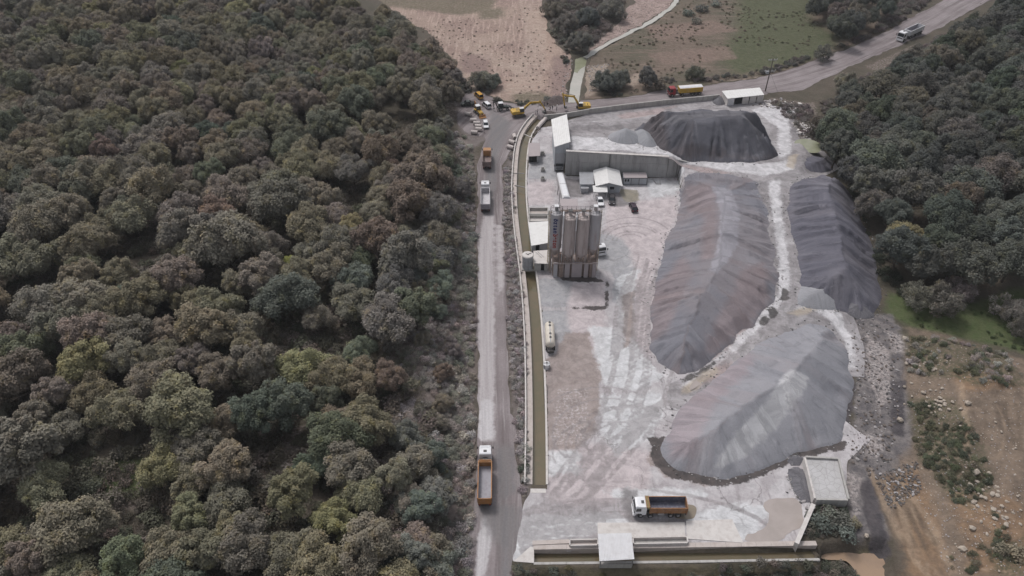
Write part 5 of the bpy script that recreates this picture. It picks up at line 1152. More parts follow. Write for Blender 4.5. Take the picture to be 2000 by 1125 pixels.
# ramps and sunken washing bays at the lower edge of the yard
def slab_obj(name, px4, z0, z1, mat, label, cat):
    q = [P(a, b, z1).to_2d() for a, b in px4]; mb = MB(); mb.slab(q, z0, z1); return tag(mb.build(name, mat), label, cat)
slab_obj('concrete_slab', [(1168, 1050), (1339, 1049), (1337, 1020), (1167, 1021)], -.3, .2, M['concrete_pale'], 'long pale raised slab behind the corrugated canopy', 'slab')
slab_obj('concrete_slab', [(1342, 1052), (1452, 1060), (1430, 1014), (1340, 1017)], -.3, .16, M['concrete_pale'], 'pale raised slab right of the long slab', 'slab')
slab_obj('concrete_slab', [(1040, 1064), (1112, 1061), (1112, 1053), (1040, 1056)], -.3, .24, M['concrete_warm'], 'short warm-grey slab at the road end of the lower channel', 'slab')
def pit(px4, depth, mat, label):
    """a sunken bay: four walls standing a little proud of the yard and a floor below the rim"""
    q = [P(a, b, .35).to_2d() for a, b in px4]; c = sum(q, Vector((0, 0))) / 4
    root = thing('washing_bay', label, 'basin', (c.x, c.y, 0)); q = [p - c for p in q]
    mb = MB(); mb.slab([p * .97 for p in q], 0.0, .09); mb.build('bay_floor', mat, root)
    for i in range(4):
        a, b = q[i], q[(i + 1) % 4]; t2 = (b - a).normalized(); n2 = Vector((t2.y, -t2.x)); mb = MB()
        mb.slab([a, b, b + n2 * .2, a + n2 * .2], -.3, depth + .004 * i); mb.build('bay_wall', M['concrete_pale'], root)
    return root
pit([(1238, 1063), (1342, 1061), (1340, 1051), (1237, 1053)], .75, M['concrete'], 'long sunken washing bay right of the corrugated canopy')
pit([(1114, 1066), (1166, 1065), (1166, 1056), (1114, 1057)], .7, M['concrete_warm'], 'short sunken washing bay left of the corrugated canopy')
# corrugated canopy over the lower channel
def rooftile_sheet(mb, a, b, c, d, th=.08, ribs=0, rh=.05):
    """thick sheet through four 3D corners a b c d (a-b one eave, d-c the other) with raised ribs running from a-b to d-c"""
    a, b, c, d = map(Vector, (a, b, c, d)); n = (b - a).cross(d - a).normalized()
    if n.z < 0: n = -n
    mb.add([a, b, c, d, a - n * th, b - n * th, c - n * th, d - n * th], [(0, 1, 2, 3), (7, 6, 5, 4), (0, 4, 5, 1), (1, 5, 6, 2), (2, 6, 7, 3), (3, 7, 4, 0)])
    for i in range(ribs):
        u = (i + .5) / ribs; p = a.lerp(b, u) + n * rh * .5; q = d.lerp(c, u) + n * rh * .5; s = (b - a).normalized() * ((b - a).length / ribs * .22)
        mb.add([p - s - n * rh * .5, p + s - n * rh * .5, p + s * .5 + n * rh * .5, p - s * .5 + n * rh * .5, q - s - n * rh * .5, q + s - n * rh * .5, q + s * .5 + n * rh * .5, q - s * .5 + n * rh * .5],
               [(0, 1, 2, 3), (7, 6, 5, 4), (1, 5, 6, 2), (0, 3, 7, 4), (3, 2, 6, 7)])
cn = thing('canopy', 'white corrugated canopy standing across the lower channel', 'canopy', (*P(1202, 1080, 0).to_2d(), 0)); o3 = P(1202, 1080, 0)
A, B, C_, D_ = [P(x, y, z) - o3 for x, y, z in ((1171, 1096, 2.3), (1239, 1092, 2.3), (1233, 1041, 2.6), (1167.5, 1042.5, 2.6))]
mb = MB(); rooftile_sheet(mb, A, B, C_, D_, .07, 22, .07); mb.build('roof_sheet', M['white_sheet'], cn)
for q in (A, B, C_, D_):
    mb = MB(); k = q * .93; mb.box((k.x, k.y, (q.z - 2.2) / 2 - .1), (.18, .18, q.z + 2.0)); mb.build('post', M['steel'], cn)
for p, q in ((A, B), (D_, C_)):
    mb = MB(); mb.bar(p * .93 - Vector((0, 0, .16)), q * .93 - Vector((0, 0, .16)), .12, .16); mb.build('beam', M['steel'], cn)
mb = MB(); mb.box(((A.x + B.x) / 2, A.y + .15, .5), ((B - A).length * .9, .12, 1.1)); mb.build('side_panel', M['concrete'], cn)

# ------------------------------------------------------------------ white loading shed over the bins, conveyor
o4 = P(1096, 338, 0)
sh = thing('loading_shed', 'tall white loading shed with a long sloping roof at the end of the retaining wall', 'shed', o4)
fl_ = P(1084.4, 285.5, 8.5) - o4; fr_ = P(1112.6, 276.5, 10.1) - o4; br_ = P(1105.6, 226, 10.1) - o4; bl_ = P(1078, 233, 8.5) - o4
fr_.y = fl_.y = (fr_.y + fl_.y) / 2; br_.y = bl_.y = (br_.y + bl_.y) / 2
mb = MB(); rooftile_sheet(mb, fl_ + Vector((-.25, -.35, 0)), fr_ + Vector((.25, -.35, .1)), br_ + Vector((.25, .3, .1)), bl_ + Vector((-.25, .3, 0)), .12, 9, .05); mb.build('roof', M['roof_white'], sh)
W = fr_.x - fl_.x; npan = 6
for i in range(npan):
    x0 = fl_.x + W * i / npan + .012; x1 = fl_.x + W * (i + 1) / npan - .012; z1 = fl_.z - .15 + (fr_.z - fl_.z) * (i + .0) / npan; z2 = fl_.z - .15 + (fr_.z - fl_.z) * (i + 1) / npan
    mb = MB(); mb.slab([(x0, fl_.y), (x1, fl_.y), (x1, fl_.y + .12), (x0, fl_.y + .12)], 6.1, [z1, z2, z2, z1]); mb.build('front_panel', M['cladding'], sh)
for i in range(8):
    y0 = fl_.y + .15 + (bl_.y - fl_.y - .15) * i / 8 + .012; y1 = fl_.y + .15 + (bl_.y - fl_.y - .15) * (i + 1) / 8 - .012
    mb = MB(); mb.span(fl_.x, fl_.x + .12, y0, y1, 0, fl_.z - .16); mb.build('side_panel', M['cladding'], sh)
    mb = MB(); mb.span(fr_.x - .12, fr_.x, y0, y1, 0, fr_.z - .16); mb.build('side_panel', M['cladding'], sh)
mb = MB(); mb.span(fl_.x, fr_.x, bl_.y - .12, bl_.y, 0, bl_.z - .16); mb.build('back_panel', M['cladding'], sh)
mb = MB(); mb.box(((fl_.x + fr_.x) / 2 - .5, fl_.y + .5, 4.6), (W - 1.3, 1.2, 3.2), top=(1, 1)); mb.build('hopper', M['grey_sheet'], sh)
mb = MB(); mb.span(fl_.x + .1, fl_.x + .5, fl_.y + .15, fl_.y + .5, 0, 6.1); mb.span(fr_.x - 1.6, fr_.x - 1.2, fl_.y + .15, fl_.y + .5, 0, 6.1); mb.build('post', M['grey_sheet'], sh)
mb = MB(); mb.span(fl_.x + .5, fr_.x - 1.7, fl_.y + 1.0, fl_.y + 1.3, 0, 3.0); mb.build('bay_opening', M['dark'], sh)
# covered conveyor
ca, cb = P(1094, 343, 1.4), P(1106.5, 391, 10.2)
cv = thing('conveyor', 'long white covered belt conveyor climbing from the loading shed to the silos', 'conveyor', ca); dv = cb - ca; sx = Vector((dv.y, -dv.x, 0)).normalized()
mb = MB(); up_ = sx.cross(dv).normalized(); prof = [(-.95, 0), (-.95, .55), (-.6, .95), (.6, .95), (.95, .55), (.95, 0)]
vs_ = [sx * a + up_ * b for a, b in prof] + [dv + sx * a + up_ * b for a, b in prof]
mb.add(vs_, [(i, (i + 1) % 6, 6 + (i + 1) % 6, 6 + i) for i in range(6)] + [tuple(range(6))[::-1], tuple(range(6, 12))]); mb.build('belt_cover', M['white_paint'], cv)
for s in (-1, 1):
    mb = MB(); mb.bar(sx * s * 1.05 - up_ * .15, dv + sx * s * 1.05 - up_ * .15, .12, .35); mb.build('side_rail', M['ladder_yellow'] if s < 0 else M['steel'], cv)
for f in (.3, .55, .8):
    c = dv * f
    for s in (-1, 1):
        mb = MB(); mb.bar(c + sx * s * .8 - up_ * .3, Vector((c.x + sx.x * s * 1.1, c.y, -ca.z)), .18); mb.build('trestle_leg', M['steel'], cv)
for f in (.02, .5, .98):
    mb = MB(); c = dv * float(f); mb.bar(c - sx * .98 + up_ * .98, c + sx * .98 + up_ * .98, .07, .05); mb.build('cover_strap', M['steel'], cv)

# ------------------------------------------------------------------ cement silos
D0 = P(1120, 535).y
def silo_xy(px, y, z):
    zc = y * CA + (CAM_H - z) * SA; return (px - 1000) * zc / FPX
def silo(px, y, rad, z0, z1, mat, label, letters=False):
    x = silo_xy(px, y, z1); root = thing('cement_silo', label, 'silo', (x, y, 0), 0, 'four cement silos')
    mb = MB(); n = 28; rings = [(z0, rad), (z1, rad), (z1 + .35, rad * .55), (z1 + .4, .1)]
    vs = [(r * math.cos(2 * math.pi * i / n), r * math.sin(2 * math.pi * i / n), z) for z, r in rings for i in range(n)]
    fs = [(k * n + i, k * n + (i + 1) % n, (k + 1) * n + (i + 1) % n, (k + 1) * n + i) for k in range(3) for i in range(n)]
    mb.add(vs, fs); mb.build('shell', mat, root, True)
    mb = MB(); mb.cyl((0, 0, z0 - 2.6), (0, 0, z0), .28, rad, 28); mb.build('cone', M['silo_dust'], root, True)
    mb = MB()
    for zz in (z0 + .02, z0 + (z1 - z0) * .33, z0 + (z1 - z0) * .66, z1 - .1): mb.cyl((0, 0, zz - .06), (0, 0, zz + .06), rad + .035, None, 28)
    mb.build('weld_band', mat, root, True)
    for i in range(4):
        az = math.pi / 4 + i * math.pi / 2; px_, py_ = rad * .93 * math.cos(az), rad * .93 * math.sin(az)
        mb = MB(); mb.cyl((px_, py_, 0), (px_, py_, z0 + .8), .17, None, 10); mb.build('leg', M['legs'], root, True)
    mb = MB()
    for i in range(4):
        a1 = math.pi / 4 + i * math.pi / 2; a2 = a1 + math.pi / 2
        p1 = (rad * .93 * math.cos(a1), rad * .93 * math.sin(a1)); p2 = (rad * .93 * math.cos(a2), rad * .93 * math.sin(a2))
        mb.bar((*p1, 4.6), (*p2, z0 - .2), .1); mb.bar((*p2, 4.6), (*p1, z0 - .2), .1); mb.bar((*p1, 4.6), (*p2, 4.6), .14)
    mb.build('bracing', M['legs'], root)
    mb = MB()
    for zz in (.55, 1.05):
        for i in range(24):
            a1, a2 = 2 * math.pi * i / 24, 2 * math.pi * (i + 1) / 24
            mb.bar((rad * .98 * math.cos(a1), rad * .98 * math.sin(a1), z1 + zz), (rad * .98 * math.cos(a2), rad * .98 * math.sin(a2), z1 + zz), .05)
    for i in range(12):
        a1 = 2 * math.pi * i / 12; mb.bar((rad * .98 * math.cos(a1), rad * .98 * math.sin(a1), z1), (rad * .98 * math.cos(a1), rad * .98 * math.sin(a1), z1 + 1.07), .045)
    mb.build('guard_rail', M['steel_dark'], root)
    f = MB(); f.cyl((0, .2, z1 + .3), (0, .2, z1 + 1.5), .42, None, 14); fo = f.build('dust_filter', M['silo_dust'] if px > 1100 else M['steel'], root, True)
    f = MB(); f.box((0, .2, z1 + 1.62), (1.0, 1.0, .18)); f.build('filter_cap', M['white_sheet'] if px < 1095 or px > 1155 else M['steel_dark'], fo)
    f = MB(); f.cyl((.55 * rad, -.3 * rad, z1 + .1), (.55 * rad, -.3 * rad, z1 + .6), .16, None, 10); f.build('relief_valve', M['steel'], root)
    return root, rad
SILOS = [silo(1087, D0 + 1.5, 1.5, 7.5, 17.5, M['silo'], 'leftmost grey cement silo with blue and red lettering down its front', True),
         silo(1114, D0, 1.56, 7.1, 17.2, M['silo_dust'], 'second grey cement silo, behind a white filler pipe'),
         silo(1139.5, D0, 1.56, 7.1, 17.2, M['silo_dust'], 'third cement silo, brown-stained with a bare top ring'),
         silo(1163.5, D0 + 1.5, 1.5, 7.5, 17.5, M['silo'], 'rightmost blue-grey cement silo with a white filter cap')]
# lettering, each character following the shell
s1, rad = SILOS[0]
fnt = bpy.data.fonts.get('Bfont Regular') or bpy.data.fonts.get('Bfont')
deg_ = bpy.context.evaluated_depsgraph_get()
def letters(word, mat, ztop, pitch, parent, ang, size):
    for i, ch in enumerate(word):
        cu = bpy.data.curves.new('letter', 'FONT'); cu.body = ch; cu.size = size; cu.align_x = 'CENTER'; cu.align_y = 'CENTER'; cu.extrude = .012; cu.offset = .05
        tmp = bpy.data.objects.new('letter_tmp', cu); COL.objects.link(tmp); bpy.context.view_layer.update()
        me = bpy.data.meshes.new_from_object(tmp.evaluated_get(bpy.context.evaluated_depsgraph_get())); bpy.data.objects.remove(tmp); bpy.data.curves.remove(cu)
        z = ztop - i * pitch
        # rotate a quarter turn so the word reads downwards, then wrap on the cylinder
        for v in me.vertices:
            x, y, e = v.co.x, v.co.y, v.co.z
            u, w = y, -x; a_ = ang + u / rad; r = rad + .05 + e
            v.co = (r * math.sin(a_), -r * math.cos(a_), z + w)
        me.materials.append(mat); me.update(); mesh_obj('letter', me, parent)
letters('öztan', M['lead_blue'], 16.2, .86, s1, -.12, 1.5)
letters('beton', M['lead_red'], 11.8, .86, s1, -.12, 1.5)
# filler pipes on the silo fronts
for px, z0, z1, y, lab in ((1101, 13.0, 18.0, D0 - .9, 'white filler pipe between the lettered silo and the second silo'), (1126.5, 14.0, 17.8, D0 - 1.2, 'thin pale filler pipe between the second and third silos')):
    x = silo_xy(px, y, z1); mb = MB(); mb.cyl((x, y, z0), (x, y, z1), .17, None, 12); mb.cyl((x, y, z1), (x + .1, y + 1.4, z1 + .35), .17, None, 12); mb.cyl((x, y, 0), (x, y, z0), .06, None, 8)
    tag(mb.build('filler_pipe', M['white_sheet'], None, True), lab, 'pipe')
for px, z0, z1, y, lab in ((1151.5, 1.0, 17.6, D0 - .6, 'thin grey filler pipe between the third and rightmost silos'),):
    x = silo_xy(px, y, z1); mb = MB(); mb.cyl((x, y, z0), (x, y, z1), .09, None, 8); mb.cyl((x, y, z1), (x + .1, y + 1.2, z1 + .3), .09, None, 8); tag(mb.build('filler_pipe', M['steel'], None, True), lab, 'pipe')
cwx0, cwx1 = silo_xy(1090, D0 + 1.7, 17.6), silo_xy(1161, D0 + 1.7, 17.6)
cw = thing('catwalk', 'narrow steel catwalk joining the tops of the four silos', 'catwalk', ((cwx0 + cwx1) / 2, D0 + 1.75, 17.75)); hw = (cwx1 - cwx0) / 2
mb = MB(); mb.span(-hw, hw, -.35, .35, -.06, 0); mb.build('deck', M['rust'], cw)
for s_ in (-.35, .35):
    mb = MB(); mb.bar((-hw, s_, 1.0), (hw, s_, 1.0), .06); mb.bar((-hw, s_, .5), (hw, s_, .5), .05)
    for k in range(9): mb.bar((-hw + 2 * hw * k / 8, s_, 0), (-hw + 2 * hw * k / 8, s_, 1.0), .05)
    mb.build('hand_rail', M['steel_dark'], cw)
# ladders on both flanks
for px, lab in ((1074.5, 'yellow-brown caged ladder on the left flank of the silos'), (1172.5, 'yellow-brown caged ladder on the right flank of the silos')):
    y = D0 + 1.2; x = silo_xy(px, y, 16); ld = thing('ladder', lab, 'ladder', (x, y, 0), 0, 'caged ladders of the silos')
    for s in (-.28, .28):
        mb = MB(); mb.bar((s, 0, 0), (s, 0, 18.2), .12); mb.build('stringer', M['ladder_yellow'], ld)
    mb = MB()
    for k in range(43): mb.bar((-.28, 0, .4 + k * .41), (.28, 0, .4 + k * .41), .06)
    mb.build('rungs', M['ladder_yellow'], ld)
    mb = MB()
    for k in range(18):
        z = 2.4 + k * .85
        for j in range(6):
            a1, a2 = math.pi * j / 6 + math.pi, math.pi * (j + 1) / 6 + math.pi; mb.bar((.4 * math.cos(a1), .5 * math.sin(a1), z), (.4 * math.cos(a2), .5 * math.sin(a2), z), .05)
    mb.build('cage', M['ladder_yellow'], ld)
# mixing house under the silos and the plant roof behind them
xm0, xm1 = silo_xy(1078, D0 - 1.2, 2), silo_xy(1166, D0 - 1.2, 2)
mh = thing('mixing_house', 'dusty panelled mixing house standing between the silo legs', 'mixing house', ((xm0 + xm1) / 2, D0, 0))
hw = (xm1 - xm0) / 2
for i, (f0, f1, mat) in enumerate([(.03, .12, 'silo'), (.15, .24, 'rust'), (.28, .39, 'dusty_sheet'), (.44, .66, 'dusty_sheet'), (.71, .80, 'dusty_sheet'), (.83, .88, 'rust'), (.89, .97, 'dusty_sheet')]):
    mb = MB(); mb.span(-hw + 2 * hw * f0, -hw + 2 * hw * f1, -1.5 + .12 * (i % 2), -1.3 + .12 * (i % 2), 0, 4.7 - .25 * (i % 3)); mb.build('cladding_panel', M[mat], mh)
mb = MB(); mb.span(-hw + .2, hw - .2, -.9, 3.2, 0, 4.2); mb.build('mixer_chamber', M['rust'], mh)
mb = MB()
for k in range(10):
    x = -hw + .5 + k * (2 * hw - 1) / 9; mb.cyl((x, -1.2, 4.2), (x + (.5 if k % 2 else -.5), -.3, 6.4), .2, .2, 8)
mb.build('feed_screw', M['rust'], mh)
mb = MB(); mb.span(-hw, hw, -1.75, -1.55, 4.45, 4.75); mb.span(-hw, hw, 2.8, 3.0, 4.45, 4.75); mb.build('tie_beam', M['legs'], mh)
pr = P(1112, 399, 11.0); ph = thing('plant_housing', 'flat dusty pink roofed housing at the head of the conveyor behind the silos', 'plant housing', (pr.x, pr.y, 0))
hx = (P(1129.5, 395, 11).x - P(1095, 395, 11).x) / 2; hy = (P(1112, 389, 11).y - P(1112, 411, 11).y) / 2
mb = MB(); mb.span(-hx, hx, -hy, hy, 10.8, 11.0); mb.build('roof', M['dusty_sheet'], ph)
for i in range(4):
    for (y0, y1) in ((-hy + .1, -hy + .2), (hy - .2, hy - .1)):
        mb = MB(); mb.span(-hx + .1 + i * (2 * hx - .2) / 4 + .01, -hx + .1 + (i + 1) * (2 * hx - .2) / 4 - .01, y0, y1, 6.5, 10.79); mb.build('wall_panel', M['dusty_sheet'], ph)
mb = MB(); mb.span(hx - .2, hx - .1, -hy + .21, hy - .21, 6.5, 10.79); mb.span(-hx + .1, -hx + .2, -hy + .21, hy - .21, 6.5, 10.79); mb.build('end_panel', M['dusty_sheet'], ph)
for sx_ in (-1, 1):
    for sy_ in (-1, 1):
        mb = MB(); mb.box((sx_ * (hx - .4), sy_ * (hy - .4), 3.3), (.3, .3, 6.6)); mb.build('post', M['legs'], ph)

# ------------------------------------------------------------------ sheds, office, tanks
def quad_roof(px4, z):
    zz = z if isinstance(z, (list, tuple)) else [z] * 4
    return [P(a, b, k) for (a, b), k in zip(px4, zz)]
def box_shed(name, px4, z, label, cat, roofmat, wallmat, over=.25, ribs=0, panels=(4, 3), group=None, opening=None):
    """flat or single-pitch shed: px4 = roof corners near-left, near-right, far-right, far-left"""
    q = quad_roof(px4, z); c = sum(q, Vector()) / 4; c.z = 0; root = thing(name, label, cat, c, 0, group); q = [p - c for p in q]
    mb = MB(); rooftile_sheet(mb, q[0], q[1], q[2], q[3], .12, ribs, .05); mb.build('roof', roofmat, root)
    cc = sum(q, Vector()) / 4; w = [cc + (p - cc) * (1 - over / 3) for p in q]
    for i in range(4):
        a, b = w[i], w[(i + 1) % 4]; k = panels[i % 2]
        for j in range(k):
            p0 = a.lerp(b, j / k + .004); p1 = a.lerp(b, (j + 1) / k - .004); tdir = (p1 - p0).to_2d().normalized(); n2 = Vector((-tdir.y, tdir.x)) * .1
            if opening and i == 0 and j in opening:
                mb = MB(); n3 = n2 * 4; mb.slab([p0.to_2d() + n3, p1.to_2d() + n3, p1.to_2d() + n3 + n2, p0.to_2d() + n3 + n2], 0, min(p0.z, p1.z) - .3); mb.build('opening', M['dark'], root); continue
            mb = MB(); mb.slab([p0.to_2d(), p1.to_2d(), p1.to_2d() + n2, p0.to_2d() + n2], -.1, [p0.z - .13, p1.z - .13, p1.z - .13, p0.z - .13]); mb.build('wall_panel', wallmat, root)
    return root
box_shed('flat_shed', [(1037.6, 480), (1071, 474), (1071, 432), (1031.5, 434)], [3.2, 3.6, 3.8, 3.4], 'white flat-roofed shed between the long channel and the lettered silo', 'shed', M['roof_white'], M['grey_sheet'], opening=(1,))
lo = box_shed('flat_shed', [(1042.5, 514), (1071, 515), (1071, 488), (1041.7, 490)], 2.7, 'low pale flat-roofed shed beside the round tank', 'shed', M['concrete_pale'], M['concrete'], opening=(2,))
mb = MB(); a = P(1046, 492, 2.75) - lo.location; b = P(1058, 503, 2.75) - lo.location; mb.bar(a, b, .1, .06); mb.bar(a + Vector((.5, .2, 0)), b + Vector((.5, .2, 0)), .1, .06); mb.build('roof_strip', M['steel'], lo)
box_shed('store_shed', [(1032, 305.5), (1055, 304), (1055, 279), (1032, 279)], [2.5, 2.5, 2.9, 2.9], 'small shed with a plain dusty pink roof beside the loading shed', 'shed', M['dusty_sheet'], M['grey_sheet'], opening=(0, 1, 2))
for px, py, lab in ((1060, 303, 'small concrete inspection box beside the pink-roofed shed'), (1060, 334, 'small dark-topped inspection box in the grey yard corner'), (1060, 352, 'small concrete inspection box nearest the settling tanks')):
    g = P(px, py); b = thing('inspection_box', lab, 'inspection box', g)
    for i, (x0, x1, y0, y1) in enumerate(((-.6, .6, -.6, -.42), (-.6, .6, .42, .6), (-.6, -.42, -.41, .41), (.42, .6, -.41, .41))):
        mb = MB(); mb.span(x0, x1, y0, y1, 0, 1.0); mb.build('side_wall', M['concrete'], b)
    mb = MB(); mb.span(-.41, .41, -.41, .41, 0, .35); mb.build('floor', M['dark'], b)
# settling tanks
st = P(1051, 418)
for k, (ya, yb, mat, lab) in enumerate(((418, 405, 'concrete_warm', 'settling tank farthest from the white flat shed'), (432, 419.5, 'concrete_pale', 'settling tank next to the white flat shed'))):
    q = [P(1033, yb + 0, 1.1), P(1071, yb, 1.1), P(1071, ya, 1.1), P(1033, ya, 1.1)]
    q = [P(1034, ya, 1.1), P(1071, ya, 1.1), P(1071, yb, 1.1), P(1032, yb, 1.1)]
    c = sum(q, Vector()) / 4; c.z = 0; root = thing('settling_tank', 'open beige ' + lab, 'settling tank', c, 0, None); q = [(p - c).to_2d() for p in q]
    mb = MB(); mb.slab([p * .97 for p in q], 0, .25); mb.build('silt_bed', M[mat], root)
    for i in range(4):
        a, b = q[i], q[(i + 1) % 4]; t2 = (b - a).normalized(); n2 = Vector((-t2.y, t2.x)); mb = MB(); mb.slab([a, b, b + n2 * .25, a + n2 * .25], -.2, 1.1 + .004 * i); mb.build('tank_wall', M['concrete'], root)
# round tank beside the channel
g = P(1030.5, 524); tk = thing('round_tank', 'grey upright round tank with a pale lid standing over the channel edge', 'tank', (g.x, g.y, 0))
mb = MB(); mb.cyl((0, 0, .45), (0, 0, 4.2), 1.38, None, 28); mb.build('shell', M['tank_grey'], tk, True)
mb = MB(); mb.cyl((0, 0, 4.2), (0, 0, 4.42), 1.46, 1.3, 28); li = mb.build('lid', M['concrete_pale'], tk, True)
mb = MB(); mb.bar((-.1, -.2, 4.47), (.9, .5, 4.47), .12, .1); mb.bar((-.5, .3, 4.47), (.2, -.3, 4.47), .1, .1); mb.build('lid_bar', M['steel_dark'], li)
mb = MB()
for zz in (1.5, 2.8): mb.cyl((0, 0, zz - .06), (0, 0, zz + .06), 1.42, None, 28)
mb.build('hoop', M['steel'], tk, True)
mb = MB(); mb.box((0, 0, .22), (3.0, 2.2, .45)); mb.build('platform', M['concrete'], tk)

# office with porch, annexe, cabinet
oc = P(1187, 376); of = thing('site_office', 'grey site office with a bright white gabled roof', 'office', oc)
def OP(x, y, z): return P(x, y, z) - oc
rb, rf = OP(1185, 326.5, 3.7), OP(1188.2, 357, 3.7); elb, elf = OP(1160.3, 332, 2.65), OP(1160.8, 363.5, 2.65); erb, erf = OP(1210.6, 332.5, 2.65), OP(1215.5, 363.5, 2.65)
xm = (rb.x + rf.x) / 2; yb = (elb.y + erb.y) / 2; yf = (elf.y + erf.y) / 2; xl = (elb.x + elf.x) / 2; xr = (erb.x + erf.x) / 2
for nm, x0 in (('roof_slope', xl), ('roof_slope', xr)):
    mb = MB(); rooftile_sheet(mb, (x0, yf, 2.65), (x0, yb, 2.65), (xm, yb, 3.75), (xm, yf, 3.75), .14, 14, .03); mb.build(nm, M['roof_white'], of)
mb = MB(); mb.prism([(0, .02), (.3, -.05), (-.3, -.05)], yf - .02, yb + .02, 'y') ; ob = mb.build('ridge_cap', M['roof_white'], of); ob.location = (xm, 0, 3.80)
wl_, wr_ = xl + .6, xr - .6; wy0, wy1 = yf + .7, yb - .3
gable = [(wl_, 0), (wr_, 0), (wr_, 2.62), (xm, 3.55), (wl_, 2.62)]
mb = MB(); mb.prism([(a, b) for a, b in gable], wy0, wy0 + .15, 'y'); 
fw = mb.build('front_wall', M['cladding'], of)
mb = MB(); mb.prism(gable, wy1 - .15, wy1, 'y'); mb.build('back_wall', M['cladding'], of)
mb = MB(); mb.span(wl_, wl_ + .15, wy0 + .16, wy1 - .16, 0, 2.6); mb.build('side_wall', M['cladding'], of)
mb = MB(); mb.span(wr_ - .15, wr_, wy0 + .16, wy1 - .16, 0, 2.6); mb.build('side_wall', M['cladding'], of)
wx = OP(1195.5, 365, 1.8).x
mb = MB(); mb.span(wx - .75, wx + .75, wy0 - .06, wy0 - .003, 1.0, 2.2); wi = mb.build('window', M['white_paint'], of)
mb = MB(); mb.span(wx - .66, wx + .66, wy0 - .075, wy0 - .062, 1.08, 2.12); mb.build('pane', M['glass'], wi)
mb = MB(); mb.span(xm - .15, xm + .75, wy0 - .05, wy0 - .003, 0, 2.05); dr = mb.build('door', M['grey_sheet'], of)
mb = MB(); mb.box((xm + .62, wy0 - .09, 1.0), (.12, .06, .04)); mb.build('handle', M['steel'], dr)
p1 = OP(1159, 375, 2.25); p2 = OP(1187, 375, 2.25)
mb = MB(); rooftile_sheet(mb, (p1.x, p1.y, 2.2), (p2.x, p1.y, 2.2), (p2.x, wy0 - .1, 2.5), (p1.x, wy0 - .1, 2.5), .09, 8, .03); mb.build('porch_roof', M['roof_white'], of)
for x in (p1.x + .15, p2.x - .15):
    mb = MB(); mb.box((x, p1.y + .15, 1.06), (.12, .12, 2.12)); mb.build('porch_post', M['white_paint'], of)
box_shed('office_annexe', [(1132.5, 360, ), (1160, 360), (1159.5, 335.5), (1131.3, 335.5)], [2.3, 2.3, 2.6, 2.6], 'low annexe with a flat grey ribbed roof left of the white gabled office', 'annexe', M['grey_sheet'], M['cladding'], ribs=12)
q = P(1141, 374); cbx = thing('cabinet', 'small grey two-door cabinet under the edge of the annexe roof', 'cabinet', q)
for i in range(2):
    mb = MB(); mb.span(-1.05 + i * 1.06, -.01 + i * 1.06, -.9, .9, 0.1, 1.55); mb.build('door', M['grey_sheet'], cbx)
mb = MB(); mb.span(-1.12, 1.12, -.98, .98, 1.56, 1.64); mb.build('roof', M['grey_sheet'], cbx)
mb = MB(); mb.span(-1.1, 1.1, -.85, .85, 0, .09); mb.build('base', M['concrete'], cbx)
# water tank beside the office
q = P(1208, 374); mb = MB(); mb.cyl((q.x, q.y, 0), (q.x, q.y, 1.2), .45, None, 16); mb.cyl((q.x, q.y, 1.2), (q.x, q.y, 1.32), .45, .2, 16); tag(mb.build('water_butt', M['white_sheet'], None, True), 'small white round water butt at the right corner of the office', 'water butt')
# office container
q = P(1239.7, 361, 0); ct = thing('office_container', 'grey container cabin with three front panels right of the office', 'container', q)
hw = (P(1263, 361).x - P(1217, 361).x) / 2; dp = P(1240, 337, 2.3).y - P(1240, 347.5, 2.3).y
for i in range(3):
    mb = MB(); x0 = -hw + .06 + i * (2 * hw - .12) / 3; mb.span(x0 + .03, x0 + (2 * hw - .12) / 3 - .03, 0.0, .06, .15, 2.2); fp = mb.build('front_panel', M['cladding'], ct)
    if i == 0:
        for k in range(2):
            f = MB(); f.span(x0 + .35 + k * .75, x0 + .85 + k * .75, -.03, -.003, 1.1, 1.9); wi = f.build('window', M['glass'], fp)
    if i == 1:
        f = MB()
        for k in range(9): f.span(x0 + .2 + k * .23, x0 + .28 + k * .23, -.03, -.003, .2, 2.15)
        f.build('ribs', M['grey_sheet'], fp)
    mb = MB(); mb.span(x0 + .02, x0 + (2 * hw - .12) / 3 - .02, .02, dp, 2.31, 2.36); mb.build('roof_panel', M['dusty_sheet'], ct)
mb = MB(); mb.span(-hw, hw, dp - .06, dp, 0, 2.3); mb.span(-hw, -hw + .06, .07, dp - .07, 0, 2.3); mb.span(hw - .06, hw, .07, dp - .07, 0, 2.3); mb.build('shell', M['cladding'], ct)
mb = MB()
for x in (-hw, -hw / 3, hw / 3, hw): mb.box((x, -.02, 1.15), (.12, .12, 2.3))
for z in (.07, 2.24): mb.box((0, -.02, z), (2 * hw + .1, .1, .14))
mb.box((0, dp, 2.24), (2 * hw + .1, .1, .14)); mb.build('frame', M['steel_dark'], ct)
q = P(1284, 358); mb = MB(); mb.bar((q.x - .9, q.y + 1.2, .1), (q.x - .4, q.y - .5, .1), .2, .2); mb.bar((q.x - .4, q.y - .5, .1), (q.x + 1.0, q.y - .6, .1), .2, .2); mb.bar((q.x + .7, q.y - .5, 0), (q.x + .6, q.y + .8, 1.7), .15, .15); tag(mb.build('steel_frame', M['steel']), 'odd white steel frame leaning by the wall right of the container', 'frame')

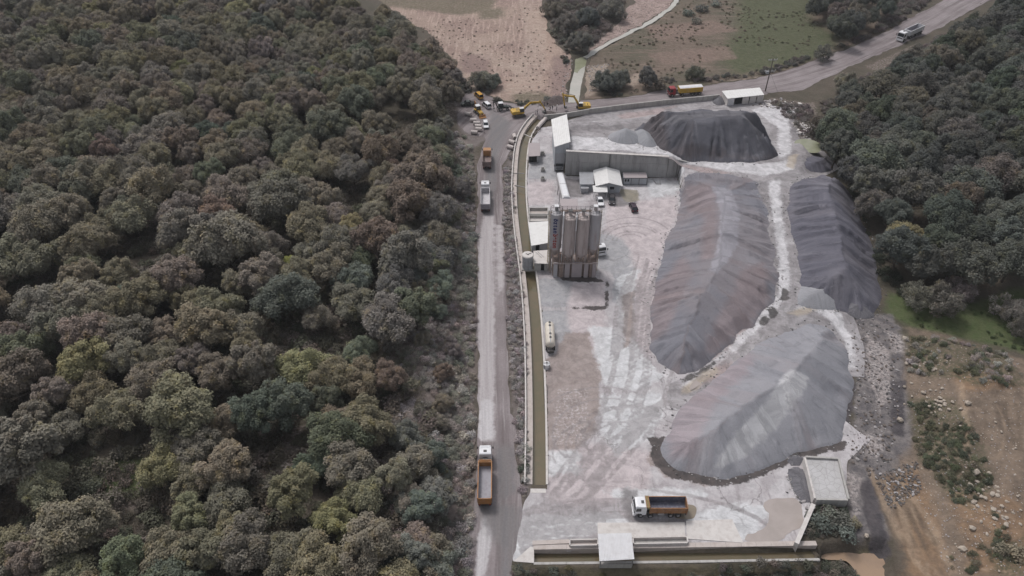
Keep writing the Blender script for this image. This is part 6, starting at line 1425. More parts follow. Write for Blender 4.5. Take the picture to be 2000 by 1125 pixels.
# roadside shed and pole
gs = thing('roadside_shed', 'long white roofed shed beside the upper road', 'shed', P(1452, 200))
so = Vector(gs.location); nl, nr, fr2, fl2 = [P(a, b, c) - so for a, b, c in ((1421, 192.5, 2.9), (1492.5, 185, 2.9), (1484, 171, 3.0), (1410, 177.5, 3.0))]
mb = MB(); rooftile_sheet(mb, nl, nr, fr2, fl2, .12, 14, .04); mb.build('roof', M['roof_white'], gs)
k = 5
for i in range(k):
    a = nl.lerp(nr, i / k + .02); b = nl.lerp(nr, (i + 1) / k - .004); dz = Vector((.15, .35))
    if i in (1,):
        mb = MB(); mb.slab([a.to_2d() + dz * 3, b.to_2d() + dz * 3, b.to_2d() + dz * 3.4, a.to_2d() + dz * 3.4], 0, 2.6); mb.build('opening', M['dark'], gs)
    else:
        mb = MB(); mb.slab([a.to_2d() + dz, b.to_2d() + dz, b.to_2d() + dz * 1.3, a.to_2d() + dz * 1.3], -.1, 2.7); mb.build('wall_panel', M['concrete_pale'] if i else M['white_sheet'], gs)
for a, b, nm in ((nl, fl2, 'end_wall'), (nr, fr2, 'end_wall'), (fl2, fr2, 'back_wall')):
    t2 = (b - a).to_2d().normalized(); n2 = Vector((-t2.y, t2.x)) * .12; c = ((nl + fr2) / 2).to_2d(); s = .94
    p0 = c + (a.to_2d() - c) * s; p1 = c + (b.to_2d() - c) * s; mb = MB(); mb.slab([p0, p1, p1 + n2, p0 + n2], -.1, 2.75); mb.build(nm, M['concrete_pale'], gs)
q = P(1494.5, 178); tp = P(1510.5, 114, 12.2) - q
po = thing('utility_pole', 'slightly leaning utility pole with two sets of crossarms beside the roadside shed', 'utility pole', q)
mb = MB(); mb.cyl((0, 0, -.3), tp, .22, .13, 10); mb.build('pole', M['wood'], po, True)
def arm(z, n, L_):
    c = tp * (z / tp.z); f = MB(); f.bar(c - Vector((L_, .3, 0)), c + Vector((L_, .3, .0)), .16, .16); f.bar(c - Vector((L_ * .8, -.6, .1)), c + Vector((L_ * .8, -.6, -.1)), .12, .12); ob = f.build('crossarm', M['steel'], po)
    for i in range(n):
        u = -L_ + 2 * L_ * i / (n - 1); f = MB(); f.cyl(c + Vector((u, .3 * u / L_, .08)), c + Vector((u, .3 * u / L_, .45)), .1, .06, 8); f.build('insulator', M['porcelain'], ob)
arm(11.6, 4, 1.5); arm(7.6, 4, 1.9)
c = tp * (6.9 / tp.z); mb = MB(); mb.box((c.x - 1.0, c.y - .3, 7.2), (.9, .7, .9)); mb.build('transformer', M['tank_grey'], po)
mb = MB(); mb.bar(tp * (7.4 / tp.z), (4.2, -.5, 0), .05, .05); mb.build('stay_wire', M['steel_dark'], po)

# cement tanker trailer and small tank by the channel
q = P(1075, 692); tt = thing('tank_trailer', 'dirty cream cement tanker trailer parked beside the long channel', 'tank trailer', (q.x, q.y, 0)); Lb = 7.4
mb = MB(); n = 22; prof = [(0, .35), (.25, .85), (.6, 1.06), (Lb - .6, 1.06), (Lb - .25, .85), (Lb, .35)]
vs_ = [(r * math.cos(2 * math.pi * i / n), y + .6, 1.9 + r * math.sin(2 * math.pi * i / n)) for y, r in prof for i in range(n)]
fs_ = [(k * n + i, k * n + (i + 1) % n, (k + 1) * n + (i + 1) % n, (k + 1) * n + i) for k in range(5) for i in range(n)] + [tuple(range(n)), tuple(range(5 * n, 6 * n))]
mb.add(vs_, fs_); mb.build('barrel', M['tank_cream'], tt, True)
for y in (7.2, 6.2, 3.6, 2.4):
    mb = MB(); mb.cyl((0, y, 2.9), (0, y, 3.08), .26, None, 14); mb.build('manhole', M['steel_dark'], tt, True)
mb = MB(); mb.span(-.55, -.4, .2, 7.8, .75, .95); mb.span(.4, .55, .2, 7.8, .75, .95); mb.build('chassis', M['chassis'], tt)
mb = MB(); mb.span(-.7, .7, -.3, .55, .6, 1.2); mb.build('pump_box', M['chassis'], tt)
mb = MB(); mb.span(-.1, .1, .6, 8, 2.94, 2.98); mb.build('walkway', M['tank_grey'], tt)
for y in (1.4, 2.6):
    for s in (-1, 1):
        mb = MB(); mb.cyl((s * .72, y, .5), (s * 1.02, y, .5), .5, None, 18); w_ = mb.build('wheel', M['tyre'], tt, True)
        mb = MB(); mb.cyl((s * 1.0, y, .5), (s * 1.04, y, .5), .27, None, 14); mb.build('rim', M['rim'], w_)
for s in (-1, 1):
    mb = MB(); mb.box((s * .6, 7.0, .45), (.14, .14, .9)); mb.build('landing_leg', M['chassis'], tt)
q = P(1067.5, 718); st_ = thing('small_tank', 'small white round tank in a frame below the tanker trailer', 'tank', q)
mb = MB(); mb.cyl((0, 0, .1), (0, 0, 1.25), .75, None, 20); mb.cyl((0, 0, 1.25), (0, 0, 1.42), .75, .35, 20); mb.build('shell', M['white_sheet'], st_, True)
mb = MB(); mb.bar((-.72, 0, 1.45), (.72, 0, 1.45), .08); mb.bar((0, -.72, 1.45), (0, .72, 1.45), .08); mb.cyl((0, 0, 1.42), (0, 0, 1.55), .2, None, 12); mb.build('lid_frame', M['steel_dark'], st_)
mb = MB()
for i in range(4):
    a = math.pi / 4 + i * math.pi / 2; mb.bar((.8 * math.cos(a), .8 * math.sin(a), 0), (.8 * math.cos(a), .8 * math.sin(a), 1.4), .07)
mb.build('frame', M['steel_dark'], st_)
# hose loop on the ground
pts = [P(x, y, .12) for x, y in ((1064, 780), (1068, 775), (1070, 758), (1067, 750), (1063, 755), (1064, 768), (1069, 778), (1066, 790), (1062, 792))]
mb = MB()
for a, b in zip(pts[:-1], pts[1:]): mb.cyl(a, b, .07, None, 6)
tag(mb.build('hose', M['steel_dark']), 'black hose looped on the ground beside the long channel', 'hose')
# ------------------------------------------------------------------ vehicles (local: forward +Y, origin on the ground at the middle)
def wheel(parent, x, y, r, w, side, twin=False, rim_mat=None):
    mb = MB(); mb.cyl((x - side * w / 2 if False else x - w / 2, y, r), (x + w / 2, y, r), r, None, 18)
    o = mb.build('wheel', M['tyre'], parent, True)
    f = MB(); xo = x + side * w / 2; f.cyl((xo - side * .02, y, r), (xo + side * .025, y, r), r * .58, r * .5, 14); f.cyl((xo, y, r), (xo + side * .06, y, r), r * .2, None, 8)
    f.build('rim', rim_mat or M['rim'], o, True); return o
def heading(a, b):
    """rear point a to front point b -> location (middle) and rotation"""
    d = (b - a); return (a + b) / 2, math.atan2(-d.x, d.y)
def lorry_cab(root, yf, ln, paint, h=3.05, w=2.46, sleeper=False, roof_hatch=True, cab_over=.0):
    z0 = .62; yb = yf - ln
    prof = [(yb, z0 + .25), (yb, h - .12), (yb + .25, h), (yf - .75, h), (yf - .28, h - .28), (yf - .06, 1.72), (yf, 1.62), (yf, z0), (yf - .4, z0), (yf - .5, z0 + .55), (yf - 1.35, z0 + .55), (yf - 1.5, z0 + .1)]
    ins = [.02, .08, .12, .14, .10, .03, .01, .03, .03, .0, .0, .0]
    mb = MB(); mb.prism(prof, -w / 2, w / 2, 'x', ins); cab = mb.build('cab', paint, root, False, .05)
    mb = MB(); mb.add([(-w / 2 + .18, yf - .245, h - .36), (w / 2 - .18, yf - .245, h - .36), (w / 2 - .1, yf - .045, 1.82), (-w / 2 + .1, yf - .045, 1.82),
                       (-w / 2 + .18, yf - .33, h - .36), (w / 2 - .18, yf - .33, h - .36), (w / 2 - .1, yf - .13, 1.82), (-w / 2 + .1, yf - .13, 1.82)], [(0, 1, 2, 3), (0, 4, 5, 1), (3, 2, 6, 7), (0, 3, 7, 4), (1, 5, 6, 2)]); mb.build('windscreen', M['glass'], cab)
    for s in (-1, 1):
        x = s * (w / 2 - .005); xt = s * (w / 2 - .075)
        mb = MB(); mb.add([(x, yf - .25, 1.85), (x, yf - 1.25, 1.85), (xt, yf - 1.2, h - .42), (xt, yf - .48, h - .42), (x - s * .06, yf - .25, 1.85), (x - s * .06, yf - 1.25, 1.85), (xt - s * .06, yf - 1.2, h - .42), (xt - s * .06, yf - .48, h - .42)], [(0, 1, 2, 3), (0, 4, 5, 1), (1, 5, 6, 2), (2, 6, 7, 3), (3, 7, 4, 0)]); mb.build('side_window', M['glass'], cab)
        mb = MB(); mb.bar((s * (w / 2 - .05), yf - .2, 2.45), (s * (w / 2 + .28), yf + .02, 2.45), .05); mb.box((s * (w / 2 + .24), yf + .02, 2.2), (.22, .12, .62)); mb.build('mirror', M['steel_dark'], cab)
        mb = MB(); mb.box((s * (w / 2 - .35), yf + .02, .82), (.42, .05, .2)); mb.build('headlight', M['light_clear'], cab)
    mb = MB(); mb.box((0, yf + .005, 1.35), (1.7, .04, .36)); mb.build('grille', M['steel_dark'], cab)
    mb = MB(); mb.box((0, yf - .05, .62), (w - .04, .34, .34)); mb.build('bumper', paint if paint is M['white_paint'] else M['steel_dark'], cab, False, .03)
    if roof_hatch:
        mb = MB(); mb.box((0, (yf - .75 + yb) / 2 - .05, h + .012), (.62, .5, .05)); mb.build('roof_hatch', M['steel_dark'], cab)
    mb = MB(); mb.box((0, yf - .42, h - .05), (w * .82, .42, .09), rx=-.3); mb.build('sun_visor', paint, cab)
    return cab
def tip_body(root, yf, yb, paint, inner, z0=1.25, z1=2.95, w=2.5, header=True, head_mat=None, tarp=None, ribs=5, semi=False, tail_mat=None):
    wb = w - .12
    mb = MB(); mb.span(-wb / 2 + .01, wb / 2 - .01, yb + .07, yf - .07, z0, z0 + .08); body = mb.build('box_floor', inner, root)
    for s in (-1, 1):
        mb = MB(); xo, xi = s * w / 2, s * (w / 2 - .09); xb, xbi = s * wb / 2, s * (wb / 2 - .07)
        mb.mi = 0; vs_ = [(xb, yf, z0 - .02), (xb, yb, z0 - .02), (xo, yb, z1), (xo, yf, z1), (xbi, yf, z0 - .02), (xbi, yb, z0 - .02), (xi, yb, z1), (xi, yf, z1)]
        mb.add(vs_, [(0, 1, 2, 3), (2, 6, 7, 3), (0, 3, 7, 4), (1, 5, 6, 2), (0, 4, 5, 1)]); mb.mi = 1; mb.add(vs_, [(4, 7, 6, 5)])
        sd = mb.build('side_wall', [paint, inner], root, fix=False)
        mb = MB(); mb.bar((s * (w / 2 - .03), yb, z1 + .03), (s * (w / 2 - .03), yf, z1 + .03), .14, .1); mb.build('top_rail', paint, sd)
        for k in range(ribs):
            y = yb + .15 + (yf - yb - .3) * k / (ribs - 1); mb = MB(); mb.bar((s * (wb / 2 + .05), y, z0), (s * (w / 2 + .045), y, z1), .1, .12); mb.build('side_rib', paint, sd)
    mb = MB(); mb.span(-wb / 2 + .08, wb / 2 - .08, yf - .075, yf, z0 - .02, z1 + .05); mb.build('front_wall', head_mat or paint, root)
    mb = MB(); mb.span(-wb / 2 + .02, wb / 2 - .02, yb - .03, yb + .06, z0 - .12, z1 - .02); tg = mb.build('tailgate', tail_mat or paint, root)
    mb = MB()
    for k in range(3): mb.span(-wb / 2 + .05, wb / 2 - .05, yb - .09, yb - .035, z0 + .1 + k * .62, z0 + .24 + k * .62)
    for x in (-wb / 2 + .1, 0, wb / 2 - .1): mb.span(x - .05, x + .05, yb - .085, yb - .033, z0 - .1, z1 - .05)
    mb.build('tailgate_frame', tail_mat or paint, tg)
    if header:
        mb = MB(); hp = head_mat or paint
        mb.prism([(yf + .02, z1 - .3), (yf + .02, z1 + .22), (yf + .12, z1 + .26), (yf + .62, z1 + .26), (yf + .62, z1 + .16), (yf + .1, z1 - .3)], -w / 2, w / 2); hd = mb.build('cab_guard', hp, root)
        mb = MB(); mb.bar((-w / 2, yf + .55, z1 + .3), (w / 2, yf + .55, z1 + .3), .12, .08); mb.bar((-w / 2, yf + .06, z1 + .3), (w / 2, yf + .06, z1 + .3), .12, .08); mb.build('guard_rail', paint, hd)
    if tarp:
        mb = MB(); n = 5; pr = [(-w / 2 - .03, z1 + .02), (-w / 2 + .3, z1 + .2), (0, z1 + .27), (w / 2 - .3, z1 + .2), (w / 2 + .03, z1 + .02)]
        mb.prism(pr, yb - .03, yf + .03, 'y'); mb.build('tarpaulin', tarp, root)
        mb = MB()
        for k in range(7): y = yb + .4 + (yf - yb - .8) * k / 6; mb.bar((-w / 2 + .28, y, z1 + .205), (w / 2 - .28, y, z1 + .205), .06, .16)
        mb.build('tarpaulin_hoop', tarp, root)
    return body
def lorry(label, loc, rz, kind, paint, box, inner, head=None, tarp=None, group='tipper lorries', roof_hatch=True, tail=None, cargo=None):
    root = thing('tipper_lorry', label, 'lorry', loc, rz, group)
    if kind == 'rigid4': yf, L_, ax, box_y, cl = 4.75, 9.5, [3.45, 1.75, -1.9, -3.25], (2.05, -4.7), 2.2
    elif kind == 'rigid3': yf, L_, ax, box_y, cl = 4.2, 8.4, [2.95, -1.7, -3.05], (1.7, -4.15), 2.0
    else: yf, L_, ax, box_y, cl = 5.95, 11.9, [4.75, 1.25, -2.4, -3.7, -5.0], (2.3, -5.9), 2.25
    lorry_cab(root, yf, cl, paint, 3.05 if kind != 'semi' else 3.2, roof_hatch=roof_hatch)
    tip_body(root, box_y[0], box_y[1], box, inner, 1.3, 2.85 if kind != 'semi' else 2.9, header=kind != 'semi', head_mat=head, tarp=tarp, ribs=6, tail_mat=tail)
    if kind == 'semi':
        mb = MB(); mb.bar((-1.2, box_y[0] + .12, 3.0), (1.2, box_y[0] + .12, 3.0), .16, .12); mb.bar((-1.2, box_y[0] - .3, 2.98), (1.2, box_y[0] - .3, 2.98), .1, .1); mb.build('front_rail', box, root)
        mb = MB(); mb.span(-.45, .45, yf - cl - .9, yf - cl - .15, .95, 2.35); mb.build('intake_stack', M['steel_dark'], root)
        for y in ax[2:]:
            pass
    mb = MB()
    for s in (-1, 1): mb.span(s * .5 - .08, s * .5 + .08, box_y[1] + .15, yf - .6, .82, 1.12)
    for y in ax: mb.span(-1.0, 1.0, y - .12, y + .12, .42, .62)
    mb.build('chassis', M['chassis'], root)
    for y in ax:
        for s in (-1, 1): wheel(root, s * (1.06 if y > 2.5 or kind == 'rigid4' and y > 1 else .98), y, .51, .32 if y > 2.5 else .5, s)
    for s in (-1, 1):
        ym = ax[1] - 1.3 if kind != 'rigid4' else -.1
        mb = MB(); mb.cyl((s * .95, ym - .55, .85), (s * .95, ym + .55, .85), .3, None, 12); mb.build('fuel_tank', M['rim'], root, True)
        for y in ax[1:]:
            mb = MB(); mb.box((s * 1.0, y, 1.09), (.5, 1.0, .05)); mb.build('mudguard', M['steel_dark'], root)
        mb = MB(); mb.box((s * .95, box_y[1] + .05, .9), (.32, .06, .16)); mb.build('tail_light', M['light_red'], root)
    mb = MB(); mb.box((0, box_y[1] + .12, .68), (2.2, .12, .14)); mb.build('rear_bar', M['steel_dark'], root)
    if cargo:
        mb = MB(); mb.box((0, (box_y[0] + box_y[1]) / 2, 1.55), (2.1, box_y[0] - box_y[1] - .5, .4), top=(.7, .9)); mb.build('residue', cargo, root)
    return root
def along(px0, py0, px1, py1):
    a, b = G(px0, py0), G(px1, py1); c, rz = heading(a, b); c.z = Tz(c.x, c.y) + .07; return c, rz
# lorries: from rear wheel line to front wheel line as they stand in the photograph
l1, r1 = along(951, 338, 952, 300); lorry('short orange tipper with a brown empty box driving away at the top of the road', l1, r1, 'rigid3', M['orange_pale'], M['box_brown'], M['box_brown'], M['orange_pale'], roof_hatch=False)
l2, r2 = along(948.5, 418, 948, 369); lorry('white tipper lorry with a shiny white box behind the short orange one', l2, r2, 'semi', M['white_paint'], M['box_white'], M['box_white'], tail=M['box_grey'])
l3, r3 = along(947, 996, 948.5, 886); lorry('white cab pulling a long empty orange tipping trailer, nearest on the road', l3, r3, 'semi', M['white_paint'], M['orange_paint'], M['box_grey'], tail=M['orange_paint'])
l4, r4 = along(1337, 1000, 1236, 1000); lorry('white cab tipper with an orange side and dark blue empty box, parked in the yard', l4, r4, 'rigid4', M['white_paint'], M['orange_brown'], M['box_blue'], M['olive_paint'])
l5, r5 = along(1369, 183, 1304, 188); lorry('red cab lorry with a yellow tipping trailer under a white tarpaulin', l5, r5, 'semi', M['red_paint'], M['yellow_paint'], M['tarp'], tarp=M['tarp'], roof_hatch=False)
l6, r6 = along(1803, 60, 1746, 86); l6o = lorry('all white tipper lorry coming down the road in the far corner', l6, r6, 'semi', M['white_paint'], M['white_paint'], M['box_grey']); l6o.scale = (1.15, 1.28, 1.15)
# lorry waiting under the loading shed
g = P(1093, 341); lorry('grey dusty lorry standing nose out under the loading shed', Vector((g.x - .1, g.y + 5.6, .05)), math.pi, 'rigid3', M['tank_grey'], M['grey_sheet'], M['grey_sheet'], group='tipper lorries')
# mixer lorry beside the silos
def mixer(label, loc, rz):
    root = thing('mixer_lorry', label, 'mixer lorry', loc, rz)
    lorry_cab(root, 4.0, 2.0, M['white_paint'], 2.95)
    mb = MB()
    for s in (-1, 1): mb.span(s * .5 - .08, s * .5 + .08, -3.9, 3.6, .82, 1.1)
    mb.build('chassis', M['chassis'], root)
    for y in (2.9, -1.5, -2.9):
        for s in (-1, 1): wheel(root, s * 1.0, y, .5, .36, s)
    mb = MB(); n = 20; pr = [(-3.6, .55, 2.75), (-2.6, .95, 2.6), (-1.0, 1.15, 2.3), (.6, 1.1, 2.1), (1.5, .7, 1.95)]
    vs_ = [(r * math.cos(2 * math.pi * i / n), y, z + r * math.sin(2 * math.pi * i / n)) for y, r, z in pr for i in range(n)]
    mb.add(vs_, [(k * n + i, k * n + (i + 1) % n, (k + 1) * n + (i + 1) % n, (k + 1) * n + i) for k in range(4) for i in range(n)] + [tuple(range(n)), tuple(range(4 * n, 5 * n))]); mb.build('drum', M['box_white'], root, True)
    mb = MB(); mb.cyl((0, -3.6, 3.2), (0, -4.1, 2.6), .45, .3, 10); mb.build('chute', M['steel'], root, True)
    mb = MB(); mb.box((0, 1.75, 1.6), (1.8, .3, 1.1)); mb.build('drum_stand', M['steel_dark'], root)
    return root
gm = P(1174.5, 502); mixer('white mixer lorry with only its cab showing beside the rightmost silo', Vector((gm.x - 1.0, gm.y + 3.9, .06)), math.pi + .27)

def car(name, label, cat, loc, rz, paint, style='hatch', L_=4.2, w=1.76, h=1.48, group='parked cars and vans'):
    root = thing(name, label, cat, loc, rz, group); y1, y0 = L_ / 2, -L_ / 2
    if style == 'van': body = [(y1, .35), (y1, .8), (y1 - .75, 1.0), (y0 + .05, 1.02), (y0, .8), (y0, .35)]; roof = [(y1 - .75, 1.0), (y1 - 1.5, h), (y0 + .2, h), (y0 + .03, 1.02)]
    elif style == 'pickup': body = [(y1, .4), (y1, .95), (y1 - 1.2, 1.08), (y0 + .02, 1.1), (y0, .9), (y0, .4)]; roof = [(y1 - 1.2, 1.08), (y1 - 1.85, h), (y1 - 3.0, h), (y1 - 3.5, 1.1)]
    elif style == 'sedan': body = [(y1, .32), (y1, .72), (y1 - 1.05, .92), (y0 + .9, .96), (y0 + .03, .9), (y0, .35)]; roof = [(y1 - 1.1, .92), (y1 - 1.8, h), (y0 + 1.25, h - .02), (y0 + .55, .95)]
    else: body = [(y1, .32), (y1, .72), (y1 - 1.0, .94), (y0 + .15, .98), (y0, .85), (y0, .35)]; roof = [(y1 - 1.05, .94), (y1 - 1.75, h), (y0 + .7, h - .03), (y0 + .12, .98)]
    mb = MB(); n = len(body); mb.prism(body, -w / 2, w / 2, 'x', [.1] + [.06] + [.05] * (n - 4) + [.06, .1]); bd = mb.build('body', paint, root, False, .09)
    mb = MB(); mb.prism([(roof[0][0], roof[0][1] - .02), (roof[1][0], roof[1][1] - .03), (roof[2][0], roof[2][1] - .03), (roof[3][0], roof[3][1] - .02)], -w / 2 + .04, w / 2 - .04, 'x', [.02, .18, .18, .03]); mb.build('windows', M['glass'], root, False, .03)
    ry1, ry0 = roof[1][0] - .04, roof[2][0] + .04
    mb = MB(); mb.box((0, (ry1 + ry0) / 2, h - .01), (w - .44, ry1 - ry0, .07), top=(.92, .95)); mb.build('roof', paint, root, False, .025)
    for s in (-1, 1):
        mb = MB()
        for (a, b) in ((roof[0], roof[1]), (roof[3], roof[2])): mb.bar((s * (w / 2 - .05), a[0], a[1]), (s * (w / 2 - .2), b[0], b[1]), .09)
        ym = (roof[1][0] + roof[2][0]) / 2; mb.bar((s * (w / 2 - .04), ym, roof[0][1]), (s * (w / 2 - .2), ym, h - .02), .09); mb.build('pillar', paint, root)
        mb = MB(); mb.box((s * (w / 2 - .28), y1 - .03, .68), (.34, .12, .16)); mb.build('headlight', M['light_clear'], root)
        mb = MB(); mb.box((s * (w / 2 - .2), y0 + .03, .8), (.2, .1, .26)); mb.build('tail_light', M['light_red'], root)
        mb = MB(); mb.box((s * (w / 2 + .08), roof[0][0] - .3, 1.02), (.18, .1, .14)); mb.build('mirror', paint, root)
        for y in (y1 - .82, y0 + .78): wheel(root, s * (w / 2 - .1), y, .32, .2, s)
    mb = MB(); mb.box((0, y1 + .0, .46), (w - .3, .1, .16)); mb.build('grille', M['steel_dark'], root)
    if style == 'pickup':
        mb = MB(); mb.box((0, (y0 + y1 - 3.5) / 2, 1.1), (w - .3, y1 - 3.6 - y0, .03)); mb.build('load_bed', M['dark'], root)
    return root
def carat(px0, py0, px1, py1):
    a, b = G(px0, py0), G(px1, py1); c, rz = heading(a, b); c.z = Tz(c.x, c.y) + .07; return c, rz
c_, r_ = carat(1170, 391, 1173.5, 403); car('parked_car', 'white car parked nose out beside the porch of the office', 'car', c_, r_, M['white_paint'], 'sedan', 4.3)
c_, r_ = carat(1195, 388, 1194.5, 400); car('parked_car', 'black car parked in front of the office window', 'car', c_, r_, M['black_paint'], 'hatch', 4.2)
c_, r_ = carat(1239.5, 415, 1233.5, 402); car('parked_car', 'dark plum coloured car standing apart in the open yard', 'car', c_, r_, M['plum_paint'], 'hatch', 4.4)
c_, r_ = carat(947.5, 240, 950, 254); car('parked_car', 'white car facing the camera beside the concrete pipes', 'car', c_, r_, M['white_paint'], 'hatch', 4.4, h=1.6)
c_, r_ = carat(956, 214, 944.5, 204); car('minivan', 'white minivan between the orange van and the backhoe loader', 'van', c_, r_, M['white_paint'], 'van', 4.3, 1.78, 1.8)
c_, r_ = carat(942, 197, 928, 184); car('van', 'orange-yellow van on the dirt path', 'van', c_, r_, M['van_yellow'], 'van', 4.5, 1.82, 1.85)
c_, r_ = carat(927, 206, 902, 207); car('pickup', 'dark green pickup standing across the end of the dirt path', 'pickup', c_, r_, M['green_dark'], 'pickup', 5.0, 1.85, 1.75)

def excavator(label, loc, rz, boom_pts, paint, cab_side=1):
    """boom_pts: local (y, z) of boom knee, boom end, stick end"""
    root = thing('excavator', label, 'excavator', loc, rz, 'yellow excavators at the channel head')
    for s in (-1, 1):
        mb = MB(); pr = [(-1.9, .35), (-1.65, .06), (1.65, .06), (1.9, .35), (1.9, .6), (1.65, .88), (-1.65, .88), (-1.9, .6)]
        x0, x1 = (s * 1.45 - .3, s * 1.45 + .3); mb.prism(pr, x0, x1); tk_ = mb.build('track', M['steel_dark'], root)
        mb = MB()
        for k in range(14): y = -1.6 + k * .246; mb.box((s * 1.45, y, .9), (.62, .1, .05))
        mb.build('track_shoes', M['chassis'], tk_)
    mb = MB(); mb.box((0, 0, .75), (2.4, 1.6, .5)); mb.cyl((0, 0, .9), (0, 0, 1.1), .7, None, 18); mb.build('undercarriage', M['chassis'], root)
    mb = MB(); mb.prism([(-2.3, 1.12), (-2.45, 1.5), (-2.4, 2.1), (-1.9, 2.25), (.3, 2.2), (1.3, 1.75), (1.5, 1.5), (1.5, 1.12)], -1.35, 1.35); mb.build('upper_body', paint, root, False, .06)
    mb = MB(); mb.box((0, -2.3, 1.65), (2.6, .7, .95)); mb.build('counterweight', paint, root, False, .1)
    mb = MB(); mb.box((cab_side * .9, .75, 2.3), (.95, 1.55, 1.5), top=(.9, .82)); cb = mb.build('cab', M['glass'], root, False, .05)
    mb = MB(); mb.box((cab_side * .9, .68, 3.08), (.95, 1.4, .1)); mb.build('cab_roof', M['white_sheet'], cb)
    mb = MB(); mb.box((cab_side * .9, .75, 1.62), (.99, 1.58, .35)); mb.build('cab_base', paint, cb)
    mb = MB()
    for k in range(4): mb.box((-.2, -.9 + k * .3, 2.24), (1.6, .12, .08))
    mb.build('engine_grille', M['steel_dark'], root)
    mb = MB(); mb.cyl((-.8, -1.5, 2.2), (-.8, -1.5, 2.75), .09, None, 8); mb.build('exhaust', M['steel_dark'], root)
    k_, e_, t_ = boom_pts; foot = (0, 1.0, 1.75); X_ = 0
    mb = MB(); mb.bar((X_, 1.0, 1.75), (X_, k_[0], k_[1]), .42, .62); mb.bar((X_, k_[0], k_[1]), (X_, e_[0], e_[1]), .40, .5); mb.cyl((-.25, k_[0], k_[1]), (.25, k_[0], k_[1]), .36, None, 12); mb.build('boom', paint, root)
    mb = MB(); d_ = Vector((0, e_[0] - t_[0], e_[1] - t_[1])).normalized() * .8; mb.bar((0, e_[0] + d_.y, e_[1] + d_.z), (0, t_[0], t_[1]), .34, .42); mb.build('stick', paint, root)
    mb = MB()
    for s in (-.33, .33): mb.cyl((s, 1.45, 1.5), (s, (k_[0] + 1) / 2 + .4, (k_[1] + 1.75) / 2 + .1), .09, None, 8)
    mb.cyl((0, k_[0] - .5, k_[1] + .35), (0, e_[0] + d_.y, e_[1] + d_.z + .1), .09, None, 8); mb.build('hydraulic_ram', M['steel'], root)
    mb = MB(); ty, tz = t_; mb.prism([(ty - .1, tz + .15), (ty + .3, tz - .1), (ty + .25, tz - .7), (ty - .3, tz - 1.05), (ty - .85, tz - .8), (ty - .75, tz - .6), (ty - .35, tz - .75), (ty - .02, tz - .5)], -.6, .6); bk = mb.build('bucket', M['steel_dark'], root)
    mb = MB()
    for k in range(5): mb.box((-.5 + k * .25, ty - .95, tz - .68), (.1, .28, .08))
    mb.build('bucket_teeth', M['steel'], bk)
    return root
ce = G(1013.5, 226); tgt = G(1068, 219); rz1 = math.atan2(-(tgt.x - ce.x), tgt.y - ce.y)
excavator('yellow excavator on the road side of the channel head, boom reaching over the dug trench', ce + Vector((0, 0, .05)), rz1, ((4.0, 4.2), (7.4, 3.9), (9.0, 1.1)), M['yellow_paint'], 1)
ce2 = G(1137, 215); tg2 = G(1103, 216); rz2 = math.atan2(-(tg2.x - ce2.x), tg2.y - ce2.y)
excavator('yellow excavator with a raised bent boom beside the low roadside wall', ce2 + Vector((0, 0, .05)), rz2, ((3.0, 4.9), (6.7, 5.6), (6.0, 1.9)), M['yellow_paint'], -1)

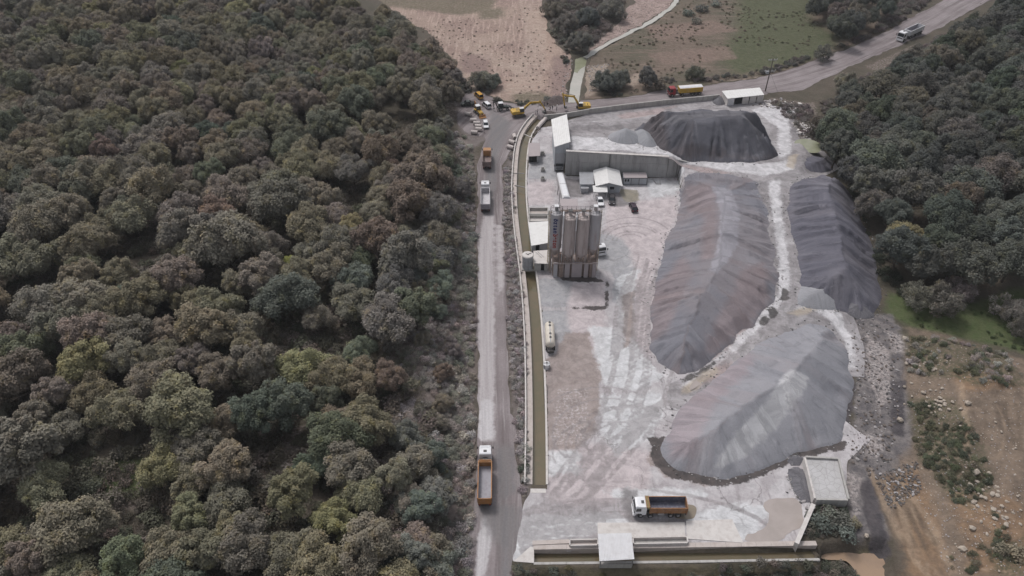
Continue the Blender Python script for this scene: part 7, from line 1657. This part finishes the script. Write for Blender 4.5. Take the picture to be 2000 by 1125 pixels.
def backhoe(label, loc, rz, paint, roofm, arm_mat):
    root = thing('backhoe_loader', label, 'backhoe loader', loc, rz, 'backhoe loaders')
    mb = MB(); mb.prism([(-1.9, .7), (-1.9, 1.25), (-.2, 1.3), (.1, 1.5), (1.75, 1.35), (1.9, 1.1), (1.9, .7)], -.48, .48); mb.build('body', paint, root, False, .05)
    mb = MB(); mb.prism([(-1.55, 1.25), (-1.6, 2.65), (-.2, 2.65), (.05, 1.9), (.05, 1.3)], -.72, .72, 'x', [0, .08, .08, .04, 0]); cb = mb.build('cab', M['glass'], root)
    mb = MB(); mb.box((0, -.9, 2.72), (1.5, 1.6, .14)); mb.build('cab_roof', roofm, cb, False, .04)
    mb = MB()
    for s in (-1, 1):
        mb.bar((s * .74, -1.58, 1.25), (s * .68, -1.6, 2.65), .08); mb.bar((s * .74, .05, 1.3), (s * .68, -.2, 2.65), .08); mb.bar((s * .74, -.75, 1.25), (s * .68, -.8, 2.65), .07)
    mb.build('cab_pillar', paint, cb)
    for s in (-1, 1):
        wheel(root, s * .88, -1.05, .68, .42, s, False, M['rim']); wheel(root, s * .82, 1.3, .5, .34, s, False, M['rim'])
        mb = MB(); mb.box((s * .88, -1.05, 1.42), (.5, 1.3, .06)); mb.build('mudguard', paint, root)
    mb = MB()
    for s in (-.55, .55): mb.bar((s, .2, 1.45), (s, 2.0, 1.2), .14, .22); mb.bar((s, 2.0, 1.2), (s, 2.75, .55), .14, .22)
    mb.bar((-.55, 2.0, 1.2), (.55, 2.0, 1.2), .14); mb.build('loader_arm', paint, root)
    mb = MB(); mb.prism([(2.65, .15), (2.7, .95), (2.8, .95), (2.85, .35), (3.6, .22), (3.6, .12)], -1.15, 1.15); mb.build('loader_bucket', arm_mat, root)
    mb = MB(); mb.bar((0, -1.9, 1.0), (0, -2.6, 2.9), .28, .4); mb.bar((0, -2.6, 2.9), (0, -3.4, 3.2), .24, .3); mb.build('boom', arm_mat, root)
    mb = MB(); mb.bar((0, -3.3, 3.35), (0, -3.2, 1.3), .22, .26); mb.build('stick', arm_mat, root)
    mb = MB(); mb.prism([(-3.35, 1.3), (-3.05, 1.3), (-2.95, .8), (-3.2, .55), (-3.6, .8), (-3.45, .85), (-3.2, .75), (-3.15, 1.0)], -.35, .35); mb.build('hoe_bucket', M['steel_dark'], root)
    for s in (-1, 1):
        mb = MB(); mb.bar((s * .5, -2.0, .8), (s * 1.1, -2.1, .35), .14); mb.box((s * 1.12, -2.1, .3), (.4, .5, .08)); mb.build('stabiliser', M['steel_dark'], root)
    mb = MB(); mb.cyl((.25, 1.0, 1.4), (.25, 1.0, 2.1), .06, None, 8); mb.build('exhaust', M['steel_dark'], root)
    return root
a, b = G(927, 214), G(944, 232); c, rz = heading(a, b); c.z = Tz(c.x, c.y) + .07
backhoe('orange-yellow backhoe loader with its bucket towards the concrete pipes', c, rz, M['yellow_paint'], M['white_sheet'], M['orange_paint'])
a, b = G(970, 216), G(996, 214); c, rz = heading(a, b); c.z = Tz(c.x, c.y) + .07
backhoe('dark backhoe loader with white roof and grey rims beside the left excavator', c, rz, M['green_dark'], M['white_sheet'], M['steel_dark'])

# ------------------------------------------------------------------ people
def person_mesh(name, pose, shirt, trousers):
    """one continuous body grown from a joint skeleton with radii; pose gives arm and leg swing"""
    sw, arm_, lean = pose
    J = {'pelvis': (0, 0, .95), 'waist': (0, lean * .3, 1.12), 'chest': (0, lean * .7, 1.34), 'neck': (0, lean, 1.50), 'head': (0, lean + .02, 1.62), 'crown': (0, lean + .01, 1.74),
         'shL': (-.19, lean * .9, 1.43), 'elL': (-.26, lean * .8 + arm_ * .12, 1.16), 'haL': (-.24, lean * .8 + arm_ * .32, .93 + arm_ * .16), 'shR': (.19, lean * .9, 1.43), 'elR': (.27, lean * .8 - arm_ * .04, 1.15), 'haR': (.26, lean * .8 + .08, .90),
         'hiL': (-.1, 0, .90), 'knL': (-.11, sw * .5 + .02, .49), 'anL': (-.12, sw * .7 - .03, .08), 'toL': (-.13, sw * .7 + .14, .03), 'hiR': (.1, 0, .90), 'knR': (.11, -sw * .4 + .03, .49), 'anR': (.12, -sw * .7 - .03, .08), 'toR': (.13, -sw * .7 + .14, .03)}
    Rr = {'pelvis': .15, 'waist': .135, 'chest': .165, 'neck': .06, 'head': .1, 'crown': .075, 'shL': .075, 'elL': .05, 'haL': .035, 'shR': .075, 'elR': .05, 'haR': .035, 'hiL': .1, 'knL': .065, 'anL': .045, 'toL': .035, 'hiR': .1, 'knR': .065, 'anR': .045, 'toR': .035}
    E = [('pelvis', 'waist'), ('waist', 'chest'), ('chest', 'neck'), ('neck', 'head'), ('head', 'crown'), ('chest', 'shL'), ('shL', 'elL'), ('elL', 'haL'), ('chest', 'shR'), ('shR', 'elR'), ('elR', 'haR'), ('pelvis', 'hiL'), ('hiL', 'knL'), ('knL', 'anL'), ('anL', 'toL'), ('pelvis', 'hiR'), ('hiR', 'knR'), ('knR', 'anR'), ('anR', 'toR')]
    keys = list(J); me = bpy.data.meshes.new('skeleton'); me.from_pydata([J[k] for k in keys], [(keys.index(a), keys.index(b)) for a, b in E], [])
    ob = bpy.data.objects.new('skeleton', me); COL.objects.link(ob)
    md = ob.modifiers.new('skin', 'SKIN'); 
    for i, k in enumerate(keys):
        me.skin_vertices[0].data[i].radius = (Rr[k], Rr[k] * (.75 if k in ('chest', 'waist', 'pelvis') else 1)); me.skin_vertices[0].data[i].use_root = (k == 'pelvis')
    s2 = ob.modifiers.new('sub', 'SUBSURF'); s2.levels = 1; s2.render_levels = 1
    bpy.context.view_layer.update()
    out = bpy.data.meshes.new_from_object(ob.evaluated_get(bpy.context.evaluated_depsgraph_get())); bpy.data.objects.remove(ob); bpy.data.meshes.remove(me)
    out.name = name
    out.materials.clear()
    for m in (shirt, trousers, M['skin']): out.materials.append(m)
    for p in out.polygons:
        c = p.center; p.material_index = 2 if c.z > 1.50 or (abs(c.x) > .2 and c.z < 1.02) else (0 if c.z > .95 else 1); p.use_smooth = True
    return out
PM = [person_mesh('body', (.22, .6, .03), M['cloth_dark'], M['cloth_navy']), person_mesh('body', (.05, .2, .0), M['cloth_navy'], M['cloth_dark']), person_mesh('body', (.1, .9, .08), M['cloth_white'], M['cloth_dark'])]
mb = MB(); n = 12
for z0, r0, z1, r1 in ((1.66, .112, 1.74, .098), (1.74, .098, 1.80, .05)): mb.cyl((0, .0, z0), (0, .0, z1), r0, r1, n)
HAIR = mb.mesh('hair', M['hair'], True)
PP = [(1069, 211, 0, 'person in dark clothes standing behind the boom tip of the left excavator'), (1063, 211.5, 1, 'person in dark clothes close to the dug earth mound, left of another'), (1078.5, 217, 0, 'person in dark clothes mid-way between the two excavators'),
      (1087, 219.5, 1, 'person in dark clothes standing apart near the low roadside wall'), (1074.5, 219, 0, 'person in dark clothes beside the hanging bucket of the left excavator'), (1046.5, 225, 2, 'person in a white top beside the left excavator'),
      (1050, 223.5, 1, 'person in dark clothes next to the one in a white top'), (945.5, 260, 1, 'person in dark clothes standing in front of the white car by the pipes')]
for i, (px, py, k, lab) in enumerate(PP):
    g = G(px, py); g.z += .45 if px > 1055 and px < 1092 else .08
    ro = thing('person', lab, 'person', g, tr.uniform(0, 6.28), 'people around the channel head'); b = mesh_obj('body', PM[k], ro); mesh_obj('hair', HAIR, b)

# ------------------------------------------------------------------ concrete pipes, boulders, rubble
def tube_mesh(L_, ro, ri, n=20):
    vs = []; fs = []
    for y in (-L_ / 2, L_ / 2):
        for r in (ro, ri):
            vs += [(r * math.cos(2 * math.pi * i / n), y, ro + r * math.sin(2 * math.pi * i / n)) for i in range(n)]
    A0, B0, A1, B1 = 0, n, 2 * n, 3 * n
    for i in range(n):
        j = (i + 1) % n; fs += [(A0 + i, A1 + i, A1 + j, A0 + j), (B0 + j, B1 + j, B1 + i, B0 + i), (A0 + j, B0 + j, B0 + i, A0 + i), (A1 + i, B1 + i, B1 + j, A1 + j)]
    me = bpy.data.meshes.new('concrete_pipe'); me.from_pydata(vs, [], fs); me.materials.append(M['pipe'])
    bm = bmesh.new(); bm.from_mesh(me); bmesh.ops.recalc_face_normals(bm, faces=bm.faces); bm.to_mesh(me); bm.free()
    me.polygons.foreach_set('use_smooth', [True] * len(me.polygons)); me.set_sharp_from_angle(angle=R(40)); return me
PIPE = tube_mesh(2.1, .62, .5)
for px, py, rot, lab in [(924.5, 238, 92, 'concrete pipe at the top of the roadside row, nearest the backhoe loader'), (931, 244, 86, 'second concrete pipe of the roadside row, beside the white car'), (934, 250, 84, 'third concrete pipe of the roadside row'),
                         (935, 256, 80, 'fourth concrete pipe of the roadside row, touching the third'), (926.5, 262, 78, 'concrete pipe at the bottom of the roadside row'), (914, 226, 70, 'pale concrete pipe half sunk in the dirt behind the row'),
                         (1005, 270, 8, 'upper of three concrete pipes by the channel wall'), (1000, 281, 55, 'middle of three concrete pipes by the channel wall'), (997, 291, 60, 'lower of three concrete pipes by the channel wall')]:
    g = G(px, py); o = mesh_obj('concrete_pipe', PIPE); o.location = g + Vector((0, 0, .05)); o.rotation_euler = (0, 0, R(rot)); tag(o, lab, 'pipe', 'concrete drain pipes waiting to be laid')
def rock_mesh(seed, mat):
    r = np.random.default_rng(seed); bm = bmesh.new(); bmesh.ops.create_icosphere(bm, subdivisions=1, radius=1)
    for v in bm.verts: v.co *= r.uniform(.72, 1.15); v.co.z *= .72
    me = bpy.data.meshes.new('boulder'); bm.to_mesh(me); bm.free(); me.materials.append(mat); return me
ROCKS = [rock_mesh(i, M['stone']) for i in range(5)]; GROCKS = [rock_mesh(20 + i, M['stone_grey']) for i in range(3)]
def boulder(px, py, rpx, lab, group, meshes=ROCKS):
    g = G(px, py); zc = g.y * CA + (CAM_H - g.z) * SA; s = rpx * zc / FPX
    o = mesh_obj('boulder', meshes[int(tr.integers(len(meshes)))]); o.location = g + Vector((0, 0, s * .35)); o.scale = (s * tr.uniform(.85, 1.2), s * tr.uniform(.8, 1.1), s * tr.uniform(.8, 1.1)); o.rotation_euler = (0, 0, tr.uniform(0, 6.28)); tag(o, lab, 'boulder', group)
BG = 'boulders strewn over the spoil ground'
for px, py, r_, lab in [(1821, 722, 6, 'pale boulder standing out above the stone heap on the spoil ground'), (1803, 768, 5, 'white boulder left of the stone heap'), (1889, 789, 8, 'broad tan boulder right of the stone heap'), (1904, 924, 9, 'large grey-white boulder above the lower boulder field'),
                        (1895, 950, 8, 'wide flat tan boulder left of the lower boulder field'), (1898, 1033, 8, 'big pale boulder alone below the boulder field'), (1879, 1073, 9, 'large pale boulder near the bottom of the spoil ground'), (1767, 662, 6, 'pale boulder at the top corner of the spoil ground'), (1692, 1048, 6, 'pale boulder beside the brown water'), (1758, 822, 7, 'grey boulder in the black mud')]:
    boulder(px, py, r_, lab, BG, ROCKS)
for k in range(30): boulder(1833 + tr.normal() * 16, 789 + tr.normal() * 13, tr.uniform(2.2, 4.5), 'tan stone of the close-packed stone heap on the spoil ground', BG)
for k in range(52): 
    u = tr.uniform(); boulder(1905 + u * 70 + tr.normal() * 18, 955 + u * 60 + tr.normal() * 22, tr.uniform(2.2, 6), 'pale stone of the lower boulder field', BG)
for k in range(26): boulder(tr.uniform(1765, 1830), tr.uniform(690, 800), tr.uniform(2, 4), 'pale stone scattered between black mud and scrub', BG)
for k in range(22): boulder(tr.uniform(1840, 1990), tr.uniform(820, 1100), tr.uniform(1.8, 3.6), 'small pale stone scattered below the scrub', BG)
for k in range(20): boulder(tr.uniform(1895, 925 + 0) if False else tr.uniform(892, 922), tr.uniform(600, 960), tr.uniform(1.8, 4.2), 'pale stone on the scrubby bank left of the road', 'stones on the roadside bank')
for k in range(16): boulder(tr.uniform(560, 720), tr.uniform(608, 650), tr.uniform(2, 5), 'pale stone of the rocky patch in mid wood', 'stones in the wood')
for k in range(10): boulder(tr.uniform(540, 600), tr.uniform(840, 880), tr.uniform(2, 5), 'pale stone of the small rocky ledge in the wood', 'stones in the wood')
boulder(905, 1080, 9, 'large pale block on the left edge of the road at the bottom', 'stones on the roadside bank', GROCKS)
boulder(1148, 205, 2, 'small stone beside the yellow excavator with raised boom', None, GROCKS)
# heaps of loose rubble: too many pieces to count
def rubble(name, polys, n, smin, smax, label, mats, world=False):
    V = []; F = []; r = np.random.default_rng(n); mi = []
    ico = ROCKS[0]; bv = np.array([v.co[:] for v in ico.vertices]); bf = np.array([p.vertices[:] for p in ico.polygons])
    cnt = 0
    while cnt < n:
        p = polys[int(r.integers(len(polys)))]; xs_ = [q[0] for q in p]; ys_ = [q[1] for q in p]
        u = r.uniform(min(xs_), max(xs_)); v = r.uniform(min(ys_), max(ys_))
        if not inside(np.array([u]), np.array([v]), p)[0]: continue
        V.append((u, v)); cnt += 1
    x, y, z = GM([a[0] for a in V], [a[1] for a in V]); S = r.uniform(smin, smax, n) * r.uniform(.5, 1, n); A = r.uniform(0, 6.28, n)
    z = T(x, y, True)
    VV = []
    for i in range(n):
        c, s = math.cos(A[i]), math.sin(A[i]); b = bv * S[i] * np.array([r.uniform(.7, 1.5), r.uniform(.6, 1.1), r.uniform(.6, 1)])
        VV.append(np.column_stack([b[:, 0] * c - b[:, 1] * s + x[i], b[:, 0] * s + b[:, 1] * c + y[i], b[:, 2] + z[i] + S[i] * .25]))
    FF = np.concatenate([bf + i * len(bv) for i in range(n)])
    me = bpy.data.meshes.new(name); me.from_pydata(np.concatenate(VV).tolist(), [], FF.tolist())
    for m in mats: me.materials.append(m)
    me.polygons.foreach_set('material_index', np.repeat(r.integers(0, len(mats), n), len(bf)).tolist()); me.update()
    return tag(mesh_obj(name, me), label, None, None, 'stuff')
rubble('rubble', [[(1455, 200), (1520, 192), (1575, 205), (1585, 225), (1540, 215), (1470, 207)], [(1545, 235), (1600, 245), (1600, 285), (1560, 265)]], 420, .25, .8, 'broken concrete and rubble tipped beside the roadside shed', [M['stone_grey'], M['concrete_pale'], M['wood']])
rubble('rubble', [[(1660, 630), (1735, 620), (1760, 680), (1755, 800), (1740, 900), (1700, 930), (1660, 900), (1675, 760)], [(1705, 930), (1790, 900), (1800, 960), (1740, 1000)]], 900, .1, .42, 'loose dark and pale stones in the mud east of the heaps', [M['wood'], M['stone_grey'], M['steel_dark'], M['wood']])
rubble('rubble', [[(1770, 650), (1990, 700), (2010, 1120), (1850, 1120), (1790, 980), (1780, 800)]], 1500, .06, .2, 'small loose stones scattered over the bare spoil ground', [M['stone'], M['stone_grey']])
rubble('rubble', [[(1535, 930), (1560, 915), (1590, 935), (1592, 975), (1560, 985)], [(1575, 985), (1590, 990), (1580, 1040), (1562, 1050)]], 380, .1, .35, 'dark lumps of slag beside the slurry basin', [M['stone_grey'], M['steel_dark']])
rubble('rubble', [[(1150, 108), (1235, 62), (1300, 15), (1260, 5), (1195, 60), (1165, 88)], [(1146, 130), (1190, 124), (1175, 160), (1150, 185)]], 700, .12, .4, 'stones and driftwood on the shingle bank', [M['stone'], M['wood'], M['stone_grey']])
rubble('rubble', [[(1100, 100), (1122, 112), (1112, 150), (1104, 195), (1092, 198), (1100, 140)], [(1052, 208), (1080, 190), (1105, 192), (1090, 210)]], 260, .15, .5, 'dark clods of earth along the river edge', [M['wood'], M['stone_grey']])

def foot_stones(outs, n, label, mats):
    r = np.random.default_rng(n); pts = []
    for o in outs: pts += [(p.x, p.y) for p in resample(o, .5, True)]
    V = []; F = []; bv = np.array([v.co[:] for v in ROCKS[1].vertices]); bf = np.array([p.vertices[:] for p in ROCKS[1].polygons])
    sel = r.integers(0, len(pts), n); x = np.array([pts[i][0] for i in sel]) + r.normal(0, .8, n); y = np.array([pts[i][1] for i in sel]) + r.normal(0, .8, n); z = T(x, y); S = r.uniform(.06, .26, n)
    for i in range(n): V.append(bv * S[i] * r.uniform(.6, 1.3, 3) + np.array([x[i], y[i], z[i] + .1]))
    me = bpy.data.meshes.new('rubble'); me.from_pydata(np.concatenate(V).tolist(), [], np.concatenate([bf + i * len(bv) for i in range(n)]).tolist())
    for m in mats: me.materials.append(m)
    me.polygons.foreach_set('material_index', np.repeat(r.integers(0, len(mats), n), len(bf)).tolist()); me.update()
    tag(mesh_obj('rubble', me), label, None, None, 'stuff')
foot_stones(HEAP_FEET, 1500, 'loose stones rolled out along the feet of the gravel heaps', [M['stone_grey'], M['steel_dark'], M['concrete_wall']])

# ------------------------------------------------------------------ thin haze volume added to lift the darkest tones
mb = MB(); mb.span(-1000, 1000, -200, 1600, -9, CAM_H + 6)
hz = bpy.data.materials.new('haze'); hz.use_nodes = True; hz.node_tree.nodes.clear()
ho = hz.node_tree.nodes.new('ShaderNodeOutputMaterial'); hv = hz.node_tree.nodes.new('ShaderNodeVolumePrincipled')
hv.inputs['Color'].default_value = (.86, .88, .92, 1); hv.inputs['Density'].default_value = 0.00013; hv.inputs['Anisotropy'].default_value = 0.2
hz.node_tree.links.new(hv.outputs[0], ho.inputs['Volume'])
tag(mb.build('haze', hz), 'thin pale haze added over the valley to lift dark tones', None, None, 'stuff')
scene.cycles.volume_bounces = 0; scene.cycles.volume_step_rate = 4
